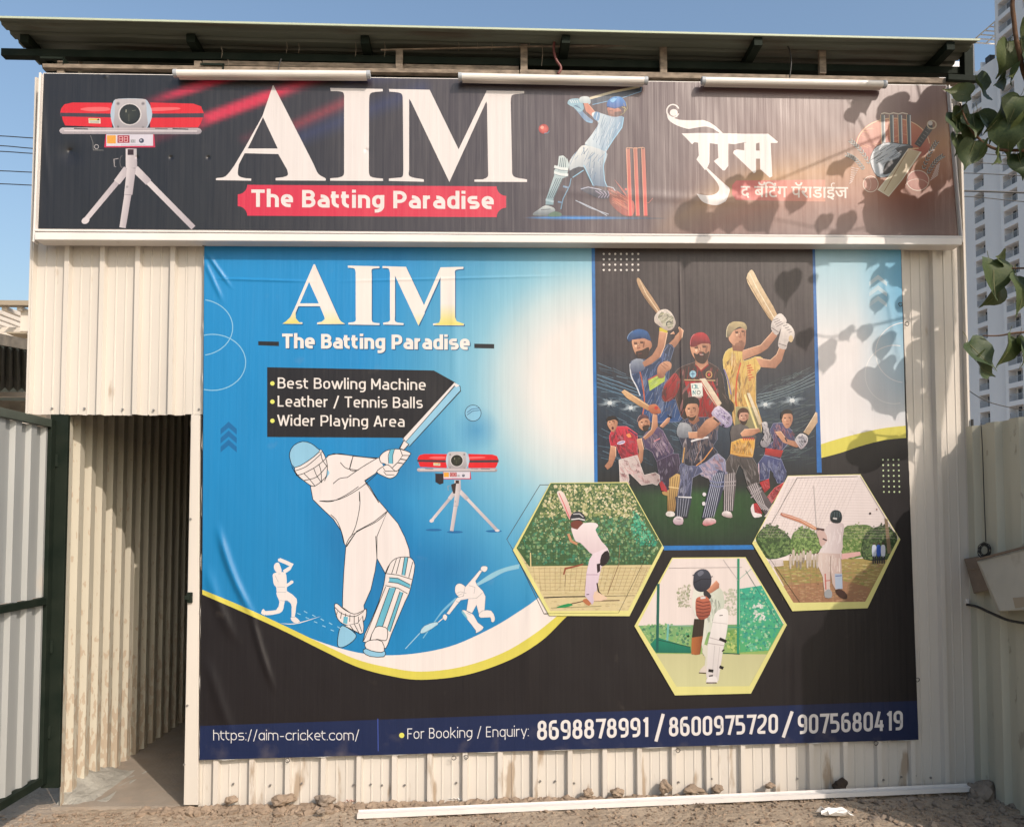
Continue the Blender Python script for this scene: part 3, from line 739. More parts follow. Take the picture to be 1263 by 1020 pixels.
# neighbour's shed and houses at left
nb = empty('neighbour_shed', UD(0, 500, 7), 'dark open sided corrugated roof of a neighbouring shed at the left edge', 'shed')
mb = MB()
A0, A1 = UD(-90, 418, 7.2), UD(38, 437, 9.5)
B0, B1 = UD(-90, 480, 11), UD(42, 484, 12)
n = 24
for i in range(n+1):
    t = i/n; w = .05*math.sin(i*math.pi)
    up = .06 if i % 2 else 0
    a = A0.lerp(A1, t)+Vector((0,0,up)); b = B0.lerp(B1, t)+Vector((0,0,up)); mb.v += [tuple(a), tuple(b)]
for i in range(n): mb.f.append((2*i, 2*i+1, 2*i+3, 2*i+2))
o = mb.build('roof_sheet', M['oldroof'], nb); s = o.modifiers.new('t','SOLIDIFY'); s.thickness = .02
mb = MB(); mb.bar(A0+Vector((0,-.02,.12)), A1+Vector((0,-.02,.10)), .05, .12); mb.build('roof_edge', M['slab'], nb)
mb = MB(); mb.bar(UD(-90,487,11.0), UD(44,487,11.0), .1, .06); mb.build('beam', M['cream'], nb)
mb = MB(); mb.bar(UD(-90,503,10.8), UD(60,506,10.8), .1, .22); mb.build('wall', M['slab'], nb)
mb = MB(); mb.bar(UD(-90,470,12.5), UD(44,470,12.5), .1, 1.2); mb.build('back_wall', M['oldroof'], nb)
hs = empty('house', UD(10, 400, 26), 'cream house with a tan roof pergola far behind the left edge', 'house')
D = 26
def hb(x0, y0, x1, y1, d0, d1, m, name):
    a, b = UD(x0, y1, D), UD(x1, y0, D); mb = MB(); mb.box(a.x, b.x, a.y+d0, a.y+d1, a.z, b.z); mb.build(name, m, hs)
hb(-120, 392, 16, 520, 1.0, 6, M['cream'], 'wall')
hb(-120, 404, 40, 520, .5, 5.9, M['cream'], 'wall')
hb(16, 378, 27, 405, .4, .8, M['cream'], 'post')
hb(-120, 369, 44, 375, 0, .3, M['tan'], 'pergola_beam')
hb(35, 375.5, 44, 460, 0, .3, M['tan'], 'pergola_post')
hb(15, 412, 38, 414, -.3, .45, M['tan'], 'ledge')
for k in range(8):
    x = -100+k*19; a, b = UD(x, 377, D), UD(x+8, 385, D)
    mb = MB(); mb.hexa([(a.x,a.y+.31,a.z-.08),(b.x-.05,a.y+.31,a.z-.08),(b.x+.25,a.y+4,a.z-.08),(a.x+.3,a.y+4,a.z-.08),(a.x,a.y+.31,a.z+.05),(b.x-.05,a.y+.31,a.z+.05),(b.x+.25,a.y+4,a.z+.05),(a.x+.3,a.y+4,a.z+.05)]); mb.build('pergola_slat', M['cream'], hs)

tl = MB(); R = random.Random(31)
for k in range(420):
    a = math.radians(k*360/420+R.uniform(-.4,.4)); d = R.uniform(150, 210); x, y = d*math.sin(a), d*math.cos(a)
    if 40 < x < 130 and 80 < y: continue
    h = R.uniform(4, 9); tl.blob((x, y, h*.45), h*R.uniform(.7,1.2), h*R.uniform(.7,1.2), h*.62, seed=k, rough=.35, sub=2)
tl.build('distant_trees', mat('far_foliage', (.06,.075,.035), .9, .1, var=.5, vscale=.6), kind='stuff', label='far off belt of trees along the horizon', cat='trees')
# ================================================================== tree
tree = empty('tree', (3.6, -1.6, 0), 'leafy tree with large heart shaped leaves reaching in from the right', 'tree')
def leaf_mesh(seed, fold=.25):
    R = random.Random(seed); mb = MB()
    # heart outline, stem at origin, tip towards -z, unit length 1
    half = [(0,0),(.10,.07),(.24,.09),(.38,.03),(.47,-.10),(.49,-.26),(.44,-.42),(.34,-.56),(.22,-.68),(.12,-.78),(.05,-.88),(.015,-1.04)]
    nseg = len(half)
    rows = []
    for i, (x, z) in enumerate(half):
        zc = z if i == 0 or i == nseg-1 else z-.02
        k = 1+R.uniform(-.05,.05)
        row = []
        for s in (-1, -.5, 0, .5, 1):
            xx = x*s*k; zz = z + (0 if abs(s) == 1 else (0 if i == 0 else -(.06*(1-abs(s))*(1 if z > -.2 else 0))))
            yy = -fold*abs(xx)*(1) + .10*math.sin(z*4+seed)+.05*math.sin(xx*9+seed*2+z*5)
            row.append((xx, yy, zz))
        rows.append(row)
    for row in rows: mb.v += row
    for i in range(nseg-1):
        for j in range(4): mb.f.append((i*5+j, i*5+j+1, (i+1)*5+j+1, (i+1)*5+j))
    me = bpy.data.meshes.new('leaf'); me.from_pydata(mb.v, [], mb.f); me.materials.append(M['leaf'])
    me.polygons.foreach_set('use_smooth', [True]*len(me.polygons)); me.update(); return me
LM = [leaf_mesh(k, .12+.12*(k % 4)) for k in range(9)]
def vein_mesh(seed):
    mb = MB(); mb.tube([(0,.10*math.sin(seed)-.012,0.0),(0,.10*math.sin(-2+seed)-.012,-.5),(0,.10*math.sin(-4+seed)-.01,-1)], [.012,.009,.003], 5)
    mb.tube([(0,.10*math.sin(seed),0),(.02,.02,.18),(0,0,.36)], [.010,.008,.008], 5)
    me = bpy.data.meshes.new('midrib'); me.from_pydata(mb.v, [], mb.f); me.materials.append(M['vein']); me.update(); return me
VM = [vein_mesh(k) for k in range(9)]
RL = random.Random(77)
def leaf(p, size, rx=0, ry=0, rz=0, vein=True):
    k = RL.randrange(9)
    o = bpy.data.objects.new('leaf', LM[k]); COL.objects.link(o); o.parent = tree; o.location = Vector(p)-tree.location
    o.rotation_euler = (rx, ry, rz); o.scale = (size*RL.uniform(.85,1.1), size, size)
    if vein:
        v = bpy.data.objects.new('midrib', VM[k]); COL.objects.link(v); v.parent = o
    return o
def branch(pts, r0, r1, name='branch'):
    pts = [Vector(p) for p in pts]; out = []
    for i in range(len(pts)-1):
        p0, p1, p2, p3 = pts[max(i-1,0)], pts[i], pts[i+1], pts[min(i+2, len(pts)-1)]
        for k in range(5):
            t = k/5; out.append(.5*((2*p1)+(-p0+p2)*t+(2*p0-5*p1+4*p2-p3)*t*t+(-p0+3*p1-3*p2+p3)*t**3))
    out.append(pts[-1]); n = len(out)
    mb = MB(); mb.tube(out, [r0+(r1-r0)*i/(n-1) for i in range(n)], 7); return mb.build(name, M['bark'], tree, smooth=True)
# visible branches and leaves: (px, py of stem end, length px, rotation in view, depth along ray)
branch([UD(1290,-60,4.3),UD(1252,-10,4.3),UD(1251,30,4.3),UD(1257,65,4.3),UD(1272,110,4.35),UD(1330,180,4.4)], .011, .013)
branch([UD(1330,190,4.3),UD(1263,186,4.38),UD(1228,184,4.42),UD(1206,170,4.45),UD(1192,150,4.45),UD(1184,128,4.5)], .010, .004)
branch([UD(1340,330,4.3),UD(1263,331,4.36),UD(1238,331,4.4)], .007, .003)
branch([UD(1340,412,4.32),UD(1263,410,4.34),UD(1233,414,4.36),UD(1212,414,4.37)], .007, .003)
for px, py, ln, rot, dp, tw in [
    (1196,118,36,1.9,4.5,.2),(1186,132,34,-.3,4.55,.5),(1201,140,44,.1,4.45,-.3),(1208,141,46,-.55,4.35,.2),(1190,128,34,.2,4.5,1.0),(1202,176,40,.35,4.35,.1),
    (1182,166,30,.1,4.6,.6),(1181,140,40,.2,4.6,-.5),(1215,112,44,1.7,4.4,.8),
    (1246,52,46,.15,3.45,.5),(1262,48,34,-.5,3.5,.3),(1250,88,36,.8,3.5,1.2),(1262,66,52,-.6,3.3,.2),(1266,20,36,-.3,3.4,.4),
    (1236,130,44,.2,3.9,1.0),(1246,148,52,.1,3.8,-.3),(1266,140,52,-.2,3.7,.4),(1262,170,40,-.4,3.8,.2),(1240,96,34,.9,3.9,.9),
    (1221,325,56,.05,3.9,-.1),(1236,350,44,.5,4.2,.7),(1254,342,54,.0,3.7,.2),(1275,336,50,-.3,3.6,.2),(1240,320,30,1.5,3.9,.9),
    (1197,422,52,-.65,3.7,.0),(1205,446,44,-1.15,3.72,.2),(1244,416,46,.2,3.65,.15),(1259,418,42,-.3,3.6,.5),(1272,412,46,-.5,3.55,.3),(1232,186,30,.6,4.0,.8),(1256,190,36,-.2,4.0,.2),(1216,176,28,.3,4.3,.9),(1193,150,38,-.1,4.6,.3),(1258,120,40,.4,3.6,-.4),
    (1202,68,0,0,0,0),(1188,92,0,0,0,0)]:
    if ln == 0: continue
    dp = 4.3+(dp-3.3)*.16; leaf(UD(px, py, dp), ln*dp/F*.88, tw*.5+RL.uniform(-.25,.25), rot, RL.uniform(-.5,.5)+tw)
# the crown beyond the frame, between the sun and the wall: leaves hang on twigs in clusters
SH = [(1128,128,62),(1158,122,52),(1100,118,40),(1172,150,46),(1140,150,50),(1120,150,36),(1158,190,34),(1176,190,34),(1174,232,40),(1152,255,48),(1128,250,42),(1172,268,46),
      (1086,268,26),(1100,232,26),(1108,262,24),(1096,180,26),(1036,196,30),(1062,118,24),(1050,135,20),(905,218,24),(930,214,20),(850,250,40),(872,262,40),(905,250,44),(932,252,44),(985,238,26),(1018,266,24),(1044,264,26),
      (862,296,24),(1021,292,28),(1016,325,16),(986,322,44),(1005,396,28),(1033,408,34),(1034,424,30),(1056,392,24),(1083,388,28),(1100,350,30),(1104,400,38),(1108,430,24),
      (1124,312,34),(1150,300,46),(1168,312,44),(1178,340,44),(1150,335,30),(1128,395,34),(1160,395,48),(1140,425,40),(1170,425,40),(1120,455,34),(1186,400,36),(1184,450,30),(1156,470,38),(1172,484,24),(1150,450,26),(1132,350,30),
      (1128,180,24),(1145,215,22),(1184,290,30),(1164,368,34),(1190,372,24)]
RS = random.Random(12)
SH += [(px+RS.uniform(-16,16), py+RS.uniform(-16,16), sz*RS.uniform(.7,1.0)) for (px, py, sz) in SH if px > 1088 and py < 294]
SH = [q for q in SH if not (1125 < q[0] < 1160 and 375 < q[1]+0 < 400)]
heads = []
for i, (px, py, sz) in enumerate(SH):
    Pw = U(px, py, -.1); d = RL.uniform(.75, 1.1)
    for _ in range(40):
        q = Pw + SUNV*d; a, b, c_ = proj(q)
        if (a > 1300 or b < -45) and c_ > .2: break
        d += .05
    heads.append((q, d)); L_ = sz*.0047*(.78 if (px < 1112 and py > 294) else 1.0)
    lo = leaf(q, L_, RL.uniform(-.35,.15), RL.uniform(-.5,.5), .62+RL.uniform(-.35,.35), vein=False)
def rayb(pts, dlist, r0, r1):
    branch([U(px, py, -.1)+SUNV*d for (px, py), d in zip(pts, dlist)], r0, r1)
rayb([(840,275),(900,245),(960,222),(1040,188),(1110,160),(1190,130)], [2.9,2.6,2.4,2.2,2.1,2.0], .003, .007)
rayb([(880,258),(960,272),(1040,285),(1100,270),(1190,230)], [2.9,2.6,2.4,2.2,2.0], .0025, .006)
rayb([(1040,112),(1060,150),(1085,195),(1120,240),(1170,300)], [2.3,2.2,2.2,2.1,2.0], .004, .007)
rayb([(1005,395),(1040,402),(1090,388),(1140,375),(1200,350)], [1.9,1.8,1.8,1.8,1.8], .004, .009)
rayb([(1130,100),(1150,200),(1160,300),(1160,400),(1160,480)], [2.0,1.9,1.9,1.8,1.8], .007, .004)
branch([(4.2,-2.3,-.1),(4.25,-2.3,1.5),(4.1,-2.2,3.0),(4.25,-2.0,4.6),(4.1,-1.9,5.6)], .10, .03, 'trunk')
_e = U(1190,130,-.1)+SUNV*2.0
branch([(4.15,-2.0,4.9),((_e.x+4.15)/2,-1.9,5.2),tuple(_e)], .02, .009)
_e = U(1170,300,-.1)+SUNV*2.0
branch([(4.2,-2.1,4.0),((_e.x+4.2)/2,-1.8,4.6),tuple(_e)], .018, .009)
branch([(4.1,-2.2,2.9),(3.9,-1.7,3.5),(3.6,-1.3,4.0)], .02, .006)
# ================================================================== printed artwork
def lin(c): return srgb(c)
def mixc(a, b, t): t = max(0, min(1, t)); return tuple(a[i]*(1-t)+b[i]*t for i in range(3))
INKK = .66
def inkc(c):
    r = lin(c); return tuple(max(.004, x*INKK-.006) for x in r)
def inside(p, poly):
    x, y = p; r = False; n = len(poly)
    for i in range(n):
        x1, y1 = poly[i]; x2, y2 = poly[i-1]
        if (y1 > y) != (y2 > y) and x < (x2-x1)*(y-y1)/(y2-y1)+x1: r = not r
    return r
TOPS = []; RIM = False; GRAIN = False; DMIX = 0; DABN, DABS = 1, 1
class Art:
    def __init__(s, board, plane, level):
        s.b, s.y, s.lv = board, plane, level; s.v = []; s.f = []; s.c = []; s.t = (0, 0, 1.0)
    def at(s, ox, oy, k): s.t = (ox, oy, k); return s
    def X(s, p): return (s.t[0]+p[0]/s.t[2], s.t[1]+p[1]/s.t[2])
    def put(s, pts2, faces, cols):
        s.lv += 1; y = s.y - s.lv*4e-6; n = len(s.v)
        for (px, py) in pts2:
            q = U(px, py, s.y); s.v.append((q.x, y, q.z))
        s.f += [tuple(n+i for i in f) for f in faces]; s.c += cols
    def p(s, pts, col, col2=None, ax=(0, 1)):
        """flat or two-tone polygon; ax = gradient direction in crop axes"""
        P = [s.X(q) for q in pts]
        if isinstance(col, str): col = srgb255(col)
        if col2 is not None:
            t = [q[0]*ax[0]+q[1]*ax[1] for q in pts]; a, b = min(t), max(t)
            cs = [inkc(mixc(col, col2, (u-a)/(b-a+1e-9))) for u in t]
        else: cs = [inkc(col)]*len(P)
        tri = tessellate_polygon([[Vector((q[0], q[1], 0)) for q in P]])
        s.put(P, [tuple(t) for t in tri], cs)
    def l(s, pts, w, col, closed=False, taper=False):
        P = [s.X(q) for q in pts]; w = w/s.t[2]/2; n = len(P); L = []; Rr = []
        for i in range(n):
            a = P[i-1] if (i > 0 or closed) else P[i]; b = P[(i+1) % n] if (i < n-1 or closed) else P[i]
            dx, dy = b[0]-a[0], b[1]-a[1]; d = math.hypot(dx, dy) or 1e-6; k = w
            if 0 < i < n-1 or closed:
                e1 = (P[i][0]-a[0], P[i][1]-a[1]); l1 = math.hypot(*e1) or 1e-6
                cosv = abs((e1[0]*dx+e1[1]*dy)/(l1*d)); k = w/max(.5, cosv)
            if taper: k *= max(.08, math.sin(math.pi*(i+.15)/(n-.7)))
            nx, ny = -dy/d*k, dx/d*k; L.append((P[i][0]+nx, P[i][1]+ny)); Rr.append((P[i][0]-nx, P[i][1]-ny))
        m = n if closed else n-1
        s.put(L+Rr, [(i, (i+1) % n, n+(i+1) % n, n+i) for i in range(m)], [inkc(col)]*(2*n))
    def e(s, cx, cy, rx, ry, col, rot=0, n=20, col2=None):
        ca, sa = math.cos(rot), math.sin(rot)
        pts = [(cx+rx*math.cos(2*math.pi*i/n)*ca-ry*math.sin(2*math.pi*i/n)*sa, cy+rx*math.cos(2*math.pi*i/n)*sa+ry*math.sin(2*math.pi*i/n)*ca) for i in range(n)]
        if col2 is None: s.p(pts, col)
        else:
            P = [s.X((cx, cy))]+[s.X(q) for q in pts]
            s.put(P, [(0, 1+i, 1+(i+1) % n) for i in range(n)], [inkc(col)]+[inkc(col2)]*n)
    def ring(s, cx, cy, rx, ry, w, col, a0=0, a1=2*math.pi, n=40):
        s.l([(cx+rx*math.cos(a0+(a1-a0)*i/n), cy+ry*math.sin(a0+(a1-a0)*i/n)) for i in range(n+1)], w, col)
    def o(s, pts, col, w=3, lc=(20,20,20), **k):
        s.p(pts, col, **k); s.l(pts, w, lc, closed=True)
    def strokes(s, poly, n, cols, ln, w, ang, jit=.3, seed=0, taper=True):
        if RIM and poly[0][0] > 0 and len(poly) > 4 and s.t[2] > 2:
            s.l(poly, 1.8, mixc(cols[0], (235,235,240), .22), closed=True); a_ = tuple(sum(c[i] for c in cols)/len(cols) for i in range(3)); R0 = random.Random(seed+50)
            xs0 = [q[0] for q in poly]; ys0 = [q[1] for q in poly]; k0 = 0; t0_ = 0
            while k0 < 26 and t0_ < 400:
                t0_ += 1; x, y = R0.uniform(min(xs0), max(xs0)), R0.uniform(min(ys0), max(ys0)); a = ang+R0.uniform(-jit, jit)*1.4; hh = ln*R0.uniform(.5, 1.1)/2; u_ = (x-min(xs0))/(max(xs0)-min(xs0)+1)
                q = [(x-hh*math.cos(a)*(1-2*f), y-hh*math.sin(a)*(1-2*f)+w*1.2*math.sin(f*6)) for f in (0,.25,.5,.75,1)]
                if all(inside(z, poly) for z in (q[0], q[2], q[4])):
                    s.l(q, w*R0.uniform(2.0, 4.6), mixc(a_, (8,8,14) if R0.random() < .35+.5*u_ else (225,225,230), R0.uniform(.10,.34)), taper=True); k0 += 1
        av = tuple(sum(c[i] for c in cols)/len(cols) for i in range(3)); cols = [mixc(c, av, .62 if RIM else .42) for c in cols]; n = int(n*1.5); w *= .75; ln *= 1.2
        R = random.Random(seed); xs_ = [q[0] for q in poly]; ys_ = [q[1] for q in poly]; k = 0; tries = 0; lv0 = s.lv
        while k < n and tries < n*12:
            tries += 1
            if s.lv >= lv0+24: s.lv = lv0
            x, y = R.uniform(min(xs_), max(xs_)), R.uniform(min(ys_), max(ys_)); a = ang+R.uniform(-jit, jit); h = ln*R.uniform(.4, 1)/2
            q = [(x-h*math.cos(a), y-h*math.sin(a)), (x+R.uniform(-1,1)*w*.4, y+R.uniform(-1,1)*w*.4), (x+h*math.cos(a), y+h*math.sin(a))]
            if all(inside(z, poly) for z in q): s.l(q, w*R.uniform(.5, 1), R.choice(cols), taper=False); k += 1
        s.lv = lv0+25
    def dabs(s, poly, n, cols, size, seed=0, asp=1.0):
        n = int(n*DABN); size *= DABS; cols = [mixc(c, (205,200,165), DMIX) for c in cols]
        R = random.Random(seed); xs_ = [q[0] for q in poly]; ys_ = [q[1] for q in poly]; k = 0; tries = 0; lv0 = s.lv
        while k < n and tries < n*12:
            if s.lv >= lv0+40: s.lv = lv0
            tries += 1; x, y = R.uniform(min(xs_), max(xs_)), R.uniform(min(ys_), max(ys_)); z = size*R.uniform(.35, 1); a0 = R.uniform(0, 6)
            q = [(x+z*R.uniform(.5,1)*math.cos(a0+i*1.257), y+asp*z*R.uniform(.5,1)*math.sin(a0+i*1.257)) for i in range(5)]
            if all(inside(h, poly) for h in q): s.p(q, R.choice(cols)); k += 1
        s.lv = lv0+41
    def grid(s, corners, nx, ny, fn):
        """corners TL TR BR BL in photo px; fn(px,py)->rgb"""
        tl, tr, br, bl = corners; P = []; cs = []
        for j in range(ny+1):
            v = j/ny
            for i in range(nx+1):
                u = i/nx
                x = (tl[0]*(1-u)+tr[0]*u)*(1-v)+(bl[0]*(1-u)+br[0]*u)*v; y = (tl[1]*(1-u)+tr[1]*u)*(1-v)+(bl[1]*(1-u)+br[1]*u)*v
                P.append((x, y)); cs.append(inkc(fn(x, y)))
        s.put(P, [(j*(nx+1)+i, j*(nx+1)+i+1, (j+1)*(nx+1)+i+1, (j+1)*(nx+1)+i) for j in range(ny) for i in range(nx)], cs)
    def done(s, name, label=None):
        TOPS.append((s.lv, label))
        me = bpy.data.meshes.new(name); par = s.b; o0 = pworld(par)
        me.from_pydata([(v[0]-o0.x, v[1]-o0.y, v[2]-o0.z) for v in s.v], [], s.f)
        at = me.color_attributes.new('ink', 'FLOAT_COLOR', 'POINT')
        buf = []
        for c in s.c: buf += [c[0], c[1], c[2], 1.0]
        at.data.foreach_set('color', buf)
        me.materials.append(M['signink'] if par is sign else (M['pictureink'] if GRAIN else M['bannerink']))
        # every face towards the street
        me.update(); flip = [f.index for f in me.polygons if f.normal.y > 0]
        if flip:
            bm = bmesh.new(); bm.from_mesh(me); bm.faces.ensure_lookup_table(); bmesh.ops.reverse_faces(bm, faces=[bm.faces[i] for i in flip]); bm.to_mesh(me); bm.free()
        ob = bpy.data.objects.new(name, me); COL.objects.link(ob); ob.parent = par
        return props(ob, label)
def srgb255(h): return tuple(int(h[i:i+2], 16) for i in (0, 2, 4))
def bez(pts, n=8):
    """smooth curve through points"""
    out = []
    for i in range(len(pts)-1):
        p0, p1, p2, p3 = pts[max(i-1,0)], pts[i], pts[i+1], pts[min(i+2, len(pts)-1)]
        for k in range(n):
            t = k/n; out.append(tuple(.5*(2*p1[j]+(-p0[j]+p2[j])*t+(2*p0[j]-5*p1[j]+4*p2[j]-p3[j])*t*t+(-p0[j]+3*p1[j]-3*p2[j]+p3[j])*t**3) for j in (0,1)))
    return out+[pts[-1]]
def sm(pts, n=3):
    """smooth closed outline"""
    m = len(pts); out = []
    for i in range(m):
        p0, p1, p2, p3 = pts[i-1], pts[i], pts[(i+1) % m], pts[(i+2) % m]
        for k in range(n):
            t = k/n; out.append(tuple(.5*(2*p1[j]+(-p0[j]+p2[j])*t+(2*p0[j]-5*p1[j]+4*p2[j]-p3[j])*t*t+(-p0[j]+3*p1[j]-3*p2[j]+p3[j])*t**3) for j in (0,1)))
    return out

# ------------------------------------------------------------------ lettering: letters as pen strokes of constant width
def rnd(pts, r, closed=False, n=5):
    out = []; m = len(pts)
    for i, p in enumerate(pts):
        if not closed and i in (0, m-1): out.append(p); continue
        a, b = pts[i-1], pts[(i+1) % m]; la = math.hypot(a[0]-p[0], a[1]-p[1]); lb = math.hypot(b[0]-p[0], b[1]-p[1])
        ea = la*(.5 if (closed or i-1 > 0) else 1)-1e-3; eb = lb*(.5 if (closed or i+1 < m-1) else 1)-1e-3
        rr = min(r, ea, eb)
        if rr <= .002: out.append(p); continue
        A_ = (p[0]+(a[0]-p[0])/la*rr, p[1]+(a[1]-p[1])/la*rr); B_ = (p[0]+(b[0]-p[0])/lb*rr, p[1]+(b[1]-p[1])/lb*rr); k = .55
        c1 = (A_[0]+(p[0]-A_[0])*k, A_[1]+(p[1]-A_[1])*k); c2 = (B_[0]+(p[0]-B_[0])*k, B_[1]+(p[1]-B_[1])*k)
        for j in range(n+1):
            t = j/n; u = 1-t
            out.append(tuple(u**3*A_[q]+3*u*u*t*c1[q]+3*u*t*t*c2[q]+t**3*B_[q] for q in (0,1)))
    return out
def glyph(ch, S):
    w, xh, r = S['w'], S['xh'], S['r']; W = S['W']; K = S['K']; D_ = S['D']; h = w/2
    b, x, c, a, d = h, xh-h, 1-h, S.get('asc', 1.04), -S.get('desc', .26)+h
    my = (b+x)/2; o = lambda p, cl=False: (rnd(p, r, cl), cl); raw = lambda *p: (list(p), False)
    bowl = [(0,b),(W,b),(W,x),(0,x)]
    sp = S.get('sp', .14)+w
    if ch == ' ': return [], S.get('space', .3)
    if ch in 'ahmnr':
        pass
    if ch == 'n': return [raw((0,0),(0,xh)), o([(0,x-.12),(0,x),(W,x),(W,0)])], W+sp
    if ch == 'h': return [raw((0,0),(0,a)), o([(0,x-.12),(0,x),(W,x),(W,0)])], W+sp
    if ch == 'm': V = W*.88; return [raw((0,0),(0,xh)), o([(0,x-.12),(0,x),(V,x),(V,0)]), o([(V,x-.12),(V,x),(2*V,x),(2*V,0)])], 2*V+sp
    if ch == 'r': return [raw((0,0),(0,xh)), o([(0,x-.2),(0,x),(W*.62,x)])], W*.62+sp*.85
    if ch == 'u': return [raw((W,0),(W,xh)), o([(0,xh),(0,b),(W,b),(W,b+.12)])], W+sp
    if ch == 'o': return [o(bowl, True)], W+sp
    if ch == 'c': return [o([(W,x-.13),(W,x),(0,x),(0,b),(W,b),(W,b+.13)])], W+sp*.9
    if ch == 'e': return [o([(W*.95,b),(0,b),(0,x),(W,x),(W,my-h)]), raw((0,my),(W+h*.98,my))], W+sp
    if ch == 'a':
        if S.get('a1'): return [o(bowl, True), raw((W,0),(W,xh))], W+sp
        m2 = my+.04; return [o([(.06,x),(W,x),(W,0)]), o([(W,b),(0,b),(0,m2),(W,m2)])], W+sp
    if ch == 'b': return [raw((0,0),(0,a)), o(bowl, True)], W+sp
    if ch == 'p': return [raw((0,d-h),(0,xh)), o(bowl, True)], W+sp
    if ch == 'd': return [raw((W,0),(W,a)), o(bowl, True)], W+sp
    if ch == 'q': return [raw((W,d-h),(W,xh)), o(bowl, True)], W+sp
    if ch == 'g': return [o([(0,b+.02),(W,b+.02),(W,x),(0,x)], True), o([(W,xh),(W,d),(.03,d)])], W+sp
    if ch == 's': m2 = my; return [o([(W*.95,x),(0,x),(0,m2),(W,m2),(W,b),(.02,b)])], W+sp
    if ch == 't': return [o([(0,S.get('tt',.93)),(0,b),(W*.62,b)]), raw((-.14,x),(W*.62,x))], W*.62+sp*.85
    if ch == 'i': return [raw((0,0),(0,xh)), raw((0,a-.17 if w > .12 else a-.13),(0,a))], sp
    if ch == 'l': return [raw((0,0),(0,a))], sp
    if ch == 'k': return [raw((0,0),(0,a)), raw((W*.92,xh),(.0,my-.06)), raw((W*.25,my+.06),(W,0))], W+sp*.9
    if ch == 'y': return [raw((-.02,xh),(W*.5,.03)), raw((W+.02,xh),(W*.38,-.2-h))], W+sp*.85
    if ch == 'w': V = W*.45; return [raw((-.04,xh),(V,0)), raw((V,0),(2*V,xh)), raw((2*V,xh),(3*V,0)), raw((3*V,0),(4*V+.04,xh))], 4*V+sp*.9
    CW = S.get('CW', W*1.18)
    if ch == 'T': return [raw((-h,c),(CW+h,c)), raw((CW/2,0),(CW/2,1-w+.001))], CW+sp
    if ch == 'L': return [raw((0,1),(0,b),(CW*.85,b))], CW*.85+sp*.9
    if ch == 'F': return [raw((CW*.9,c),(0,c),(0,0)), raw((0,.5),(CW*.8,.5))], CW*.85+sp
    if ch == 'E': return [raw((CW*.92,c),(0,c),(0,b),(CW*.92,b)), raw((0,.5),(CW*.85,.5))], CW*.9+sp
    if ch == 'P': return [raw((0,0),(0,1)), o([(0,.40),(CW,.40),(CW,c),(0,c)], False), raw((0,c),(.1,c))], CW+sp
    if ch == 'B': return [raw((0,0),(0,1)), o([(0,b),(CW,b),(CW,.52),(0,.52)]), o([(0,.53),(CW*.93,.53),(CW*.93,c),(0,c)])], CW+sp
    if ch == 'M': V = CW*1.25; return [raw((0,0),(0,1)), raw((V,0),(V,1)), raw((0.01,1-h*.6),(V/2,.28)), raw((V/2,.28),(V-.01,1-h*.6))], V+sp
    if ch == 'W': V = CW*.40; return [raw((-.04,1),(V,0)), raw((V,0),(2*V,.95)), raw((2*V,.95),(3*V,0)), raw((3*V,0),(4*V+.04,1))], 4*V+sp*.9
    if ch == 'A': V = CW*1.15; return [raw((0,0),(V*.48,1)), raw((V*.52,1),(V,0)), raw((V*.16,.3),(V*.84,.3))], V+sp*.8
    if ch == '/': return [raw((0,-.12),(.36,1.06))], .36+sp
    if ch == ':': return [raw((0,0),(0,w*1.1)), raw((0,xh-w*1.1),(0,xh))], sp
    if ch == '.': return [raw((0,0),(0,w*1.1))], sp
    if ch == '-': return [raw((0,my),(W*.75,my))], W*.75+sp
    DW = D_
    if ch == '0': return [o([(0,b),(DW,b),(DW,c),(0,c)], True)], DW+sp
    if ch == '1': return [raw((DW*.45,0),(DW*.45,1)), raw((DW*.45,c),(.0,.80))], DW*.45+sp
    if ch == '2': return [o([(.02,.80),(0,c),(DW,c),(DW,.55),(0,.2),(0,b),(DW,b)])], DW+sp
    if ch == '4': return [raw((DW*.5,1),(0,.26),(DW*1.15,.26)), raw((DW*.8,.55),(DW*.8,0))], DW*1.04+sp
    if ch == '5': return [raw((DW*.95,c),(.0,c),(.0,.55-h)), o([(0,.55),(DW,.55),(DW,b),(-.02,b)])], DW+sp
    if ch == '6': return [o([(DW*.9,c),(0,c),(0,b),(DW,b),(DW,.58),(.02,.58)])], DW+sp
    if ch == '7': return [raw((-h,c),(DW,c),(DW*.35,0))], DW+sp*.8
    if ch == '8': return [o([(0,b),(DW,b),(DW,.53),(0,.53)], True), o([(.03,.53),(DW-.03,.53),(DW-.03,c),(.03,c)], True)], DW+sp
    if ch == '9': return [o([(.04,b),(DW,b),(DW,c),(0,c),(0,.43),(DW-.02,.43)])], DW+sp
    return [], .4
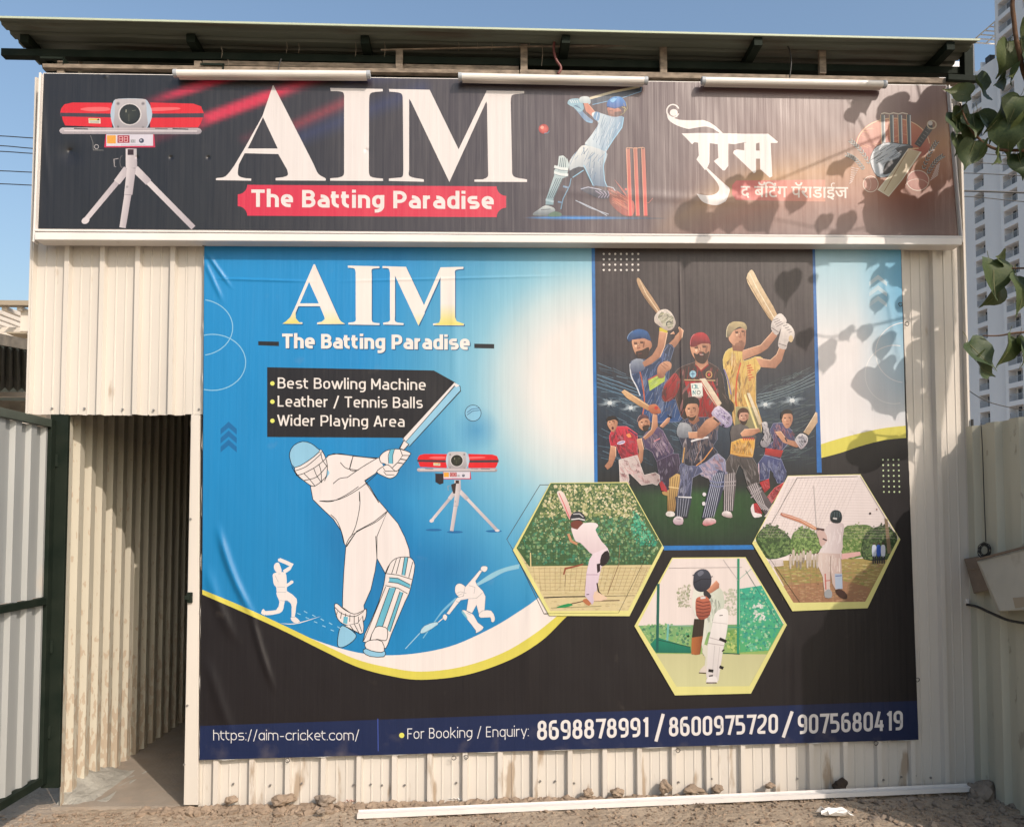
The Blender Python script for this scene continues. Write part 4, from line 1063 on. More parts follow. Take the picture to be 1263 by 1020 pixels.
def text(art, s, p0, p1, cap, S, col):
    """write s with its baseline from p0 to p1 (photo px), capitals cap px high"""
    pen = 0; all_ = []
    for ch in s:
        g_, adv = glyph(ch, S)
        for pts, cl in g_: all_.append(([(x+pen, y) for x, y in pts], cl))
        pen += adv
    tot = pen-S.get('sp', .14)-S['w']; lenpx = math.hypot(p1[0]-p0[0], p1[1]-p0[1]); kx = lenpx/(tot+S['w']); ux = ((p1[0]-p0[0])/lenpx, (p1[1]-p0[1])/lenpx)
    # build outlines in letter space so that the pen keeps its width, then place
    for pts, cl in all_:
        n = len(pts); L = []; Rr = []; w = S['w']/2
        for i in range(n):
            a = pts[i-1] if (i > 0 or cl) else pts[i]; b_ = pts[(i+1) % n] if (i < n-1 or cl) else pts[i]
            e1 = (pts[i][0]-a[0], pts[i][1]-a[1]); e2 = (b_[0]-pts[i][0], b_[1]-pts[i][1]); l1, l2 = math.hypot(*e1), math.hypot(*e2)
            if l1 < 1e-6: e1, l1 = e2, l2
            if l2 < 1e-6: e2, l2 = e1, l1
            if l1 < 1e-6: continue
            n1, n2 = (-e1[1]/l1, e1[0]/l1), (-e2[1]/l2, e2[0]/l2); nx, ny = n1[0]+n2[0], n1[1]+n2[1]; q = math.hypot(nx, ny)
            if q < 1e-3: nx, ny, q = n1[0], n1[1], 1
            nx, ny = nx/q, ny/q; k = w/max(.45, nx*n1[0]+ny*n1[1]); L.append((pts[i][0]+nx*k, pts[i][1]+ny*k)); Rr.append((pts[i][0]-nx*k, pts[i][1]-ny*k))
        def T(q): X_ = (q[0]+S['w']/2)*kx; return (p0[0]+ux[0]*X_, p0[1]+ux[1]*X_-q[1]*cap)
        P = [T(q) for q in L]+[T(q) for q in Rr]; n = len(L); m = n if cl else n-1
        art.put(P, [(i, (i+1) % n, n+(i+1) % n, n+i) for i in range(m)], [inkc(col)]*(2*n))
ROB = dict(w=.19, xh=.75, r=.30, W=.40, CW=.46, K=1, D=.4, sp=.10, space=.34)
CHG = dict(w=.20, xh=.76, r=.20, W=.37, CW=.42, K=1, D=.4, sp=.07, space=.30, desc=.28)
CHM = dict(w=.125, xh=.74, r=.20, W=.40, CW=.48, K=1, D=.4, sp=.12, space=.30)
POP = dict(w=.085, xh=.74, r=.5, W=.56, CW=.56, K=1, D=.4, sp=.14, space=.36, a1=True, desc=.30)
POQ = dict(w=.085, xh=.72, r=.5, W=.52, CW=.50, K=1, D=.4, sp=.14, space=.36, a1=True, desc=.30)
NUM = dict(w=.155, xh=.74, r=.17, W=.40, CW=.48, K=1, D=.36, sp=.10, space=.42)
WH = (240,233,230)
def textbody(art, s, p0, p1, cap, col, bold):
    """conjunct scripts: outlines from Blender's own built-in face"""
    cu = bpy.data.curves.new('lettering_outline', 'FONT'); cu.body = s; cu.offset = bold
    ob = bpy.data.objects.new('lettering_outline', cu); COL.objects.link(ob); bpy.context.view_layer.update()
    me = bpy.data.meshes.new_from_object(ob.evaluated_get(bpy.context.evaluated_depsgraph_get()))
    V = [v.co.copy() for v in me.vertices]; Fc = [tuple(f.vertices) for f in me.polygons]
    bpy.data.objects.remove(ob); bpy.data.curves.remove(cu); bpy.data.meshes.remove(me)
    if not V: return
    x0, x1 = min(v.x for v in V), max(v.x for v in V); lp = math.hypot(p1[0]-p0[0], p1[1]-p0[1]); k = lp/(x1-x0)
    ux = ((p1[0]-p0[0])/lp, (p1[1]-p0[1])/lp); y1 = max(v.y for v in V)
    P = [(p0[0]+ux[0]*(v.x-x0)*k, p0[1]+ux[1]*(v.x-x0)*k-v.y/y1*cap) for v in V]
    # islands may overlap: give every island its own hair's breadth
    art.put(P, Fc, [inkc(col)]*len(P))

# ------------------------------------------------------------------ sign board print
SP = SY - .0015
def seg(px, py, a, b, w):
    dx, dy = b[0]-a[0], b[1]-a[1]; L2 = dx*dx+dy*dy; t = ((px-a[0])*dx+(py-a[1])*dy)/L2; tt = max(0, min(1, t))
    d = math.hypot(px-a[0]-dx*tt, py-a[1]-dy*tt); return max(0, 1-d/w)
def signbg(x, y):
    c = (36,34,36)
    c = mixc(c, (72,60,68), (x-250)/450)  # paler and pinker rightward: print tone with glare haze put into the ink
    c = mixc(c, (118,88,86), (x-640)/330)
    s = seg(x, y, (180,128), (330,78), 9); c = mixc(c, (205,45,75), s*1.5*min(1, max(0,(x-165)/70)))
    s = seg(x, y, (246,150), (420,86), 11); c = mixc(c, (215,45,75), s*1.5*min(1,(440-x)/120))
    s = seg(x, y, (190,172), (250,150), 9); c = mixc(c, (110,40,55), s*.8)
    s = seg(x, y, (365,155), (440,120), 11); c = mixc(c, (150,55,65), s*.9)
    s = seg(x, y, (300,172), (330,160), 8); c = mixc(c, (110,45,55), s*.6)
    s = seg(x, y, (370,170), (520,110), 16); c = mixc(c, (45,55,110), s*.6)
    s = seg(x, y, (430,100), (500,92), 12); c = mixc(c, (60,60,110), s*.5)
    # amber sweep at the right
    if x > 790:
        t = (x-790)/390; yc = 300-150*t-22*math.sin(t*5.3); w = 26+34*t
        for off, cc, k in ((0,(205,150,70),.85),(34,(165,90,55),.6),(-36,(120,75,60),.5),(-70,(105,70,70),.35)):
            s = max(0, 1-abs(y-yc-off)/w); c = mixc(c, cc, s*k*min(1, t*3))
        s = max(0, 1-math.hypot((x-1105)/95, (y-215)/80)); c = mixc(c, (190,120,95), s*.5)
    return c
ar = Art(sign, SP, 0)
ar.grid(((54,91),(1167,106),(1182,291),(47,282)), 300, 50, signbg); ar.done('printed_sheet')
# big AIM
ar = Art(sign, SP, 40); ar.at(240, 80, 3.08)
ar.p(bez([(83,440),(83,432),(118,424),(150,385)],5)[1:]+[(190,318),(258,195),(297,80),(300,80)]+bez([(452,378),(470,415),(497,432),(497,441)],5)+[(308,440),(308,431)]+bez([(335,428),(354,420),(352,400)],4)+[(318,340),(190,337)]+bez([(168,380),(165,418),(185,430),(215,433)],5)+[(215,441)], WH)
ar.p([(202,319),(316,319),(260,200)], (50,46,49))
ar.p([(515,89),(715,93),(715,102)]+bez([(700,103),(668,110),(663,140)],4)+bez([(662,390),(668,425),(715,433)],4)+[(717,442),(515,441),(515,432)]+bez([(545,430),(566,420),(568,390)],4)+bez([(568,135),(563,105),(517,101)],4), WH)
ar.p([(738,93),(893,96),(1003,322),(1110,99),(1252,101),(1252,110)]+bez([(1225,112),(1205,118),(1201,145)],4)+bez([(1206,390),(1212,425),(1263,436)],4)+[(1263,446),(1063,445),(1063,437)]+bez([(1095,436),(1114,425),(1115,395)],4)+[(1111,150),(1108,140),(968,446),(822,140),(815,130),(815,400)]+bez([(815,400),(818,425),(871,436)],4)+[(871,445),(738,442),(738,433)]+bez([(770,430),(790,425),(793,395)],4)+bez([(791,140),(785,110),(740,103)],4), WH)
RED = (222,40,72)
ar.at(250, 220, 3.2385)
def plaque(art, x0, y0, x1, y1, r, col, skew=0):
    pts = []
    for (cx, cy, a0) in ((x0,y0,0),(x1,y0,90),(x1,y1,180),(x0,y1,270)):
        for i in range(7):
            a = math.radians(a0+90-i*15) ; pts.append((cx+r*math.cos(a)*1, cy+r*math.sin(a)+skew*(cx-x0)/(x1-x0)))
    art.p(pts, col)
plaque(ar, 140, 27, 1212, 150, 38, RED, 6)
ar.done('lettering', 'big white serif AIM and a red plaque')
ar = Art(sign, SP, 120)
text(ar, 'The Batting Paradise', (310,255.5), (609,258.5), 21.5, ROB, WH)
ar.done('lettering', 'white words The Batting Paradise on the red plaque')
# Hindi name
ar = Art(sign, SP, 40); ar.at(810, 110, 5.052)
ar.ring(101, 138, 38, 40, 8, WH, .4, 5.9); ar.e(106, 148, 24, 22, WH)
ar.p(bez([(62,140),(72,190),(120,225),(185,248)],5)+bez([(200,250),(300,235),(350,248),(395,278)],5)+bez([(412,276),(380,245),(340,215),(300,197)],5)+bez([(290,194),(200,196),(130,190),(80,165)],5), WH)
ar.p([(155,278),(260,275),(400,276),(545,280),(695,280),(755,330),(750,337),(700,337),(640,335),(600,345),(550,332),(480,345),(440,340),(380,345),(330,338),(260,336),(235,332),(220,345)], WH)
ar.p([(258,335),(330,335),(328,460),(312,500),(300,505),(247,440),(262,415)], WH)
ar.p([(380,340),(446,340),(446,480),(425,508),(412,508),(355,450),(384,430)], WH)
ar.p(bez([(300,495),(380,590),(382,640),(330,664),(250,654)],6)+bez([(250,656),(290,705),(370,725),(430,700)],5)+bez([(440,680),(455,625),(420,590),(312,490)],6), WH)
ar.p([(480,385),(500,378),(560,385),(560,480),(605,485),(618,520),(605,525),(475,400)], WH)
ar.p([(545,335),(618,335),(618,520),(600,520),(545,465)], WH)
ar.p([(600,385),(650,385),(650,435),(600,435)], WH)
ar.p([(640,335),(710,335),(720,545),(705,553),(645,500)], WH)
ar.at(0, 0, 1)
ar.p([(903,229),(908,223),(1018,222),(1018,249),(908,247),(903,240)], (215,84,80), (205,130,100), ax=(1,0))
textbody(ar, 'द बॅिटंग पॅराडाईज', (913.5,243), (1046,244.5), 19, (238,225,215), .012)
ar.done('lettering', 'ornate white Hindi lettering with a faded red plaque')
# the bowling machine
def machine(art, t, cut=980):
    art.at(*t)
    G1, G2, RD, RL_, RDk = (205,200,203), (165,160,165), (228,36,44), (250,110,110), (180,25,35)
    art.p([(150,200),(200,188),(450,190),(450,262),(122,262),(130,225)], RD); art.p([(690,188),(960,195),(1010,212),(1030,262),(700,262)], RD)
    art.p([(135,272),(450,278),(450,345),(155,332),(140,300)], RD); art.p([(690,278),(1022,275),(1008,320),(990,345),(690,345)], RD)
    art.p([(122,252),(450,258),(450,282),(124,276)], (70,60,68)); art.p([(690,258),(1028,255),(1026,282),(690,284)], (70,60,68))
    art.p(sm([(250,232),(300,218),(420,218),(430,238),(330,244)]), RL_); art.p(sm([(690,222),(850,218),(870,232),(700,242)]), RL_)
    art.p([(302,286),(376,288),(378,320),(303,318)], (230,225,205)); art.p([(306,289),(372,290),(372,299),(306,299)], (225,190,60)); art.p([(355,300),(372,300),(364,287)], (40,40,40))
    for k in range(3): art.l([(307,304+k*5),(370,305+k*5)], 1.5, (90,90,90))
    art.p(sm([(440,260),(455,190),(490,165),(640,165),(680,190),(703,260),(680,330),(640,362),(490,362),(455,330)]), (188,205,222))
    art.p(sm([(470,180),(490,166),(640,166),(662,180),(668,260),(660,362),(475,362),(466,260)],2), G1, G2)
    for q in ((488,195),(645,195),(488,340),(645,345)): art.e(q[0], q[1], 12, 12, G2); art.e(q[0], q[1], 6, 6, (120,115,118))
    art.e(562, 262, 74, 70, (225,220,220)); art.e(562, 262, 66, 64, (60,62,50), col2=(38,38,30)); art.l([(538,232),(538,250)], 6, (170,170,150)); art.l([(556,262),(556,305)], 2, (120,120,100)); art.l([(575,240),(600,236)], 2, (150,150,130))
    art.p([(410,388),(715,388),(722,470),(400,470)], (205,45,80)); art.p([(414,388),(708,388),(708,460),(414,462)], (225,220,232))
    art.p([(418,394),(474,394),(474,446),(418,446)], (240,170,60)); art.p([(484,394),(560,394),(560,442),(484,442)], (165,25,50))
    for x0 in (494, 526):
        for q in (((x0,402),(x0+22,402)),((x0,418),(x0+22,418)),((x0,434),(x0+22,434)),((x0,402),(x0,434)),((x0+22,402),(x0+22,434))): art.l(q, 4, (240,190,190))
    art.p([(566,420),(598,420),(598,442),(566,442)], (190,190,195)); art.ring(580,431,8,7,2,(80,80,90)); art.e(635,428,16,15,(70,75,95)); art.e(632,425,6,6,(190,190,205)); art.l([(505,455),(660,455)], 2, (150,140,150))
    art.p([(118,366),(124,354),(138,346),(990,348),(1006,354),(1015,368),(1008,382),(992,388),(138,386),(124,378)], (215,205,208), (150,142,148), ax=(.02,1)); art.l([(150,366),(985,368)], 5, (240,232,235))
    art.l([(210,352),(300,355)], 6, (40,36,38)); art.l([(830,353),(930,356)], 6, (40,36,38)); art.l([(720,352),(800,354)], 4, (60,50,55))
    art.l([(314,395),(330,440),(332,486),(398,488)], 4, (120,118,115)); art.ring(352,466,13,13,4,(185,180,180)); art.l([(490,540),(462,545),(465,590),(475,592)], 5, (165,160,160)); art.ring(512,560,12,36,4,(110,106,106),1.2,5)
    LG, LG2 = (226,218,220), (188,178,184)
    art.p([(536,478),(604,478),(608,600),(536,600)], LG, LG2, ax=(1,0)); art.p([(548,482),(586,482),(586,518),(548,518)], (60,35,35)); art.p([(586,482),(604,482),(604,520),(586,520)], (200,194,196))
    def leg(p0, p1, w0, w1):
        dx, dy = p1[0]-p0[0], p1[1]-p0[1]; d = math.hypot(dx, dy); nx, ny = -dy/d, dx/d
        art.p([(p0[0]+nx*w0,p0[1]+ny*w0),(p1[0]+nx*w1,p1[1]+ny*w1),(p1[0]-nx*w1,p1[1]-ny*w1),(p0[0]-nx*w0,p0[1]-ny*w0)], LG, LG2, ax=(1,.2))
    leg((545,605),(480,690),24,22); leg((480,690),(285,925),17,15); art.e(283,930,26,20,LG,rot=-.5)
    leg((595,605),(680,690),24,22); 
    e1 = (962,975) if cut < 1000 else (1012,1040)
    leg((680,690),e1,17,17)
    leg((572,600),(552,765),28,26); leg((550,762),(516,975) if cut < 1000 else (505,1045),22,20); art.e(545,718,8,8,(170,165,168)); art.l([(526,765),(574,770)], 4, (150,142,148))
    if cut > 1000: art.e(1012,1040,26,14,LG)
ar = Art(sign, SP, 40); machine(ar, (50,90,5.1)); ar.done('printed_picture', 'red bowling machine on a white tripod')
# batsman on the sign
ar = Art(sign, SP, 40); ar.at(640, 95, 5.511)
B1, B2, B3, SK = (225,235,238), (120,165,195), (60,85,120), (205,130,105)
for k in range(7): ar.p(sm([(20+k*20,958),(300,938+k*3),(880-k*60,955),(960-k*90,966),(300,978-k*3)]), mixc((75,65,75),(60,140,220),k/6))
ar.p([(480,140),(640,95),(815,62),(832,72),(830,100),(700,145),(500,190)], (60,75,95)); ar.p([(480,140),(640,95),(815,62),(822,75),(640,112),(485,155)], (230,220,190)); ar.l([(500,190),(700,145),(830,100),(832,72)], 5, (120,170,210))
ar.p(sm([(370,205),(360,170),(410,160),(430,230),(480,280),(505,300),(490,315),(450,300),(400,240)]), (120,150,185)); ar.l([(455,300),(500,312)], 8, (130,180,215))
ar.p(sm([(330,180),(345,155),(400,148),(430,170),(440,220),(410,240),(375,210),(345,195)]), (150,190,210)); 
for k in range(4): ar.l([(345+k*16,158),(360+k*14,178)], 5, (225,235,240)); ar.l([(372+k*5,200),(405+k*6,192+k*9)], 3, (60,90,130))
ar.p(sm([(410,150),(430,135),(475,138),(488,170),(475,190),(440,180),(415,175)]), B1, (170,190,200))
ar.p([(440,180),(470,180),(515,240),(495,268),(455,235)], SK); ar.l([(475,190),(515,238)], 4, (235,170,140))
tor = sm([(495,255),(520,238),(600,262),(640,270),(700,268),(712,290),(700,345),(640,430),(595,500),(590,512),(450,470),(490,400),(540,320),(510,285)])
ar.p(tor, (232,240,242), (110,150,185), ax=(1,.35)); ar.strokes(tor, 26, [(90,120,155),(150,180,200),(245,250,250)], 90, 5, 1.95, .12, 3)
ar.l([(712,275),(700,345),(640,430),(595,500)], 6, (150,205,235))
ar.p(sm([(520,240),(550,250),(540,300),(505,280)]), (120,160,200)); ar.l([(535,245),(525,292)], 4, (230,240,245))
ar.p(sm([(600,215),(620,205),(680,215),(700,245),(680,270),(640,272),(610,262),(605,240)]), SK, (120,80,70)); ar.l([(615,232),(640,234)], 4, (60,40,40)); ar.l([(618,255),(640,262)], 3, (110,50,50)); ar.p([(650,240),(700,235),(690,268),(650,270)], (95,60,55))
ar.p(sm([(598,200),(605,165),(640,138),(690,138),(720,165),(730,200),(700,200),(660,212),(620,212)]), (60,150,225), (30,80,160)); ar.p(sm([(620,160),(645,146),(665,150),(640,175)]), (130,195,245)); ar.l([(598,203),(650,216),(700,204)], 5, (30,60,110))
ar.l([(728,170),(738,215),(712,248),(690,262)], 4, (150,140,90)); ar.l([(700,205),(725,215),(715,235)], 4, (190,175,110)); ar.l([(712,180),(720,212)], 3, (150,140,90))
ar.l([(450,462),(520,495),(590,508)], 9, (150,180,200)); 
lg = sm([(450,465),(590,510),(594,560),(575,610),(580,700),(592,745),(560,745),(520,740),(500,740),(440,630),(365,685),(345,640),(345,570),(400,500)])
ar.p(lg, (235,238,235), (85,110,140), ax=(.6,1)); ar.strokes(lg, 22, [(245,248,245),(100,140,180),(70,95,125)], 70, 5, 1.9, .5, 5)
ar.p(sm([(345,640),(440,615),(500,735),(470,700),(440,640),(365,690)]), (60,60,70)); ar.l([(365,685),(440,635)], 6, (150,205,235)); ar.l([(440,600),(505,738)], 6, (150,205,235)); ar.l([(590,512),(575,612),(582,705),(600,750)], 5, (150,205,235))
pad = [(272,540),(300,535),(330,560),(342,600),(325,680),(300,690),(235,830),(235,870),(180,870),(185,830),(240,670),(238,640),(265,600)]
ar.p(pad, (215,228,228), (130,160,170)); 
for k in range(4): ar.l([(285+k*12,550),(272+k*14,640)], 4, (60,80,95)); ar.l([(255+k*14,690),(198+k*12,825)], 4, (60,80,95))
for y_ in (610, 650): ar.l([(240,y_),(285,y_+14),(335,y_+18)], 18, (228,236,236)); ar.l([(240,y_+11),(285,y_+25),(332,y_+29)], 3, (70,95,110))
ar.l([(182,835),(236,850)], 14, (170,195,205)); ar.l([(355,690),(345,740),(300,830),(285,900)], 6, (120,165,195)); ar.l([(300,745),(340,755)], 12, (120,150,180)); ar.l([(265,850),(295,855)], 10, (110,145,180))
ar.p(sm([(95,930),(130,905),(180,875),(235,890),(245,915),(200,940),(110,945)]), (205,215,215), (90,100,110)); ar.p(sm([(200,935),(245,915),(290,930),(280,948),(210,950)]), (90,120,100)); ar.l([(150,905),(215,900)], 4, (60,70,80)); ar.l([(95,938),(200,944)], 4, (120,130,120))
ar.p(sm([(420,765),(450,748),(560,765),(615,785),(620,820),(560,830),(480,800)]), (70,70,85)); ar.l([(420,764),(470,750),(560,768)], 5, (190,195,215)); 
for k in range(4): ar.l([(520+k*28,775),(560+k*18,800),(540+k*20,822)], 5, (175,165,190))
ar.p(sm([(600,750),(640,760),(700,800),(780,850),(775,940),(700,935),(620,860),(615,800)]), (120,70,60), (200,95,85), ax=(1,0)); ar.strokes([(600,750),(700,790),(780,850),(770,935),(640,870)], 25, [(225,150,120),(240,120,100),(90,60,50)], 120, 5, .55, .2, 8)
for q in (((385,840),(480,890),(610,935)),((410,850),(520,900),(600,945)),((600,745),(640,755),(655,775))): ar.l(q, 5, (190,200,215), taper=False)
for k in range(9): ar.l([(735,820),(735-(60-k*9)*1.4,700+k*14),], 2, (200,120,110))
for x0 in (730, 780, 833):
    ar.p([(x0,490),(x0+22,490),(x0+40,945),(x0+16,945)], (190,120,100), (232,90,85)); ar.l([(x0,488),(x0+17,945)], 4, (240,175,145)); ar.l([(x0+22,488),(x0+40,945)], 3, (225,140,120)); ar.ring(x0+11,488,11,6,3,(240,185,150),math.pi,2*math.pi)
ar.l([(745,482),(790,488),(845,480)], 4, (230,180,150))
ar.e(168, 355, 34, 33, (235,110,95), col2=(170,50,45)); ar.e(158, 345, 12, 11, (250,170,150)); ar.l([(172,385),(195,384),(207,370)], 3, (110,160,190))
ar.e(727, 765, 8, 8, (220,100,90)); ar.l([(870,860),(885,855),(910,825)], 4, (190,120,110))
ar.done('printed_picture', 'batsman in blue helmet with stumps and a red ball')
# emblem
ar = Art(sign, SP, 40); ar.at(1020, 110, 5.665)
GLD = (235,195,150)
disc = [(205,380),(215,330),(260,270),(330,228),(420,205),(520,208),(610,240),(680,290),(720,350),(715,420),(640,480),(340,520),(280,480)]
ar.p(sm(disc), (200,120,80), (170,75,60)); ar.strokes(disc, 40, [(215,140,95),(180,90,65),(225,160,110)], 60, 8, 0, .5, 4)
ar.ring(462, 400, 255, 195, 6, GLD, math.pi*1.02, math.pi*1.97)
for k in range(4):
    x0 = 375+k*60; ar.p([(x0,180),(x0+30,180),(x0+34,400),(x0+8,400)], (50,62,72), (100,115,120), ax=(1,0)); ar.l([(x0+26,185),(x0+31,395)], 6, (225,228,225)); ar.l([(x0,182),(x0+8,398)], 4, GLD)
for k in range(3): ar.l([(378+k*62,175),(402+k*62,168),(440+k*62,176)], 8, (215,200,180))
hel = sm([(305,520),(310,460),(350,400),(430,375),(520,385),(590,400),(560,480),(500,560),(430,610),(350,610)])
ar.p(hel, (225,232,238), (150,165,175), ax=(1,.4)); ar.l(hel, 5, (40,45,50), closed=True); ar.strokes(hel, 30, [(60,65,70),(240,242,240),(130,140,150)], 90, 7, -.6, .2, 6)
ar.p(sm([(395,560),(420,510),(500,480),(560,400),(600,420),(480,560),(400,600)]), (60,60,62)); ar.p(sm([(480,420),(560,395),(590,405),(540,460)]), (80,82,85))
bat = [(568,420),(655,440),(520,640),(430,750),(358,705),(440,600)]
ar.p(bat, (238,225,190), (215,190,150), ax=(1,0)); ar.l(bat, 6, (250,240,215), closed=True); ar.l([(560,440),(400,715)], 5, (180,140,100)); ar.l([(568,420),(640,415)], 8, GLD)
ar.p([(610,385),(700,250),(735,250),(740,280),(650,410)], (45,45,48)); ar.ring(732, 250, 30, 28, 9, (200,180,150)); ar.e(722,240,16,16,(205,195,185))
for k in range(6): ar.l([(628+k*14,378-k*21),(650+k*14,395-k*21)], 4, (120,118,115))
ar.e(635, 640, 75, 68, (210,150,130), col2=(190,120,105)); ar.ring(635,640,77,70,5,(245,225,205)); ar.ring(630,690,85,60,4,(240,210,190),3.4,5.8); ar.ring(305,665,52,55,6,(240,215,195)); ar.e(305,665,46,49,(200,140,120)); ar.ring(285,665,22,44,3,(235,205,185),-1.3,1.3)
def laurel(x0, y0, x1, y1, side):
    for k in range(9):
        t = k/8; x, y = x0+(x1-x0)*t, y0+(y1-y0)*t-18*math.sin(t*3.1)
        for s_ in (-1, 1):
            a = math.atan2(y1-y0, x1-x0)+s_*.7
            ar.l([(x,y),(x+13*math.cos(a),y+13*math.sin(a)),(x+28*math.cos(a-s_*.3),y+28*math.sin(a-s_*.3))], 12, (50,62,72), taper=True); ar.l([(x,y),(x+26*math.cos(a),y+26*math.sin(a))], 2, (235,230,215))
laurel(300, 520, 175, 375, 1); laurel(260, 560, 150, 470, 1); laurel(670, 560, 760, 385, -1); laurel(700, 590, 800, 480, -1)
for k in range(8): ar.l([(220-k*6,560+k*12),(170-k*2,550+k*16)], 5, (225,200,190)); ar.l([(720+k*6,640-k*14),(775+k*2,600-k*12)], 5, (225,200,190))
ar.done('printed_picture', 'cricket emblem with stumps, helmet, bat, balls and laurels')

# ------------------------------------------------------------------ banner print
BP = BY
BL1 = (36,146,212)
def blue(x, y):
    c = mixc((38,150,218), (30,138,200), (y-300)/450)
    d = math.hypot(x-735, (y-470)/(1.15 if y > 470 else 1.0)); b0 = c
    for d0, d1, c0, c1 in ((0,70,(242,236,232),(242,236,232)),(70,115,(242,236,232),(200,222,228)),(115,150,(200,222,228),(142,200,224)),(150,205,(142,200,224),(84,168,212)),(205,290,(84,168,212),b0)):
        if d0 <= d < d1: c = mixc(c0, c1, (d-d0)/(d1-d0))
    for (sx, sy, r) in ((470,700,90),(440,640,70),(560,700,60),(500,560,60)):
        k = max(0, 1-math.hypot(x-sx, y-sy)/r); c = mixc(c, (24,105,165), k*.45)
    k = max(0, 1-math.hypot(x-588, y-530)/30); c = mixc(c, (35,125,190), k*.5)
    return c
def skyR(x, y):
    t = max(0, min(1, (y-310)/110)); c = mixc((165,212,232), (242,238,238), t)
    k = max(0, min(1, (x-1055)/60))*max(0, 1-abs(y-340)/190); return mixc(c, (70,170,222), k*.8)
ar = Art(banner, BP, 0)
ar.grid(((252,298),(1111,303),(1133,912),(246,937)), 80, 70, lambda x, y: (38,35,38))
ar.lv = 2
# right hand white to blue field
ar.grid(((1003,303),(1111,304),(1117,532),(1012,556)), 24, 40, skyR)
P_ = bez([(1012,548),(1035,541),(1062,534),(1090,528),(1117,525)],5); Q_ = bez([(1012,565),(1035,559),(1062,550),(1090,543),(1117.5,540)],5)
ar.p(P_+list(reversed(Q_)), (226,216,96)); R_ = bez([(1012,585),(1118,600)],2)
ar.p(Q_+[(1119,600),(1012,600)], (38,35,38))
# blue field and swoosh
top = [(252,298),(734,300)]
bl = bez([(249.5,727),(300,750),(345,771),(400,793),(450,806),(500,807),(555,797),(605,775),(640,754),(664,737),(692,712),(733,675)],6)
cols_n = 120; rows_n = 90
def yb(x):
    for (a, b_) in zip(bl, bl[1:]):
        if a[0] <= x <= b_[0]: return a[1]+(b_[1]-a[1])*(x-a[0])/(b_[0]-a[0]+1e-9)
    return bl[-1][1] if x > bl[-1][0] else bl[0][1]
P = []; cs = []
for j in range(rows_n+1):
    for i in range(cols_n+1):
        u = i/cols_n; v = j/rows_n; xb = 249.5+(733-249.5)*u; xt = 252+(734-252)*u; x = xt*(1-v)+xb*v; y = (298+2*u)*(1-v)+yb(xb)*v; P.append((x,y)); cs.append(inkc(blue(x,y)))
ar.put(P, [(j*(cols_n+1)+i, j*(cols_n+1)+i+1, (j+1)*(cols_n+1)+i+1, (j+1)*(cols_n+1)+i) for j in range(rows_n) for i in range(cols_n)], cs)
yc_ = bez([(249.5,727),(300,748),(350,771),(400,795),(440,813),(480,823),(520,828),(570,822),(620,805),(660,781),(690,757),(705,745)],6)
yo_ = bez([(249.5,733),(300,755),(350,778),(400,803),(440,822),(480,833),(520,838),(575,832),(628,814),(668,790),(697,762),(712,750)],6)
ar.p(bl[:-1]+[(733,675),(705,745)]+list(reversed(yc_)), (244,236,232))
ar.p(yc_+list(reversed(yo_)), (226,216,96))
# dark blue band
ar.grid(((246.5,895),(1131,864),(1133,912),(246,937)), 60, 4, lambda x, y: (26,46,84))
ar.l([(466,886),(466.5,926)], 1.2, (70,90,170))
for cx, cy in ((246,404),(262,447)):
    pts = [(cx+41*math.cos(a), cy+35*math.sin(a)*1.0) for a in [math.radians(k*6) for k in range(61)] if cx+41*math.cos(a) > 251]
    pts = [(cx+41*math.cos(math.radians(k)), cy+34.5*math.sin(math.radians(k))) for k in range(-180, 181, 5)]; run = [p_ for p_ in pts if p_[0] > 251]
    ar.l(run, 1.1, (150,205,235))
for k in range(3):
    y = 520+k*11; ar.p([(272,y+9),(282,y),(292,y+9),(292,y+16),(282,y+7.5),(272,y+16)], (24,112,172))
    y = 365-k*13; ar.p([(1072,y+9),(1083,y),(1094,y+9),(1094,y+14),(1083,y+6),(1072,y+14)], (196,222,234))
for cx, cy, r in ((1117,435,37),(1103,462,36)):
    run = [(cx+r*math.cos(math.radians(k)), cy+r*1.0*math.sin(math.radians(k))) for k in range(60, 301, 6)]; run = [p_ for p_ in run if p_[0] < 1114]
    ar.l(run, 1.0, (250,250,250))
for i in range(4):
    for j in range(7): ar.e(1089+i*6.4+j*.2, 567+j*6.6, 1.1, 1.1, (215,235,190), n=8)
# thin outlines round the left hexagon
ar.l([(756,597),(666,598),(625,665),(634,680),(671,757),(762,756)], .8, (70,70,70))
ar.done('printed_sheet', 'blue, white, yellow and black printed ground')

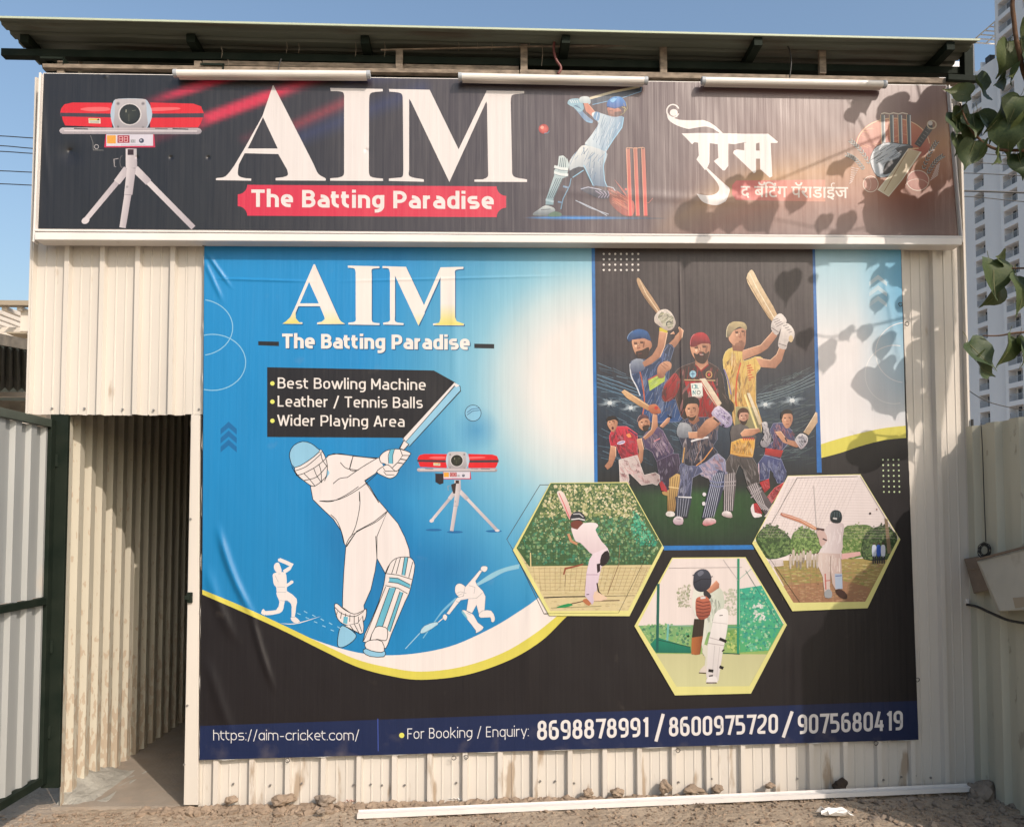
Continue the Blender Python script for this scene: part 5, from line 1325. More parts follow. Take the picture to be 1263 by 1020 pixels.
# creases pressed into the vinyl read in the light: folded ridges as real geometry
# big letters and words
ar = Art(banner, BP, 60); ar.at(250, 300, 3.238)
W2, YL = (246,240,235), (240,228,110)
def aim(col, dx=0, dy=0):
    q = lambda P: [(x+dx, y+dy) for x, y in P]
    ar.p(q(bez([(317,322),(345,305),(365,265)],4)+[(443,85),(448,85)]+bez([(535,280),(550,310),(569,323)],4)+[(456,324),(458,317)]+bez([(475,314),(492,312),(486,295)],4)+[(468,252),(382,252)]+bez([(366,290),(368,314),(398,316)],4)+[(398,323)]), col, None if dx else mixc(col, YL, .0) )
    ar.p(q([(580,90),(706,93),(706,100)]+bez([(690,101),(675,105),(675,125)],3)+bez([(675,290),(678,315),(706,320)],3)+[(706,327),(582,325),(582,318)]+bez([(600,316),(611,310),(611,290)],3)+bez([(611,120),(606,102),(580,98)],3)), col)
    ar.p(q([(718,92),(812,95),(884,248),(950,97),(1041,95),(1041,103)]+bez([(1022,105),(1008,110),(1008,130)],3)+bez([(1008,295),(1012,316),(1043,321)],3)+[(1043,329),(920,328),(920,321)]+bez([(945,319),(950,310),(950,290)],3)+[(950,135),(862,330),(768,130),(768,290)]+bez([(768,290),(770,314),(802,320)],3)+[(802,327),(721,325),(721,318)]+bez([(740,315),(748,308),(748,290)],3)+bez([(748,120),(742,102),(718,100)],3)), col)
aim((26,100,150), 4, 4); aim(W2)
ar.p([(388,241),(464,241),(425,155)], blue(382,360))
YT = (238,226,120)
ar.p([(332,313),(350,296),(366,262),(371,275),(372,300),(385,316),(398,321),(318,322)], W2, YT, ax=(0,1)); ar.p([(474,262),(522,262),(540,297),(552,313),(568,322),(458,323),(475,314),(487,304),(487,293)], W2, (242,236,180), ax=(0,1)); ar.p([(951,240),(1007,240),(1008,296),(1014,312),(1042,322),(1042,328),(921,327),(945,317),(950,300)], W2, YT, ax=(0,1)); ar.p([(838,278),(888,278),(862,329)], W2, (242,236,170), ax=(0,1))
ar.at(0,0,1)
ar.p([(318.5,421),(344,421.5),(344,427),(318.5,426)], (42,42,46)); ar.p([(585,424),(609.5,424.5),(609.5,430),(585,429.5)], (42,42,46))
ar.done('lettering', 'white serif AIM with yellow tips')
ar = Art(banner, BP, 130)
text(ar, 'The Batting Paradise', (349,430.6), (580.4,432.6), 18, CHG, (30,90,135)); 
text(ar, 'The Batting Paradise', (348,429.6), (579.4,431.6), 18, CHG, W2); ar.done('lettering', 'white words The Batting Paradise')
ar = Art(banner, BP, 60)
ar.p([(329.5,453),(535,457),(562,472),(500,540),(329.5,539)], (40,38,42))
for (s_, y, x1, y1) in (('Best Bowling Machine', 479, 525, 481.2), ('Leather / Tennis Balls', 501.5, 521.5, 503.5), ('Wider Playing Area', 525, 499, 526.5)):
    if s_[0] == 'B': ar.done('printed_tab', 'dark tab with a slanted right end')
    ar = Art(banner, BP, 70); ar.e(336, y-6, 2.7, 2.7, (232,236,120)); text(ar, s_, (342.5, y), (x1, y1), 13.4, CHM, (244,238,232)); ar.done('lettering', 'white words '+s_)
ar = Art(banner, BP, 60)
text(ar, 'https://aim-cricket.com/', (263,912.5), (443,912.5), 12.5, POP, (235,235,238))
ar.e(495.5, 906.5, 3.2, 3.2, (236,236,110))
text(ar, 'For Booking / Enquiry:', (502.5,911), (652,907.5), 13, POQ, (235,235,238))
text(ar, '8698878991', (662.5,912.5), (799.5,908.2), 24, NUM, (242,238,236))
ar.l([(809,914),(818,880)], 4, (242,238,236))
text(ar, '8600975720', (825,908), (959.5,904), 24, NUM, (242,238,236))
ar.l([(966,909),(977,877)], 4, (242,238,236))
text(ar, '9075680419', (984,905), (1113.5,900), 24, NUM, (242,238,236))
ar.done('lettering', 'website address and three phone numbers')

# line drawn batsman
ar = Art(banner, BP, 60); LC = (28,26,30); LB = (150,205,235); WB = (242,234,232)
C2 = (320,440,5.668); C3 = (370,600,4.636)
ar.at(*C3)
ar.o(sm([(215,905),(225,820),(250,795),(320,845),(300,885),(245,918)]), LB, 4); ar.o(sm([(362,945),(375,925),(440,945),(485,940),(480,972),(400,970)],2), LB, 4)
ar.o([(425,285),(440,410),(490,500),(500,560),(630,420),(625,360),(600,290),(560,210),(500,140),(380,180)], WB, 4)
ar.o([(262,345),(250,500),(245,600),(243,690),(300,730),(370,720),(365,680),(405,590),(430,480),(440,410),(440,285),(500,140),(300,200)], WB, 4)
ar.at(*C2); torso = [(355,905),(362,940),(385,1000),(400,1040)]
ar.at(0,0,1)
body = [(383,600),(386,616),(398,628),(411,640),(421,655),(424,669),(427,674),(440,655),(462,643),(478,630),(465,615),(456,600),(450,593),(463,584),(470,575),(468,565),(452,564),(437,562),(412,559.5),(405,562),(400,567),(396,575),(398,590)]
ar.o(body, WB, .9, LC)
ar.at(*C3); 
for q in ([(112,83),(180,85),(260,50),(335,0)],[(340,30),(342,110),(320,220),(290,290)],[(262,335),(290,285),(350,245),(430,205),(480,165),(500,140)],[(433,283),(437,360),(440,412)],[(175,160),(210,195),(238,260),(255,330)]): ar.l(bez(q), 4, LC)
ar.o(sm([(197,680),(215,670),(250,700),(310,728),(362,708),(380,700),(372,760),(330,790),(260,790),(215,755)]), WB, 4); 
ar.l(bez([(200,690),(240,725),(310,742),(365,712)]), 4, LC)
for k in range(6): ar.l([(214+k*24,712+k*6),(206+k*26,745+k*9)], 4, LC)
ar.p([(250,742),(275,745),(270,785),(246,780)], (110,190,215)); ar.o([(255,795),(330,780),(358,740),(365,800),(362,835),(345,842)], WB, 4)
for k in range(3): ar.l([(285+k*26,790-k*4),(318+k*18,838-k*4)], 4, LC)
pd = sm([(480,560),(490,490),(515,440),(545,412),(590,402),(635,408),(657,450),(642,540),(622,615),(600,660),(520,850),(490,925),(440,900),(360,885),(400,780),(450,660)],2)
ar.o(pd, WB, 4)
ar.p([(598,405),(618,405),(600,508),(582,505)], (110,190,215)); ar.p([(512,518),(560,522),(632,560),(628,582),(560,552),(508,545)], (110,190,215)); ar.p([(512,578),(548,578),(520,660),(470,805),(435,800)], (110,190,215)); ar.p([(570,600),(590,605),(560,700),(512,830),(500,815)], (110,190,215))
for q in ([(515,440),(490,500)],[(552,412),(524,498)],[(575,404),(550,498)],[(598,405),(582,505)],[(618,405),(600,508)],[(645,430),(622,520)],[(495,497),(560,505),(640,530)],[(508,520),(560,524),(632,562)],[(505,545),(560,552),(628,582)],[(488,565),(560,580),(615,612)],[(490,572),(365,880)],[(512,578),(430,805)],[(548,580),(470,805)],[(572,598),(500,810)],[(590,605),(515,830)]): ar.l(q, 4, LC)
ar.o(sm([(400,880),(430,805),(470,800),(500,815),(498,870),(480,880),(440,872)],2), WB, 4); ar.o(sm([(375,890),(420,875),(470,885),(482,940),(440,945),(378,925)],2), WB, 4)
# arms, gloves, bat
ar.at(*C2)
ar.o([(655,693),(830,712),(850,740),(700,795),(630,785)], WB, 5); ar.o([(510,885),(560,850),(620,840),(830,705),(870,770),(620,930),(560,960)], WB, .1, WB)
for q in ([(515,888),(560,852),(615,843)],[(612,845),(720,770),(830,705)],[(420,1008),(560,995),(720,905),(870,770)],[(655,693),(632,785),(675,798)],[(565,738),(600,775),(635,786)],[(475,690),(560,678),(655,693),(820,712)],[(698,942),(700,1010)],[(740,875),(800,965),(835,1020)]): ar.l(bez(q), 5, LC)
ar.p([(1002,575),(1243,318),(1262,340),(1020,620)], (238,222,215))
ar.at(250,300,3.238); ar.o([(800,778),(1005,560),(1028,572),(1030,590),(825,812),(812,800)], LB, 3); ar.o([(800,778),(1003,558),(1010,566),(812,792)], WB, 2); ar.p([(1003,556),(1026,568),(1014,575),(1006,570)], WB)
ar.at(*C2)
ar.o([(1010,585),(1045,612),(1010,650),(980,640)], WB, 5)
ar.o(sm([(840,700),(880,660),(940,645),(1000,650),(1055,672),(1050,690),(1030,720),(1010,745),(985,775),(950,800),(880,750),(850,740)]), WB, 5)
ar.p([(915,648),(945,645),(935,690),(930,748),(900,745),(905,690)], (110,190,215))
ar.l([(915,648),(900,690),(903,745)], 4, LC); ar.l([(945,645),(932,690),(933,748)], 4, LC); ar.l([(985,650),(1000,690),(1055,690)], 5, LC); ar.l([(1000,690),(985,715),(1030,722)], 5, LC); ar.l([(985,715),(965,740),(1010,748)], 5, LC); ar.l([(965,740),(930,775)], 5, LC)
ar.o(sm([(820,805),(860,770),(900,755),(950,800),(975,790),(955,830),(915,850),(870,835)]), WB, 5); ar.l([(865,775),(880,800),(960,800)], 4, LC); ar.l([(868,800),(885,825),(945,825)], 4, LC)
# helmet
ar.o(sm([(245,775),(330,735),(415,668),(440,660),(470,730),(475,790),(470,830),(440,865),(385,905),(350,895),(310,865),(270,830)],2), WB, 5)
ar.p(sm([(455,865),(480,830),(490,810),(475,790),(470,830)]), LB)
ar.o(sm([(215,720),(212,670),(240,620),(300,592),(360,605),(405,640),(418,665),(330,735),(245,775)],2), LB, 5)
ar.e(428, 660, 10, 10, WB); ar.ring(428,660,10,10,3,LC)
for q in ([(248,798),(330,765),(430,680)],[(255,830),(310,815),(400,765),(460,715)],[(310,865),(400,840),(470,765)],[(310,815),(345,850),(390,905)],[(380,780),(400,830),(435,880)],[(415,750),(430,800),(435,880)],[(430,672),(440,720),(475,770)],[(225,765),(260,825),(300,860)],[(455,868),(470,830),(475,770)]): ar.l(bez(q,4), 5, LC)
ar.at(0,0,1); ar.e(583.5, 509.5, 10.3, 10.3, (28,40,60)); ar.e(583.5, 509.5, 9.6, 9.6, (140,200,232)); ar.l([(576,509),(582,504.5),(591,503.5)], .8, (60,100,140)); ar.l([(576,512),(583,507),(592,506)], .8, (60,100,140))
ar.done('printed_picture', 'white line drawn batsman with pale blue helmet and pads')
# small figures
ar = Art(banner, BP, 60); ar.at(250,660,7.288)
ar.p(sm([(640,290),(650,255),(680,245),(695,270),(710,320),(690,340),(660,330)]), WB)
ar.l([(690,220),(740,240),(800,268),(775,300),(730,330)], 34, WB); ar.e(692, 222, 16, 14, WB)
ar.p(sm([(635,345),(700,330),(745,340),(755,400),(755,450),(750,510),(670,510),(662,470),(640,440),(632,390)]), WB); ar.l([(650,420),(690,462),(750,455),(800,422)], 26, WB); ar.e(800,420,16,14,WB)
ar.p(sm([(668,500),(755,500),(845,570),(840,640),(828,730),(798,730),(800,640),(780,600),(740,585),(725,660),(690,700),(570,718),(560,680),(660,672),(690,600),(670,550)],2), WB)
ar.p(sm([(525,700),(545,660),(570,700),(560,718)],2), WB); ar.p(sm([(790,745),(825,728),(875,775),(820,785)],2), WB)
for q in ([(672,510),(750,512)],[(690,585),(740,590),(780,600)],[(650,360),(680,420)],[(668,465),(740,465)],[(790,735),(830,735)],[(680,345),(700,345)]): ar.l(q, 3, (150,170,185))
ar.l(bez([(700,790),(800,797),(900,778),(1060,728)]), 9, WB, taper=True)
for k in range(5): ar.l([(910+k*75,680+k*35),(940+k*75,697+k*35)], 8, (150,205,235)); ar.l([(850+k*75,700+k*37),(880+k*75,712+k*37)], 8, (150,205,235))
ar.done('printed_picture', 'small white bowler in a running leap')
ar = Art(banner, BP, 60); ar.at(540,680,8.5)
ar.p(bez([(-160,905),(-30,720),(60,600),(190,480)],5)+bez([(190,510),(60,630),(-30,740),(-150,910)],5), (125,190,225)); ar.p(bez([(400,340),(560,230),(700,170),(860,130)],5)+bez([(850,180),(700,215),(560,290),(410,365)],5), (150,205,228))
ar.o(sm([(180,410),(190,355),(230,335),(280,360),(300,410),(270,460),(230,480),(195,450)]), WB, 3, (110,120,130)); ar.o([(285,375),(360,290),(440,195),(465,205),(395,310),(410,350),(470,410),(500,470),(490,620),(430,655),(405,560),(360,645),(300,620),(320,495),(240,510),(120,660),(90,650),(200,485),(270,465)], WB, 3, (110,120,130))
ar.o(sm([(450,190),(465,155),(515,158),(518,190),(490,215)]), WB, 3, (110,120,130)); ar.o(sm([(250,630),(275,612),(330,640),(375,665),(420,745),(480,790),(450,830),(390,858),(400,830),(300,700)],2), WB, 3, (110,120,130)); ar.p(sm([(250,640),(262,620),(310,690),(300,700)],2), (125,190,210)); ar.o(sm([(430,660),(470,620),(560,620),(598,690),(590,735),(560,735),(550,690),(450,695)],2), WB, 3, (110,120,130))
ar.o(sm([(50,690),(70,655),(100,680),(80,725)],2), WB, 3, (90,110,130)); ar.l([(55,700),(0,745)], 9, WB); ar.at(500,480,3.19); ar.o(sm([(58,955),(75,930),(120,915),(128,925),(75,958)],2), (190,225,240), 2, (90,130,160)); ar.l([(58,958),(0,1020)], 3, (170,215,235))
ar.at(540,680,8.5)
for q in ([(320,495),(405,490),(470,430)],[(195,440),(240,420),(300,440)],[(210,460),(260,440)],[(325,355),(390,375),(380,440)],[(300,640),(350,665)],[(190,520),(230,535)]): ar.l(q, 3, (110,120,130))
ar.done('printed_picture', 'small white fielder lunging forward')
ar = Art(banner, BP, 60)
for q in ((535,653.5),(561,656),(609,655)): ar.e(q[0], q[1], 10, 1.5, (30,110,170))
machine(ar, (501.2,539,9.03), 1100); ar.at(500,480,3.19); ar.p([(118,332),(150,332),(150,370),(135,375),(118,365)], (50,40,45)); ar.p([(180,375),(200,368),(196,410),(188,410)], (60,45,45)); ar.done('printed_picture', 'small red bowling machine on a tripod')
# ---------------- collage of players
GRAIN = True
ar = Art(banner, BP, 60)
def stad(x, y):
    c = mixc((66,56,56), (58,50,56), (y-300)/160)
    if y > 430:
        t = min(1, (y-430)/60); c = mixc(c, (34,48,66), t*.9)
    d = abs(x-868)/140
    arc = 520-50*d*d
    if y > arc-18: c = mixc(c, (60,84,104), .5*max(0, 1-abs(y-arc)/40))
    if y > 560: c = mixc(c, (28,36,40), min(1, (y-560)/30))
    if y > 597: c = mixc(c, (44,88,42), min(1, (y-597)/14)*max(.25, 1-((y-610)/75)**2)*max(.35, 1-abs(x-870)/190))
    return c
ar.grid(((733,303),(1004,303),(1012,677),(735,677)), 70, 90, stad)
CG = [(120,150,170),(80,110,130),(160,185,200),(50,70,85)]
ar.strokes([(736,440),(790,470),(860,540),(860,575),(736,575)], 90, CG[:2]+[(40,60,80)], 22, 1.0, .35, .3, 11); ar.strokes([(925,480),(1006,450),(1010,575),(930,575)], 120, [(70,90,100),(110,125,130),(45,60,60)], 22, .9, -.3, .35, 12)
for (cx, cy, r) in ((752,497,10),(778,503,9),(977,494,11),(944,499,9),(806,430,0)):
    for k in range(14 if r else 0): a = k*2.4; ar.l([(cx-r*math.cos(a)*(1.6 if k%2 else .8), cy-r*.6*math.sin(a)),(cx-.5*r*math.cos(a),cy-.3*r*math.sin(a)),(cx,cy),(cx+.5*r*math.cos(a),cy+.3*r*math.sin(a)),(cx+r*math.cos(a)*(1.6 if k%2 else .8), cy+r*.6*math.sin(a))], .9, (150,165,176), taper=True)
    if r: ar.e(cx, cy, r*.3, r*.25, (215,222,226), n=10)
for k in range(4): ar.l(bez([(736,462+k*5),(780,478+k*4),(830,500)]), .7, (110,150,180)); ar.l(bez([(934,487+k*4),(970,478+k*3),(1007,458+k*5)]), .7, (120,140,150))
for i in range(7):
    for j in range(4): ar.e(744.6+i*7.1, 313.5+j*6.6, 1.35, 1.35, (236,232,228), n=8)
ar.p([(729.5,303),(733.5,303),(737,595),(733,595)], (40,120,195)); ar.p([(1002,303),(1005,303),(1013.5,583),(1007.5,583)], (40,110,185)); ar.p([(817,673),(930,672),(930,677.5),(819,678.5)], (40,120,195))
ar.done('printed_picture', 'floodlit stadium ground behind the cricket players')
SKN, SKD, SKH = (218,164,132), (142,94,74), (240,198,168)
RIM = True; DABN, DABS = 2.2, .62
def face(art, pts, hair=None, hairc=(40,30,28), beard=None, cap=None, capc=None, eyes=None, brow=True, sk=SKN):
    art.p(sm(pts), sk, mixc(sk, SKD, .6), ax=(1,.3))
    if beard: art.p(sm(beard), (62,44,38))
    if hair: art.p(sm(hair), hairc)
    if cap: art.p(sm(cap), capc, mixc(capc, (10,10,20), .5)); art.l(sm(cap)[:6], 4, mixc(capc, (255,255,255), .35))
    if eyes:
        (x1, y1, w1), (x2, y2, w2) = eyes; mx_, my_ = (x1+x2)/2, (y1+y2)/2; e = abs(x2-x1)
        art.p(sm([(x1-w1*.6,y1+w1*1.1),(x1+w1*.7,y1+w1*.9),(x1+w1*.3,y1+e*.55),(x1-w1*.5,y1+e*.45)]), SKH); art.p(sm([(x2+w2*1.3,y2-w2),(x2+w2*2.0,y2),(x2+w2*1.2,y2+e*.8),(x2+w2*.6,y2+e*.5)]), SKD)
        art.l([(mx_+1,my_),(mx_-e*.06,my_+e*.40),(mx_+e*.10,my_+e*.46)], w1*.34, SKD); art.l([(mx_-e*.06,my_+e*.1),(mx_-e*.08,my_+e*.34)], w1*.3, (246,212,184)); art.l([(mx_-e*.2,my_+e*.72),(mx_+e*.24,my_+e*.70)], w1*.5, (120,58,54)); art.l([(mx_-e*.12,my_+e*.82),(mx_+e*.18,my_+e*.81)], w1*.3, (200,130,112))
        for (x, y, w) in eyes: art.p([(x-w*1.1,y-w*.9),(x+w*1.1,y-w*.8),(x+w,y+w*.5),(x-w,y+w*.5)], mixc(sk, SKD, .8)); art.l([(x-w,y),(x+w,y)], w*.55, (40,28,26)); art.l([(x-w*1.2,y-w*.9),(x+w,y-w*.8)], w*.4, (55,38,32))
def limb(art, pts, c=SKN):
    art.p(pts, c, mixc(c, SKD, .75), ax=(.7,.7)); n = len(pts); art.l(pts[:max(2, n//2)], 4, SKH)
ar = Art(banner, BP, 300); ar.at(730,300,4.633)
ar.p(sm([(262,198),(278,210),(300,245),(345,310),(395,390),(392,410),(375,405),(345,370),(300,310),(270,255),(256,215)],2), (205,172,135), (165,130,100), ax=(-1,1)); ar.l([(275,215),(310,290),(385,400)], 5, (235,210,175)); ar.l([(300,300),(350,370)], 3, (110,85,65))
limb(ar, [(450,520),(500,480),(522,500),(515,540),(480,590),(455,610),(435,580),(470,545),(480,520)]); ar.p([(466,500),(492,480),(500,505),(478,530)], (45,35,40))
t1 = [(215,700),(225,675),(255,660),(300,665),(345,690),(395,650),(405,600),(440,575),(470,600),(445,680),(440,760),(435,820),(450,890),(520,905),(530,960),(500,1020),(300,1020),(290,900),(270,850),(240,790),(222,740)]
ar.p(sm(t1,2), (48,58,84), (36,74,130)); ar.strokes(t1, 55, [(90,110,150),(30,36,60),(60,90,160),(150,165,190)], 80, 7, 1.9, .3, 1)
ar.l(bez([(262,690),(285,780),(300,900),(290,980)]), 7, (190,95,60)); ar.p([(322,785),(420,735),(415,790),(330,845)], (178,200,80)); ar.strokes([(322,785),(420,735),(415,790),(330,845)], 10, [(90,120,60),(225,235,150)], 40, 5, -.5, .2, 5); ar.l([(320,782),(420,730)], 6, (200,90,70))
ar.l(bez([(218,690),(225,760),(255,820),(275,870)]), 7, (220,225,235))
ar.p(sm([(218,700),(240,665),(290,665),(305,715),(250,745),(228,740)]), (160,170,185), (70,80,110))
limb(ar, [(385,505),(430,512),(415,590),(390,650),(340,690),(300,708),(288,682),(345,640),(375,590)])
ar.p([(386,482),(432,495),(430,514),(385,502)], (215,195,60)); ar.p(sm([(358,420),(375,395),(400,380),(430,380),(455,400),(472,430),(478,460),(460,492),(430,500),(400,485),(380,470),(358,450)]), (236,226,216), (180,165,155)); ar.strokes([(365,420),(420,385),(470,430),(470,480),(400,480)], 16, [(150,140,140),(245,240,235),(190,195,120)], 40, 6, -.6, .5, 9); ar.ring(440,462,14,14,5,(60,60,70),2.5,6)
face(ar, [(228,560),(240,545),(300,540),(335,560),(343,590),(330,610),(320,640),(290,660),(262,650),(245,625),(232,590)], beard=[(250,622),(285,612),(325,595),(322,640),(292,662),(262,652)], cap=[(203,548),(213,520),(245,497),(280,492),(315,505),(332,535),(337,560),(300,545),(265,536),(235,550),(212,564)], capc=(62,110,175), eyes=[(250,575,9),(285,570,9)]); ar.l([(265,632),(285,630)], 4, (120,60,55)); ar.l([(263,580),(260,605),(270,607)], 3, SKD)
ar.p([(210,556),(268,536),(300,545),(262,548)], (38,60,105))
ar.done('printed_picture', 'cricketer in a blue cap and navy shirt swinging high')
ar = Art(banner, BP, 420); ar.at(840,320,5.1)
tb = [(15,670),(90,645),(160,640),(230,680),(262,730),(280,850),(325,900),(335,945),(250,960),(230,1080),(100,1080),(0,990),(-40,860),(-60,870),(-100,900),(-122,870),(-110,800),(-60,740),(-20,690)]
ar.p(sm(tb,2), (66,50,50), (44,32,34)); ar.p([(20,765),(120,770),(200,765),(245,870),(228,1080),(105,1080),(60,960),(45,850)], (178,38,44), (130,22,30)); ar.p(sm([(-110,800),(-70,745),(-35,715),(-5,770),(-30,850),(-75,892),(-118,880)]), (178,38,44), (120,25,32))
ar.strokes(tb, 60, [(120,95,90),(30,22,24),(205,60,60),(90,25,30)], 90, 6, 1.7, .5, 2)
ar.l([(20,758),(215,762)], 7, (190,160,120)); ar.p(sm([(230,690),(262,740),(280,850),(330,905),(325,960),(260,930),(235,850)],2), (60,52,50), (40,34,34)); ar.strokes([(230,700),(265,760),(320,910),(260,920)], 12, [(150,130,120),(25,20,20)], 50, 5, 1.2, .3, 3)
ar.p([(60,780),(132,776),(137,860),(68,863)], (232,236,230)); 
for q in ([(70,790),(70,812)],[(78,790),(92,790),(92,812),(78,812)],[(100,790),(100,812),(112,812)],[(75,825),(75,852)],[(75,825),(90,850),(90,825)]): ar.l(q, 5, (40,130,140))
ar.ring(110,838,10,11,4,(60,60,60)); ar.l([(66,868),(130,866)], 6, (225,215,205))
ar.ring(175,725,18,20,5,(215,170,110)); ar.e(175,725,9,10,(190,60,50)); ar.e(74,722,21,23,(150,195,215)); ar.l([(62,722),(86,720)], 5, (60,90,130)); ar.l([(74,705),(74,740)], 4, (60,90,130))
ar.p([(90,620),(165,620),(172,665),(125,700),(88,665)], SKD, SKN); ar.l([(88,662),(125,702),(172,662)], 8, (150,35,40))
face(ar, [(58,560),(68,540),(175,530),(184,560),(178,595),(165,630),(145,652),(120,655),(95,635),(72,605)], beard=[(78,588),(100,598),(115,584),(140,582),(155,592),(178,578),(168,622),(145,656),(112,652),(90,630)], cap=[(58,540),(66,490),(95,465),(135,460),(165,480),(182,515),(180,532),(130,518),(80,540)], capc=(196,52,60), eyes=[(95,556,11),(145,552,11)]); ar.e(128,602,13,7,(110,45,45)); ar.l([(118,600),(140,599)], 3, (235,225,215)); ar.l([(122,560),(116,580),(132,582)], 3, SKD)
ar.p(sm([(58,545),(130,514),(182,528),(130,530),(80,552)],2), (120,28,36))
ar.p([(115,752),(150,748),(195,810),(255,905),(228,935),(160,840)], (236,222,200), (205,185,160)); ar.l([(122,760),(225,925)], 5, (190,50,50))
ar.p(sm([(195,970),(215,930),(260,940),(300,980),(320,1020),(290,1060),(240,1040),(200,1010)]), (215,205,225), (130,110,150)); ar.strokes([(200,960),(260,940),(310,1000),(290,1050),(210,1010)], 16, [(90,60,120),(245,240,250)], 45, 6, .6, .4, 7)
ar.p(sm([(-150,690),(-128,655),(-90,640),(-62,655),(-66,690),(-95,712),(-110,745),(-145,742)]), SKN, SKD); ar.l([(-128,662),(-95,690)], 4, SKD); ar.l([(-112,652),(-80,675)], 4, SKD)
ar.done('printed_picture', 'bearded cricketer in a red cap and dark red shirt')
ar = Art(banner, BP, 420); ar.at(840,320,5.1)
ar.p(sm([(410,118),(435,70),(455,76),(482,130),(545,240),(602,345),(570,388),(520,320),(440,190)],2), (238,218,182), (200,168,128)); ar.l([(432,90),(475,180),(585,370)], 5, (250,238,210)); ar.l([(415,125),(525,320),(568,382)], 4, (165,130,95))
t3 = [(262,630),(280,580),(320,555),(385,565),(395,640),(470,612),(512,622),(495,690),(470,720),(470,900),(490,960),(508,1080),(345,1080),(320,930),(300,850),(290,760),(268,690)]
ar.p(sm(t3,2), (226,198,112), (190,140,75)); ar.strokes(t3, 60, [(245,228,160),(190,130,70),(150,100,60),(240,205,110)], 110, 7, 1.6, .35, 3)
ar.l(bez([(375,650),(350,760),(345,900),(360,950)]), 9, (205,90,55)); ar.l(bez([(270,690),(295,760),(315,850)]), 8, (130,120,170)); ar.p([(345,925),(478,930),(508,1090),(335,1090)], (168,160,118), (120,116,84)); ar.l([(400,850),(480,1080)], 12, (235,220,150))
for k in range(7): ar.l([(412+k*2,672+k*15),(440+(k%3)*8,665+k*15)], 6, (200,60,50))
limb(ar, [(470,620),(560,635),(600,600),(620,552),(655,565),(632,640),(592,685),(500,678)]); limb(ar, [(385,575),(500,540),(575,455),(605,482),(545,560),(500,590),(385,637)])
GLV = (240,232,226)
ar.p(sm([(566,440),(572,390),(600,352),(630,342),(662,380),(655,410),(630,432),(602,478)]), GLV, (190,180,178)); ar.p(sm([(610,548),(622,470),(640,410),(680,408),(712,455),(705,505),(672,520),(658,566)]), GLV, (190,180,178))
for k in range(4): ar.l([(575+k*8,385+k*13),(612+k*10,372+k*10)], 4, (120,110,115)); ar.l([(640+k*12,420+k*14),(668+k*10,412+k*14)], 4, (120,110,115))
ar.l([(568,430),(612,458)], 5, (120,110,110)); ar.l([(612,530),(662,545)], 5, (120,110,110)); ar.e(690,500,14,22,(215,190,150))
face(ar, [(300,505),(305,470),(340,445),(400,430),(408,460),(406,520),(395,550),(352,560),(322,535)], cap=[(286,490),(290,430),(320,395),(365,392),(400,402),(414,430),(405,446),(370,425),(330,450),(303,488)], capc=(206,186,140), eyes=[(350,462,9),(388,456,8)]); ar.l([(372,462),(378,492),(366,496)], 3, SKD); ar.l([(362,518),(385,515)], 5, (110,60,55)); ar.p(sm([(340,530),(395,520),(392,550),(355,560)]), (150,105,85)); ar.p([(320,540),(400,550),(385,580),(325,575)], SKD)
ar.done('printed_picture', 'cricketer in a beige cap and yellow shirt, bat raised')
ar = Art(banner, BP, 600); ar.at(730,470,5.367)
ar.p([(195,72),(215,57),(300,110),(388,165),(375,198),(310,162),(230,112)], (220,180,135), (180,135,95), ax=(1,1)); ar.l([(215,62),(380,168)], 4, (240,210,170))
tor5 = [(335,375),(360,340),(440,305),(470,330),(540,460),(535,485),(430,535),(400,470),(350,440)]
limb(ar, [(450,300),(500,245),(518,240),(512,272),(470,310)])
ar.p(tor5, (92,76,112), (56,46,78)); ar.strokes(tor5, 26, [(160,140,170),(40,32,60),(200,170,180)], 60, 5, 1.2, .3, 5); ar.l([(410,400),(450,380)], 7, (215,140,150))
lg5 = [(430,530),(535,480),(572,482),(585,560),(565,620),(520,650),(510,732),(460,722),(440,600)]
ar.p(lg5, (62,48,76), (44,34,54)); ar.strokes(lg5, 18, [(110,95,130),(30,24,40)], 60, 5, 1.5, .3, 6)
pd5 = [(512,645),(560,612),(602,625),(592,720),(562,760),(548,862),(500,862),(500,760),(470,750),(462,735),(510,720)]
ar.p(pd5, (205,170,110), (160,125,75)); 
for k in range(5): ar.l([(520+k*16,640-k*3),(506+k*11,860)], 3, (90,66,40))
ar.l([(508,700),(592,712)], 8, (225,195,140)); ar.p(sm([(488,885),(500,862),(540,865),(548,890),(515,898)],2), (225,220,215))
limb(ar, [(340,375),(395,320),(405,218),(432,225),(436,300),(402,352),(352,390)]); ar.p(sm([(375,165),(420,153),(450,185),(455,212),(405,218),(380,198)]), (205,130,95), (160,90,65)); ar.e(425,178,12,12,(200,60,50))
face(ar, [(308,290),(312,262),(350,245),(380,258),(384,290),(366,325),(342,328),(318,312)], beard=[(335,300),(370,290),(380,296),(366,328),(342,328)], cap=[(300,272),(308,240),(330,222),(360,226),(378,248),(340,246),(318,262)], capc=(110,75,80), eyes=[(330,275,6),(358,268,6)])
tor4 = [(115,365),(130,325),(165,300),(230,300),(300,350),(302,385),(300,470),(312,500),(250,512),(200,518),(180,480),(160,425),(125,435),(116,390)]
ar.p(tor4, (210,56,76), (165,32,52)); ar.strokes(tor4, 30, [(235,105,120),(140,25,42),(90,20,35)], 60, 5, 1.2, .5, 8); ar.e(193,408,28,11,(225,215,235),rot=-.25); ar.l([(170,414),(214,402)], 5, (90,80,150)); ar.l([(240,320),(300,362)], 8, (60,50,90)); ar.p([(225,355),(250,345),(262,370),(240,375)], (235,150,90))
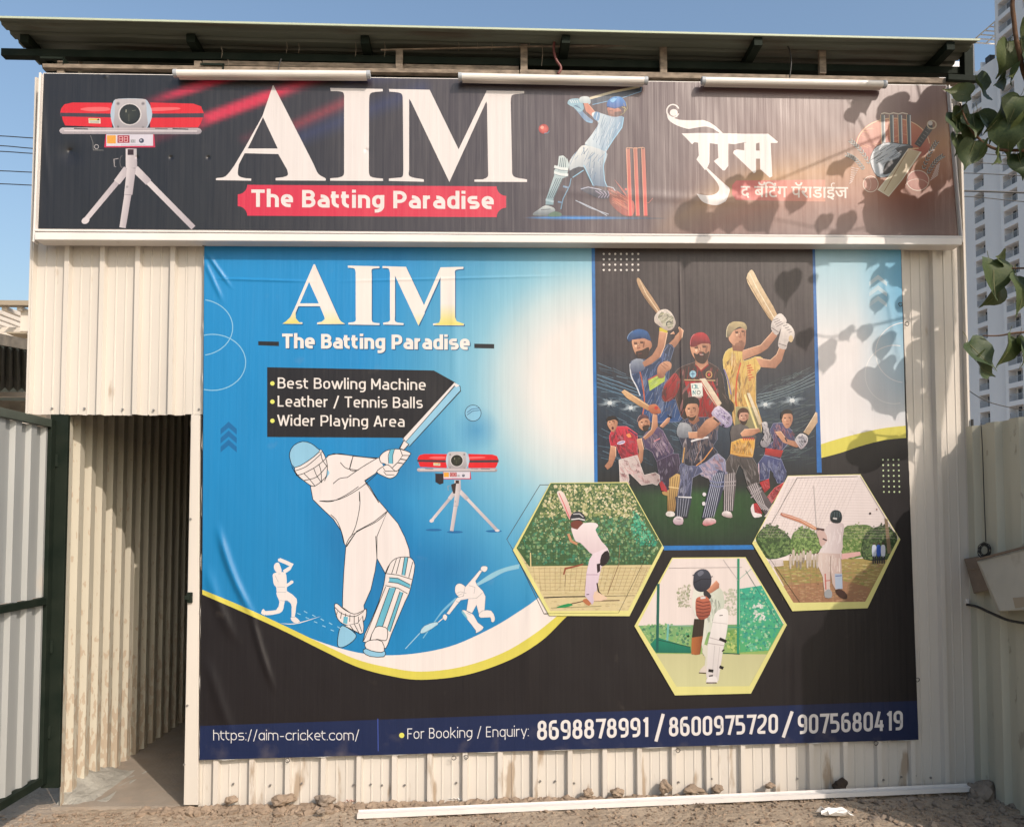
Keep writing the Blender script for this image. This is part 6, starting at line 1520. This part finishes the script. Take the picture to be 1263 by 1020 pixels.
limb(ar, [(123,430),(157,436),(158,500),(132,565),(103,586),(84,562),(110,530)]); limb(ar, [(296,388),(326,380),(342,450),(336,525),(322,548),(306,520),(310,460)])
tr4 = [(178,522),(300,490),(322,560),(345,622),(420,605),(446,622),(450,662),(430,690),(400,677),(330,690),(290,650),(240,600),(246,650),(240,692),(185,667),(182,590)]
ar.p(tr4, (222,208,205), (172,155,155), ax=(1,.4)); ar.strokes(tr4, 22, [(245,238,235),(150,130,135),(200,120,120)], 50, 5, .9, .5, 9); ar.p([(445,675),(462,660),(490,700),(500,735),(460,725)], (170,50,60))
face(ar, [(102,285),(110,262),(150,245),(170,270),(166,300),(148,335),(130,332),(112,310)], hair=[(96,264),(104,240),(140,230),(168,245),(176,272),(152,256),(116,264)], eyes=[(118,275,5),(140,268,6)]); ar.e(137,312,8,10,(90,35,35))
ar.done('printed_picture', 'two cricketers, a shouting bowler in red and a batsman in purple')
ar = Art(banner, BP, 860); ar.at(730,470,5.367)
lg6 = [(580,560),(600,538),(700,550),(735,600),(665,640),(652,772),(568,762),(585,660)]
rg6 = [(690,560),(835,480),(880,520),(895,610),(868,720),(800,720),(775,645),(725,625)]
ar.p(rg6, (150,152,182), (104,108,142)); ar.strokes(rg6, 24, [(200,200,225),(70,75,110),(220,150,150)], 70, 6, 1.0, .4, 1)
ar.p(lg6, (84,92,126), (52,58,90)); ar.strokes(lg6, 24, [(150,155,190),(36,40,66)], 80, 6, 1.7, .3, 2)
ar.p([(552,765),(660,770),(655,810),(632,905),(600,910),(548,890),(556,820)], (58,64,84), (34,38,50)); 
for k in range(5): ar.l([(570+k*18,775),(565+k*14,895)], 4, (150,155,175))
ar.l([(570,766),(660,770)], 8, (225,225,232)); ar.p(sm([(535,925),(558,895),(600,903),(600,946),(555,950)],2), (232,226,230), (180,150,165)); ar.l([(560,910),(590,915)], 3, (90,60,90))
tor6 = [(560,335),(580,280),(625,250),(690,240),(760,240),(806,255),(832,290),(830,385),(800,430),(832,472),(760,532),(700,562),(640,562),(592,542),(602,440),(575,372)]
ar.p(tor6, (58,62,84), (34,36,54)); ar.strokes(tor6, 45, [(110,118,150),(26,28,40),(190,120,80),(150,160,180)], 80, 6, 1.6, .5, 3)
ar.p(sm([(560,335),(582,278),(640,285),(662,330),(640,372),(578,374)]), (176,180,186), (112,118,130)); ar.l([(655,400),(700,385),(770,372)], 12, (225,222,226)); ar.l([(612,440),(600,540)], 8, (205,160,100)); ar.l([(800,440),(740,520),(690,560)], 7, (215,150,90))
ar.p([(640,235),(700,225),(712,262),(672,290),(640,270)], SKD)
limb(ar, [(636,340),(700,338),(790,272),(850,238),(865,268),(790,335),(730,382),(642,378)])
face(ar, [(614,180),(628,152),(696,150),(708,195),(694,240),(662,266),(632,240)], hair=[(602,165),(610,130),(640,108),(690,108),(712,140),(706,180),(694,152),(634,154),(616,188)], beard=[(632,232),(652,240),(672,238),(690,228),(680,252),(662,266),(640,252)], eyes=[(640,186,7),(674,182,7)]); ar.l([(648,228),(672,226)], 4, (120,55,55)); ar.l([(656,190),(654,212),(662,214)], 3, SKD)
ar.at(860,480,5.669)
ar.p(sm([(98,165),(130,128),(155,118),(200,150),(240,195),(238,250),(192,268),(150,222),(112,190)]), (222,214,232), (150,140,175)); ar.strokes([(105,165),(150,125),(235,200),(230,250),(190,260)], 20, [(110,90,150),(245,242,250)], 45, 6, .8, .5, 4)
ar.p([(60,215),(112,188),(150,222),(60,330),(0,340),(0,290)], SKN, SKD, ax=(0,1)); ar.l([(112,200),(150,232)], 12, (40,35,45))
pdr = [(112,610),(150,562),(192,578),(188,660),(162,765),(118,885),(30,908),(58,765),(88,665)]
ar.p(pdr, (66,74,104), (38,44,66)); 
for k in range(6): ar.l([(115+k*13,590-k*2),(38+k*15,895)], 4, (185,190,210))
for y_ in (640, 668): ar.l([(85,y_),(140,y_+14),(185,y_+8)], 9, (120,128,165))
ar.e(48,735,13,13,(225,222,228)); ar.e(44,800,12,14,(225,222,228)); ar.p(sm([(35,940),(58,902),(118,905),(128,935),(62,955)],2), (235,226,230), (190,110,115))
ar.done('printed_picture', 'dark haired batsman in navy striding at the centre of the players')
ar = Art(banner, BP, 600); ar.at(860,480,5.669)
tg = [(468,462),(585,488),(622,580),(602,655),(560,655),(528,580),(505,560),(500,625),(430,640),(424,520)]
ar.p(tg, (74,82,130), (48,54,96)); ar.strokes(tg, 22, [(140,150,195),(36,40,72)], 70, 6, 1.5, .4, 1); ar.l([(428,520),(432,635)], 6, (220,190,200))
for P8 in ([(435,652),(500,625),(508,690),(470,725)],[(606,650),(540,690),(480,762),(515,800),(590,700)],[(392,800),(422,795),(455,870),(392,885)]): ar.p(P8, (196,48,58), (140,28,40)); ar.strokes(P8, 8, [(235,120,120),(110,20,30)], 40, 5, .8, .4, 2)
ar.p([(738,300),(760,285),(825,160),(838,165),(840,232),(778,322)], (216,190,160), (180,150,120)); ar.l([(745,300),(828,165)], 5, (235,215,190))
t8_ = [(505,290),(530,240),(590,235),(662,290),(682,360),(640,372),(592,430),(580,492),(468,458),(480,400),(535,365)]
ar.p(t8_, (78,80,120), (50,52,86)); ar.strokes(t8_, 22, [(150,155,190),(34,36,60),(200,70,70)], 60, 6, 1.3, .4, 3); ar.p([(475,412),(600,428),(582,478),(470,458)], (190,52,50), (140,35,40))
limb(ar, [(543,300),(582,295),(622,350),(700,368),(725,398),(692,408),(598,372)]); ar.l([(612,338),(626,368)], 9, (50,45,50))
ar.p(sm([(682,352),(720,310),(768,332),(766,378),(726,420),(702,392)]), (228,224,226), (170,160,170)); ar.strokes([(690,350),(722,315),(765,335),(760,375),(725,410)], 14, [(90,90,110),(245,242,245)], 40, 5, .7, .4, 4)
face(ar, [(586,200),(596,170),(650,165),(666,195),(662,230),(645,264),(622,275),(600,248)], hair=[(582,195),(588,160),(620,142),(655,150),(668,185),(650,172),(604,176),(592,210)], eyes=[(612,205,6),(644,202,6)]); ar.l([(618,246),(640,244)], 4, (120,60,55))
ar.p(sm([(372,830),(392,800),(400,860),(440,870),(450,888),(400,898),(380,870)],2), (235,228,230))
tr7 = [(198,510),(230,455),(385,478),(412,525),(432,600),(432,655),(350,668),(320,560),(290,530),(262,605),(200,575)]
ar.p(tr7, (86,80,80), (54,48,50)); ar.strokes(tr7, 26, [(135,128,128),(36,32,34)], 80, 6, 1.3, .4, 5)
p7a = [(180,600),(262,578),(272,640),(250,852),(180,852),(186,682)]; p7b = [(343,682),(412,648),(520,800),(480,885),(440,830),(388,760)]
for P7, dx in ((p7a,0),(p7b,1)): ar.p(P7, (112,104,108), (74,68,74))
for k in range(5): ar.l([(192+k*16,596-k*3),(190+k*13,850)], 4, (205,198,202)); ar.l([(358+k*13,676-k*5),(405+k*16,770+k*10),(450+k*14,840+k*3)], 4, (205,198,202))
for y_ in (650,676): ar.l([(184,y_),(268,y_-6)], 8, (165,158,162)); ar.l([(372,y_+82),(448,y_+36)], 8, (165,158,162))
ar.p(sm([(170,880),(185,852),(232,858),(244,895),(215,898)],2), (235,230,230), (170,150,150)); ar.p(sm([(466,890),(485,870),(525,800),(520,860),(500,890)],2), (215,205,208))
ar.p([(345,28),(366,28),(452,238),(430,252)], (236,224,196), (205,185,150))
tor7 = [(228,300),(240,260),(300,240),(350,260),(412,330),(402,400),(386,476),(300,472),(230,452),(236,380)]
ar.p(tor7, (104,98,98), (66,60,62)); ar.p([(236,372),(300,345),(402,350),(400,400),(386,476),(300,472),(228,452)], (232,182,84), (196,140,58)); ar.strokes([(240,370),(300,350),(400,355),(385,470),(235,448)], 20, [(250,215,130),(170,110,50)], 60, 6, 1.7, .3, 6)
for k in range(6): ar.l([(318+k*14,338),(326+k*14,360)], 6, (205,50,50))
limb(ar, [(300,312),(330,282),(430,275),(442,296),(380,326),(312,332)])
ar.p(sm([(448,240),(486,233),(496,290),(516,340),(492,402),(450,402),(440,370),(468,312)]), (216,214,218), (140,136,144)); ar.strokes([(450,245),(485,238),(512,340),(490,395),(448,395),(470,312)], 18, [(80,76,86),(245,242,245)], 45, 6, 1.2, .5, 7)
face(ar, [(286,195),(294,165),(348,160),(358,195),(350,222),(334,245),(312,248),(294,222)], hair=[(280,185),(286,148),(316,130),(350,142),(362,178),(348,165),(300,168),(290,205)], hairc=(78,48,34), beard=[(294,215),(315,224),(335,222),(352,208),(338,246),(312,248)], eyes=[(308,188,6),(338,186,6)], sk=(222,172,150))
ar.done('printed_picture', 'two batsmen, one in grey and yellow and one in navy and red')
# ---------------- three hexagon photographs
DMIX = .16; GRAIN = False
def hexa_(tl, tr, r_, br, bl_, l_): return [tl, tr, r_, br, bl_, l_]
YE = (232,228,150)
ar = Art(banner, BP, 1130); ar.at(630,580,5.37)
full = [(262,82),(772,78),(1012,510),(785,962),(255,962),(14,528)]
ar.p(full, YE); hx = [(268,88),(765,86),(995,500),(775,935),(262,940),(40,520)]
ar.at(630,580,5.37)
hx2 = [(265,86),(768,84),(1002,500),(930,640),(150,640),(35,515)]
ar.p(hx, (214,196,150), (222,206,160)); ar.p([(265,86),(768,84),(1002,500),(935,625),(120,635),(38,515)], (74,104,66))
FG = [(150,160,100),(192,188,136),(222,212,172),(112,136,82),(80,108,66),(234,226,188),(128,148,84)]
ar.dabs([(262,90),(768,88),(900,320),(160,320)], 420, FG, 24, 1); ar.dabs([(160,300),(880,300),(990,500),(930,620),(110,625),(45,515)], 420, [(56,118,84),(78,142,94),(116,156,104),(52,96,74),(150,176,128),(44,132,102)], 26, 2)
ar.dabs([(800,240),(860,300),(990,500),(850,520),(790,400)], 70, [(40,165,130),(90,190,150),(20,130,110)], 24, 3); ar.dabs([(262,90),(768,88),(990,480),(60,500)], 260, [(235,225,180),(50,70,40),(160,170,110)], 10, 5)
ar.dabs([(110,640),(930,630),(780,930),(265,935)], 160, [(228,212,170),(205,186,140),(215,200,150)], 34, 4, .4)
for k in range(26): 
    x = 60+k*36; yt = 480+(k%2)*5
    if 60 < x < 960: ar.l([(x,460),(x+8,625)], 2, (28,90,68))
for k in range(9): ar.l([(60+k*4,470+k*18),(960-k*4,466+k*18)], 1.8, (28,90,68))
for k in range(22): ar.l([(150+k*36,640),(165+k*32,800)], 1.8, (165,140,100))
for k in range(8): ar.l([(115+k*14,650+k*24),(925-k*12,645+k*24)], 1.6, (170,145,105))
ar.l([(220,842),(350,836),(500,834)], 7, (20,18,20)); ar.l([(500,834),(820,828)], 3, (60,55,45)); ar.l([(265,910),(600,898)], 3, (120,120,80)); ar.l([(390,885),(480,865),(720,860)], 6, (90,60,50)); ar.p(sm([(300,905),(380,880),(410,892),(350,908)],2), (40,150,90)); ar.l([(350,690),(360,650),(440,632),(480,620)], 10, (150,80,60)); ar.l([(362,690),(358,770)], 3, (110,90,60)); ar.l([(130,545),(132,640)], 8, (225,205,150)); ar.l([(720,490),(715,620),(640,820)], 4, (140,110,80))
ar.l([(1005,505),(785,945),(250,945)], .1, YE)
pth = sm([(305,150),(320,136),(345,145),(370,190),(398,270),(402,320),(385,322),(360,270),(330,210)],2); ar.p(pth, (240,228,220), (220,170,165)); ar.l([(318,150),(350,220),(388,315)], 5, (225,90,100))
ar.p(sm([(398,345),(440,330),(476,345),(470,380),(435,392),(402,375)],2), (120,66,56)); ar.p(sm([(392,328),(402,290),(430,272),(468,278),(492,310),(488,338),(440,330)],2), (48,50,58)); ar.l([(400,325),(450,320),(490,330)], 8, (228,226,228)); ar.l([(412,290),(455,288),(480,310)], 7, (200,198,202)); 
ar.p(sm([(400,380),(440,392),(480,350),(560,348),(578,370),(560,395),(600,470),(640,515),(600,545),(545,560),(500,520),(460,480),(430,470),(412,430)],2), (244,232,234), (225,205,212)); ar.l([(380,420),(400,470),(440,488)], 16, (205,150,115))
ar.p([(545,550),(640,512),(655,560),(640,610),(600,640),(585,700),(560,840),(540,890),(490,830),(500,680),(520,590)], (238,222,232), (215,195,215)); ar.p(sm([(600,560),(640,530),(655,580),(620,630),(590,625)],2), (44,34,40)); ar.p([(568,620),(590,615),(592,665),(572,680)], (50,36,40)); ar.l([(570,745),(580,800),(600,825)], 9, (50,36,36))
for y_ in (690,): ar.l([(500,y_),(575,y_)], 4, (170,140,165))
ar.l([(500,822),(518,820)], 5, (60,40,50)); ar.p(sm([(475,860),(500,848),(530,880),(515,895),(490,880)],2), (190,120,80)); ar.p(sm([(555,800),(600,820),(640,850),(550,865)],2), (235,205,180))
# yellow rim at the lower sides
ar.p([(14,528),(35,512),(262,930),(776,928),(1000,498),(1014,510),(785,964),(256,962)], YE)
ar.l([(205,92),(750,90),(1000,545),(712,943),(222,948)], .1, YE); ar.l([(780,210),(935,490),(712,943)], 2.5, (60,60,50)); ar.l([(222,946),(712,943)], 2.5, (110,110,60))
ar.done('printed_picture', 'hexagon photograph of a batsman in front of a green net')
ar = Art(banner, BP, 1130); ar.at(770,660,4.857)
ar.p([(285,134),(725,131),(972,535),(757,946),(302,957),(60,543)], YE)
hx = [(290,140),(722,137),(955,530),(745,912),(310,922),(80,540)]
ar.p(hx, (238,226,222)); ar.p([(80,540),(955,530),(850,722),(190,712)], (120,170,120), (160,190,110)); ar.p([(188,708),(855,712),(745,912),(310,922)], (206,204,158), (214,214,164))
ar.dabs([(80,535),(250,520),(400,560),(400,700),(190,690)], 90, [(60,150,100),(110,175,110),(150,190,130),(60,120,90)], 26, 1); ar.dabs([(600,560),(900,560),(850,705),(600,700)], 110, [(150,185,90),(190,210,120),(110,160,80),(90,150,70)], 24, 2)
ar.dabs([(300,300),(400,290),(400,440),(320,430)], 60, [(180,180,160),(150,160,130),(215,205,195)], 18, 3); ar.dabs([(590,330),(680,300),(690,480),(600,500)], 50, [(180,190,170),(200,200,185)], 18, 4)
nt_ = [(690,320),(820,300),(950,530),(860,690),(690,700)]; ar.p(nt_, (60,178,150), (90,180,120)); ar.dabs(nt_, 150, [(40,160,140),(90,195,160),(30,140,120),(160,210,170)], 22, 5); ar.dabs([(760,400),(830,400),(850,520),(770,520)], 22, [(235,235,235),(200,225,220)], 20, 6)
ar.p([(150,655),(195,610),(395,670),(400,705),(190,702)], (30,140,112), (20,115,95)); ar.l([(200,625),(395,668)], 4, (20,60,50))
for q in ([(203,290),(196,700)],): ar.l(q, 16, (30,100,90))
ar.l([(682,140),(680,708)], 14, (40,150,115)); ar.l([(262,530),(256,630)], 12, (120,190,180)); ar.l([(265,538),(400,542)], 4, (150,190,180)); ar.l([(620,548),(930,556)], 5, (60,160,140)); ar.l([(590,145),(680,270)], 3, (190,180,180)); ar.l([(590,704),(690,710)], 6, (20,90,70)); ar.l([(690,260),(760,200)], 3, (120,180,160)); ar.l([(725,210),(930,540)], 3, (60,110,100)); ar.l([(265,196),(705,192)], 2, (120,110,110))
bdy = sm([(415,320),(440,330),(560,300),(600,400),(560,560),(500,580),(470,680),(460,640),(430,500),(405,420)],2); ar.p(bdy, (238,238,228), (205,212,196), ax=(1,0)); ar.strokes([(520,340),(580,380),(560,540),(490,600),(500,450)], 16, [(190,205,180),(245,245,240)], 80, 7, 1.5, .2, 7)
ar.p([(405,600),(412,545),(418,500),(480,500),(470,600),(452,712),(402,712)], (60,50,44)); ar.p([(402,612),(470,602),(450,712),(425,716),(400,708)], (190,118,70), (140,80,50), ax=(1,0))
limb(ar, [(490,330),(520,300),(550,270),(568,290),(566,315),(520,345),(500,350)], (226,160,130)); ar.p(sm([(472,340),(490,328),(520,362),(508,382),(480,368)],2), (60,56,60))
ar.p(sm([(425,400),(440,370),(490,365),(515,400),(518,450),(500,490),(460,505),(430,480)],2), (205,120,95), (150,80,66))
for k in range(5): ar.l([(430,392+k*22),(470,404+k*20),(512,396+k*20)], 5, (110,55,50))
ar.l([(455,375),(485,372)], 12, (225,225,225))
ar.p(sm([(412,270),(420,225),(460,202),(500,212),(520,255),(512,310),(470,338),(430,330),(413,300)]), (72,76,90), (48,50,62)); ar.l([(415,285),(460,262),(518,262)], 5, (35,36,46)); ar.l([(408,240),(418,236)], 6, (70,72,80)); ar.l([(514,250),(528,246)], 6, (70,72,80)); ar.p(sm([(436,228),(460,210),(475,225),(450,245)]), (110,114,130))
pdh = [(520,560),(540,470),(580,440),(610,442),(622,470),(615,560),(600,640),(588,700),(565,850),(555,868),(490,850),(495,680),(500,640)]
ar.p(sm(pdh,2), (246,242,240), (222,216,216)); ar.l([(505,610),(612,640)], 5, (190,182,182)); ar.l([(500,645),(600,660)], 5, (190,182,182)); ar.l([(528,520),(615,530)], 4, (205,198,198)); ar.l([(540,660),(525,840)], 4, (205,198,200)); ar.l([(570,665),(552,845)], 4, (205,198,200))
for q in ([(568,618),(610,636)],[(502,808),(532,812)],[(568,785),(592,795)],[(588,685),(594,692)]): ar.l(q, 18, (40,36,38))
ar.l([(472,712),(496,714)], 10, (50,46,46)); ar.p([(470,650),(498,660),(495,780),(478,790),(485,730),(465,700)], (222,220,205)); ar.l([(568,480),(588,478)], 5, (90,84,84))
ar.p(sm([(488,880),(498,850),(520,835),(550,850),(556,880),(520,888)],2), (240,236,236)); ar.l([(490,882),(552,882)], 7, (90,70,60)); ar.l([(505,842),(530,838)], 8, (60,50,50)); ar.p(sm([(446,820),(475,780),(490,790),(488,822)],2), (225,215,205)); ar.l([(446,822),(488,824)], 6, (80,60,50))
ar.p([(60,543),(80,534),(312,905),(748,902),(955,527),(972,535),(757,946),(302,957)], YE)
ar.done('printed_picture', 'hexagon photograph of a batsman in whites bent over the bat')
ar = Art(banner, BP, 1130); ar.at(920,570,5.1)
ar.p([(262,85),(718,76),(968,485),(762,916),(290,935),(38,510)], YE)
hx = [(262,88),(716,80),(945,470),(950,505),(745,885),(300,890),(60,500),(50,500)]
ar.p([(262,88),(716,80),(962,482),(945,520),(745,882),(300,890),(62,505),(50,500)], (244,232,230))
gr = [(95,560),(935,560),(905,605),(745,882),(300,890),(150,625)]; ar.p([(150,620),(900,600),(745,882),(300,890)], (178,160,98), (168,130,95)); ar.dabs([(160,640),(890,620),(745,875),(305,880)], 220, [(190,175,105),(150,150,80),(170,130,95),(200,180,125),(135,140,70)], 42, 1, .28)
ar.p([(205,780),(600,740),(780,790),(745,882),(300,890)], (176,132,100), (168,124,96)); ar.dabs([(215,785),(600,745),(775,795),(745,880),(302,885)], 90, [(190,145,112),(160,115,88),(180,140,100)], 34, 2, .3)
def trees(art, poly, n, cols, sz, seed):
    art.p(sm(poly), cols[0]); art.dabs(sm(poly), n, cols, sz, seed); cy = sum(q[1] for q in poly)/len(poly); R = random.Random(seed)
    art.dabs([(x, y-(20 if y < cy else 0)) for x, y in sm(poly) if 75 < x < 935], n//2, cols, sz*1.2, seed+1)
trees(ar, [(62,470),(110,410),(170,400),(230,430),(285,490),(290,570),(140,610),(75,520)], 130, [(54,84,44),(80,118,60),(40,66,36),(104,136,76)], 22, 3)
trees(ar, [(285,470),(320,425),(380,415),(430,440),(470,480),(470,560),(380,580),(285,580)], 130, [(88,124,62),(120,156,84),(66,96,50),(140,172,100)], 20, 4)
trees(ar, [(610,420),(700,395),(780,400),(800,450),(790,570),(610,600)], 120, [(96,130,66),(128,160,88),(70,100,50),(150,165,105)], 20, 5)
trees(ar, [(725,520),(760,440),(840,400),(900,410),(950,470),(925,560),(890,610),(740,610)], 130, [(46,70,40),(66,96,54),(34,54,34),(90,116,66)], 22, 6)
ar.p([(145,615),(230,612),(235,650),(150,660)], (226,214,212)); ar.p([(598,575),(715,562),(720,585),(600,612)], (228,180,176)); ar.p([(868,350),(888,360),(912,570),(888,575)], (140,120,95))
RF = random.Random(8)
for k in range(9):
    x = 280+k*21+RF.uniform(-5,5); y = 590+RF.uniform(-34,14); hh = RF.uniform(62,86); ar.p(sm([(x-8,y),(x,y-16),(x+9,y),(x+8,y+hh*.5),(x+5,y+hh),(x-6,y+hh)],2), (214,200,190), (178,165,140)); ar.p([(x-7,y+hh*.5),(x+7,y+hh*.5),(x+5,y+hh),(x-5,y+hh)], RF.choice([(196,184,172),(150,140,130),(205,195,188)])); ar.e(x, y-18, 5, 6, (110,80,66), n=8)
for k, cc in enumerate(((205,215,235),(40,90,190),(215,222,235))):
    x = 803+k*28; ar.p(sm([(x-13,530),(x,518),(x+14,530),(x+12,590),(x-10,592)],2), cc); ar.l([(x-5,590),(x-6,638)], 9, (40,40,60)); ar.l([(x+6,590),(x+8,636)], 9, (40,40,60)); ar.e(x,512,6,7,(80,60,50),n=8)
for k in range(40):
    x = 130+k*24; ar.l([(max(75, x-330) if k > 4 else x-60, 430 if k > 12 else 470),(x+0, 95 if x > 262 and x < 716 else 300)] if False else [(max(270,min(715,x)), 100),(max(270,min(715,x))-150-(k%3)*8, 470)][:2], .8, (196,180,178)) if 262 < x < 716 else None
for k in range(22): 
    y = 110+k*17; xl = 262-(y-88)*.53+12; xr = 716+(y-80)*.6-14; ar.l([(xl,y),(xr,y+10)], .9, (205,190,188))
for k in range(16): ar.l([(180+k*44,620),(230+k*36,870)], .8, (150,132,100))
for k in range(12): ar.l([(175+k*11,640+k*20),(870-k*11,632+k*20)], .8, (150,132,100))
ar.l([(425,150),(445,450)], 4, (205,198,196)); ar.e(778,322,7,7,(70,50,50)); ar.e(820,297,5,5,(150,110,100)); ar.l([(320,98),(150,400),(80,470)], 2.5, (90,90,90)); ar.l([(320,98),(700,90)], 2.5, (110,105,105)); ar.l([(75,500),(340,885)], 2.5, (60,60,50)); ar.l([(340,888),(745,880)], 2, (90,90,60)); ar.l([(716,90),(945,470)], 2.5, (130,120,120))
ar.p(sm([(218,322),(232,320),(340,355),(440,410),(430,425),(340,380),(225,338)],2), (190,120,100), (220,160,120), ax=(1,0)); ar.l([(225,326),(340,362),(430,414)], 4, (235,205,190))
shirt = sm([(488,440),(520,390),(590,380),(615,400),(605,480),(592,580),(455,572),(490,520),(480,480)],2)
ar.p(shirt, (240,228,228), (205,190,192), ax=(1,0)); ar.strokes([(500,420),(600,400),(590,560),(480,560)], 16, [(215,200,202),(250,244,244)], 60, 6, 1.6, .3, 3); ar.l([(440,418),(490,425)], 14, (90,66,66)); ar.p(sm([(440,430),(490,435),(510,490),(470,530),(455,480)],2), (215,185,178)); ar.l([(480,480),(505,492)], 9, (70,52,56))
ar.p([(455,568),(592,575),(598,640),(605,790),(560,800),(540,760),(530,680),(525,780),(535,850),(495,850),(480,720),(450,650)], (232,214,206), (196,172,166), ax=(1,0)); ar.strokes([(460,580),(590,580),(595,700),(470,700)], 22, [(205,185,178),(245,235,230)], 70, 6, 1.5, .2, 5); ar.l([(530,590),(528,760)], 4, (150,128,120)); ar.p([(555,700),(602,700),(605,795),(560,795)], (175,190,212)); ar.l([(560,715),(600,712)], 6, (100,110,160)); ar.l([(495,700),(500,800)], 8, (205,120,110)); ar.l([(495,745),(530,742)], 5, (190,90,90))
ar.p(sm([(490,820),(515,795),(538,815),(535,850),(498,850)],2), (165,168,172)); ar.p(sm([(560,800),(600,800),(632,830),(630,858),(600,855),(570,830)],2), (70,48,42))
ar.p(sm([(528,340),(535,312),(562,300),(592,312),(602,345),(592,378),(560,384),(532,368)]), (46,62,68), (28,38,44)); ar.l([(545,352),(570,356)], 10, (205,205,205)); 
for k in range(4): ar.l([(538+k*16,312),(536+k*17,345)], 3, (90,110,115))
ar.p([(38,510),(58,494),(296,882),(748,876),(945,498),(958,470),(968,485),(762,916),(290,935)], YE)
ar.done('printed_picture', 'hexagon photograph of a batsman seen from behind on a field')
GRAIN = False
# tie loops and puckers at the banner edge
for (px, py) in ((325,299),(252,302),(1110,376),(1131,838),(355,937),(560,934),(575,933),(836,925),(1080,916),(1118,400)):
    p = U(px, py, BY); mb = MB(); mb.tube([p+Vector((.012*math.cos(a), -.006-.004*math.sin(a*2), .012*math.sin(a))) for a in [k*.7 for k in range(10)]], .0022, 5); mb.build('tie_loop', M['wire'], banner)
mb = MB()
for a, b_ in (((252,298),(1111,303)),((1111,303),(1133,912)),((1133,912),(246,937)),((246,937),(252,298))):
    A_, B_ = U(*a, BY), U(*b_, BY); n = 60; R = random.Random(int(a[0]))
    prev = None
    for i in range(n+1):
        c = A_.lerp(B_, i/n); ins = (Vector((-.0,0,0))); w_ = .0035*math.sin(i*.9)+.0025*math.sin(i*2.3)
        nrm = Vector((-(B_-A_).z, 0, (B_-A_).x)).normalized(); q = c+nrm*w_
        cur = (q+Vector((0,.0005,0)), c-nrm*.0+Vector((0,.006,0)))
        if prev: mb.quad(prev[0], cur[0], cur[1], prev[1])
        prev = cur
mb.build('hem', mat('white_hem', (.55,.53,.5), .5), banner)
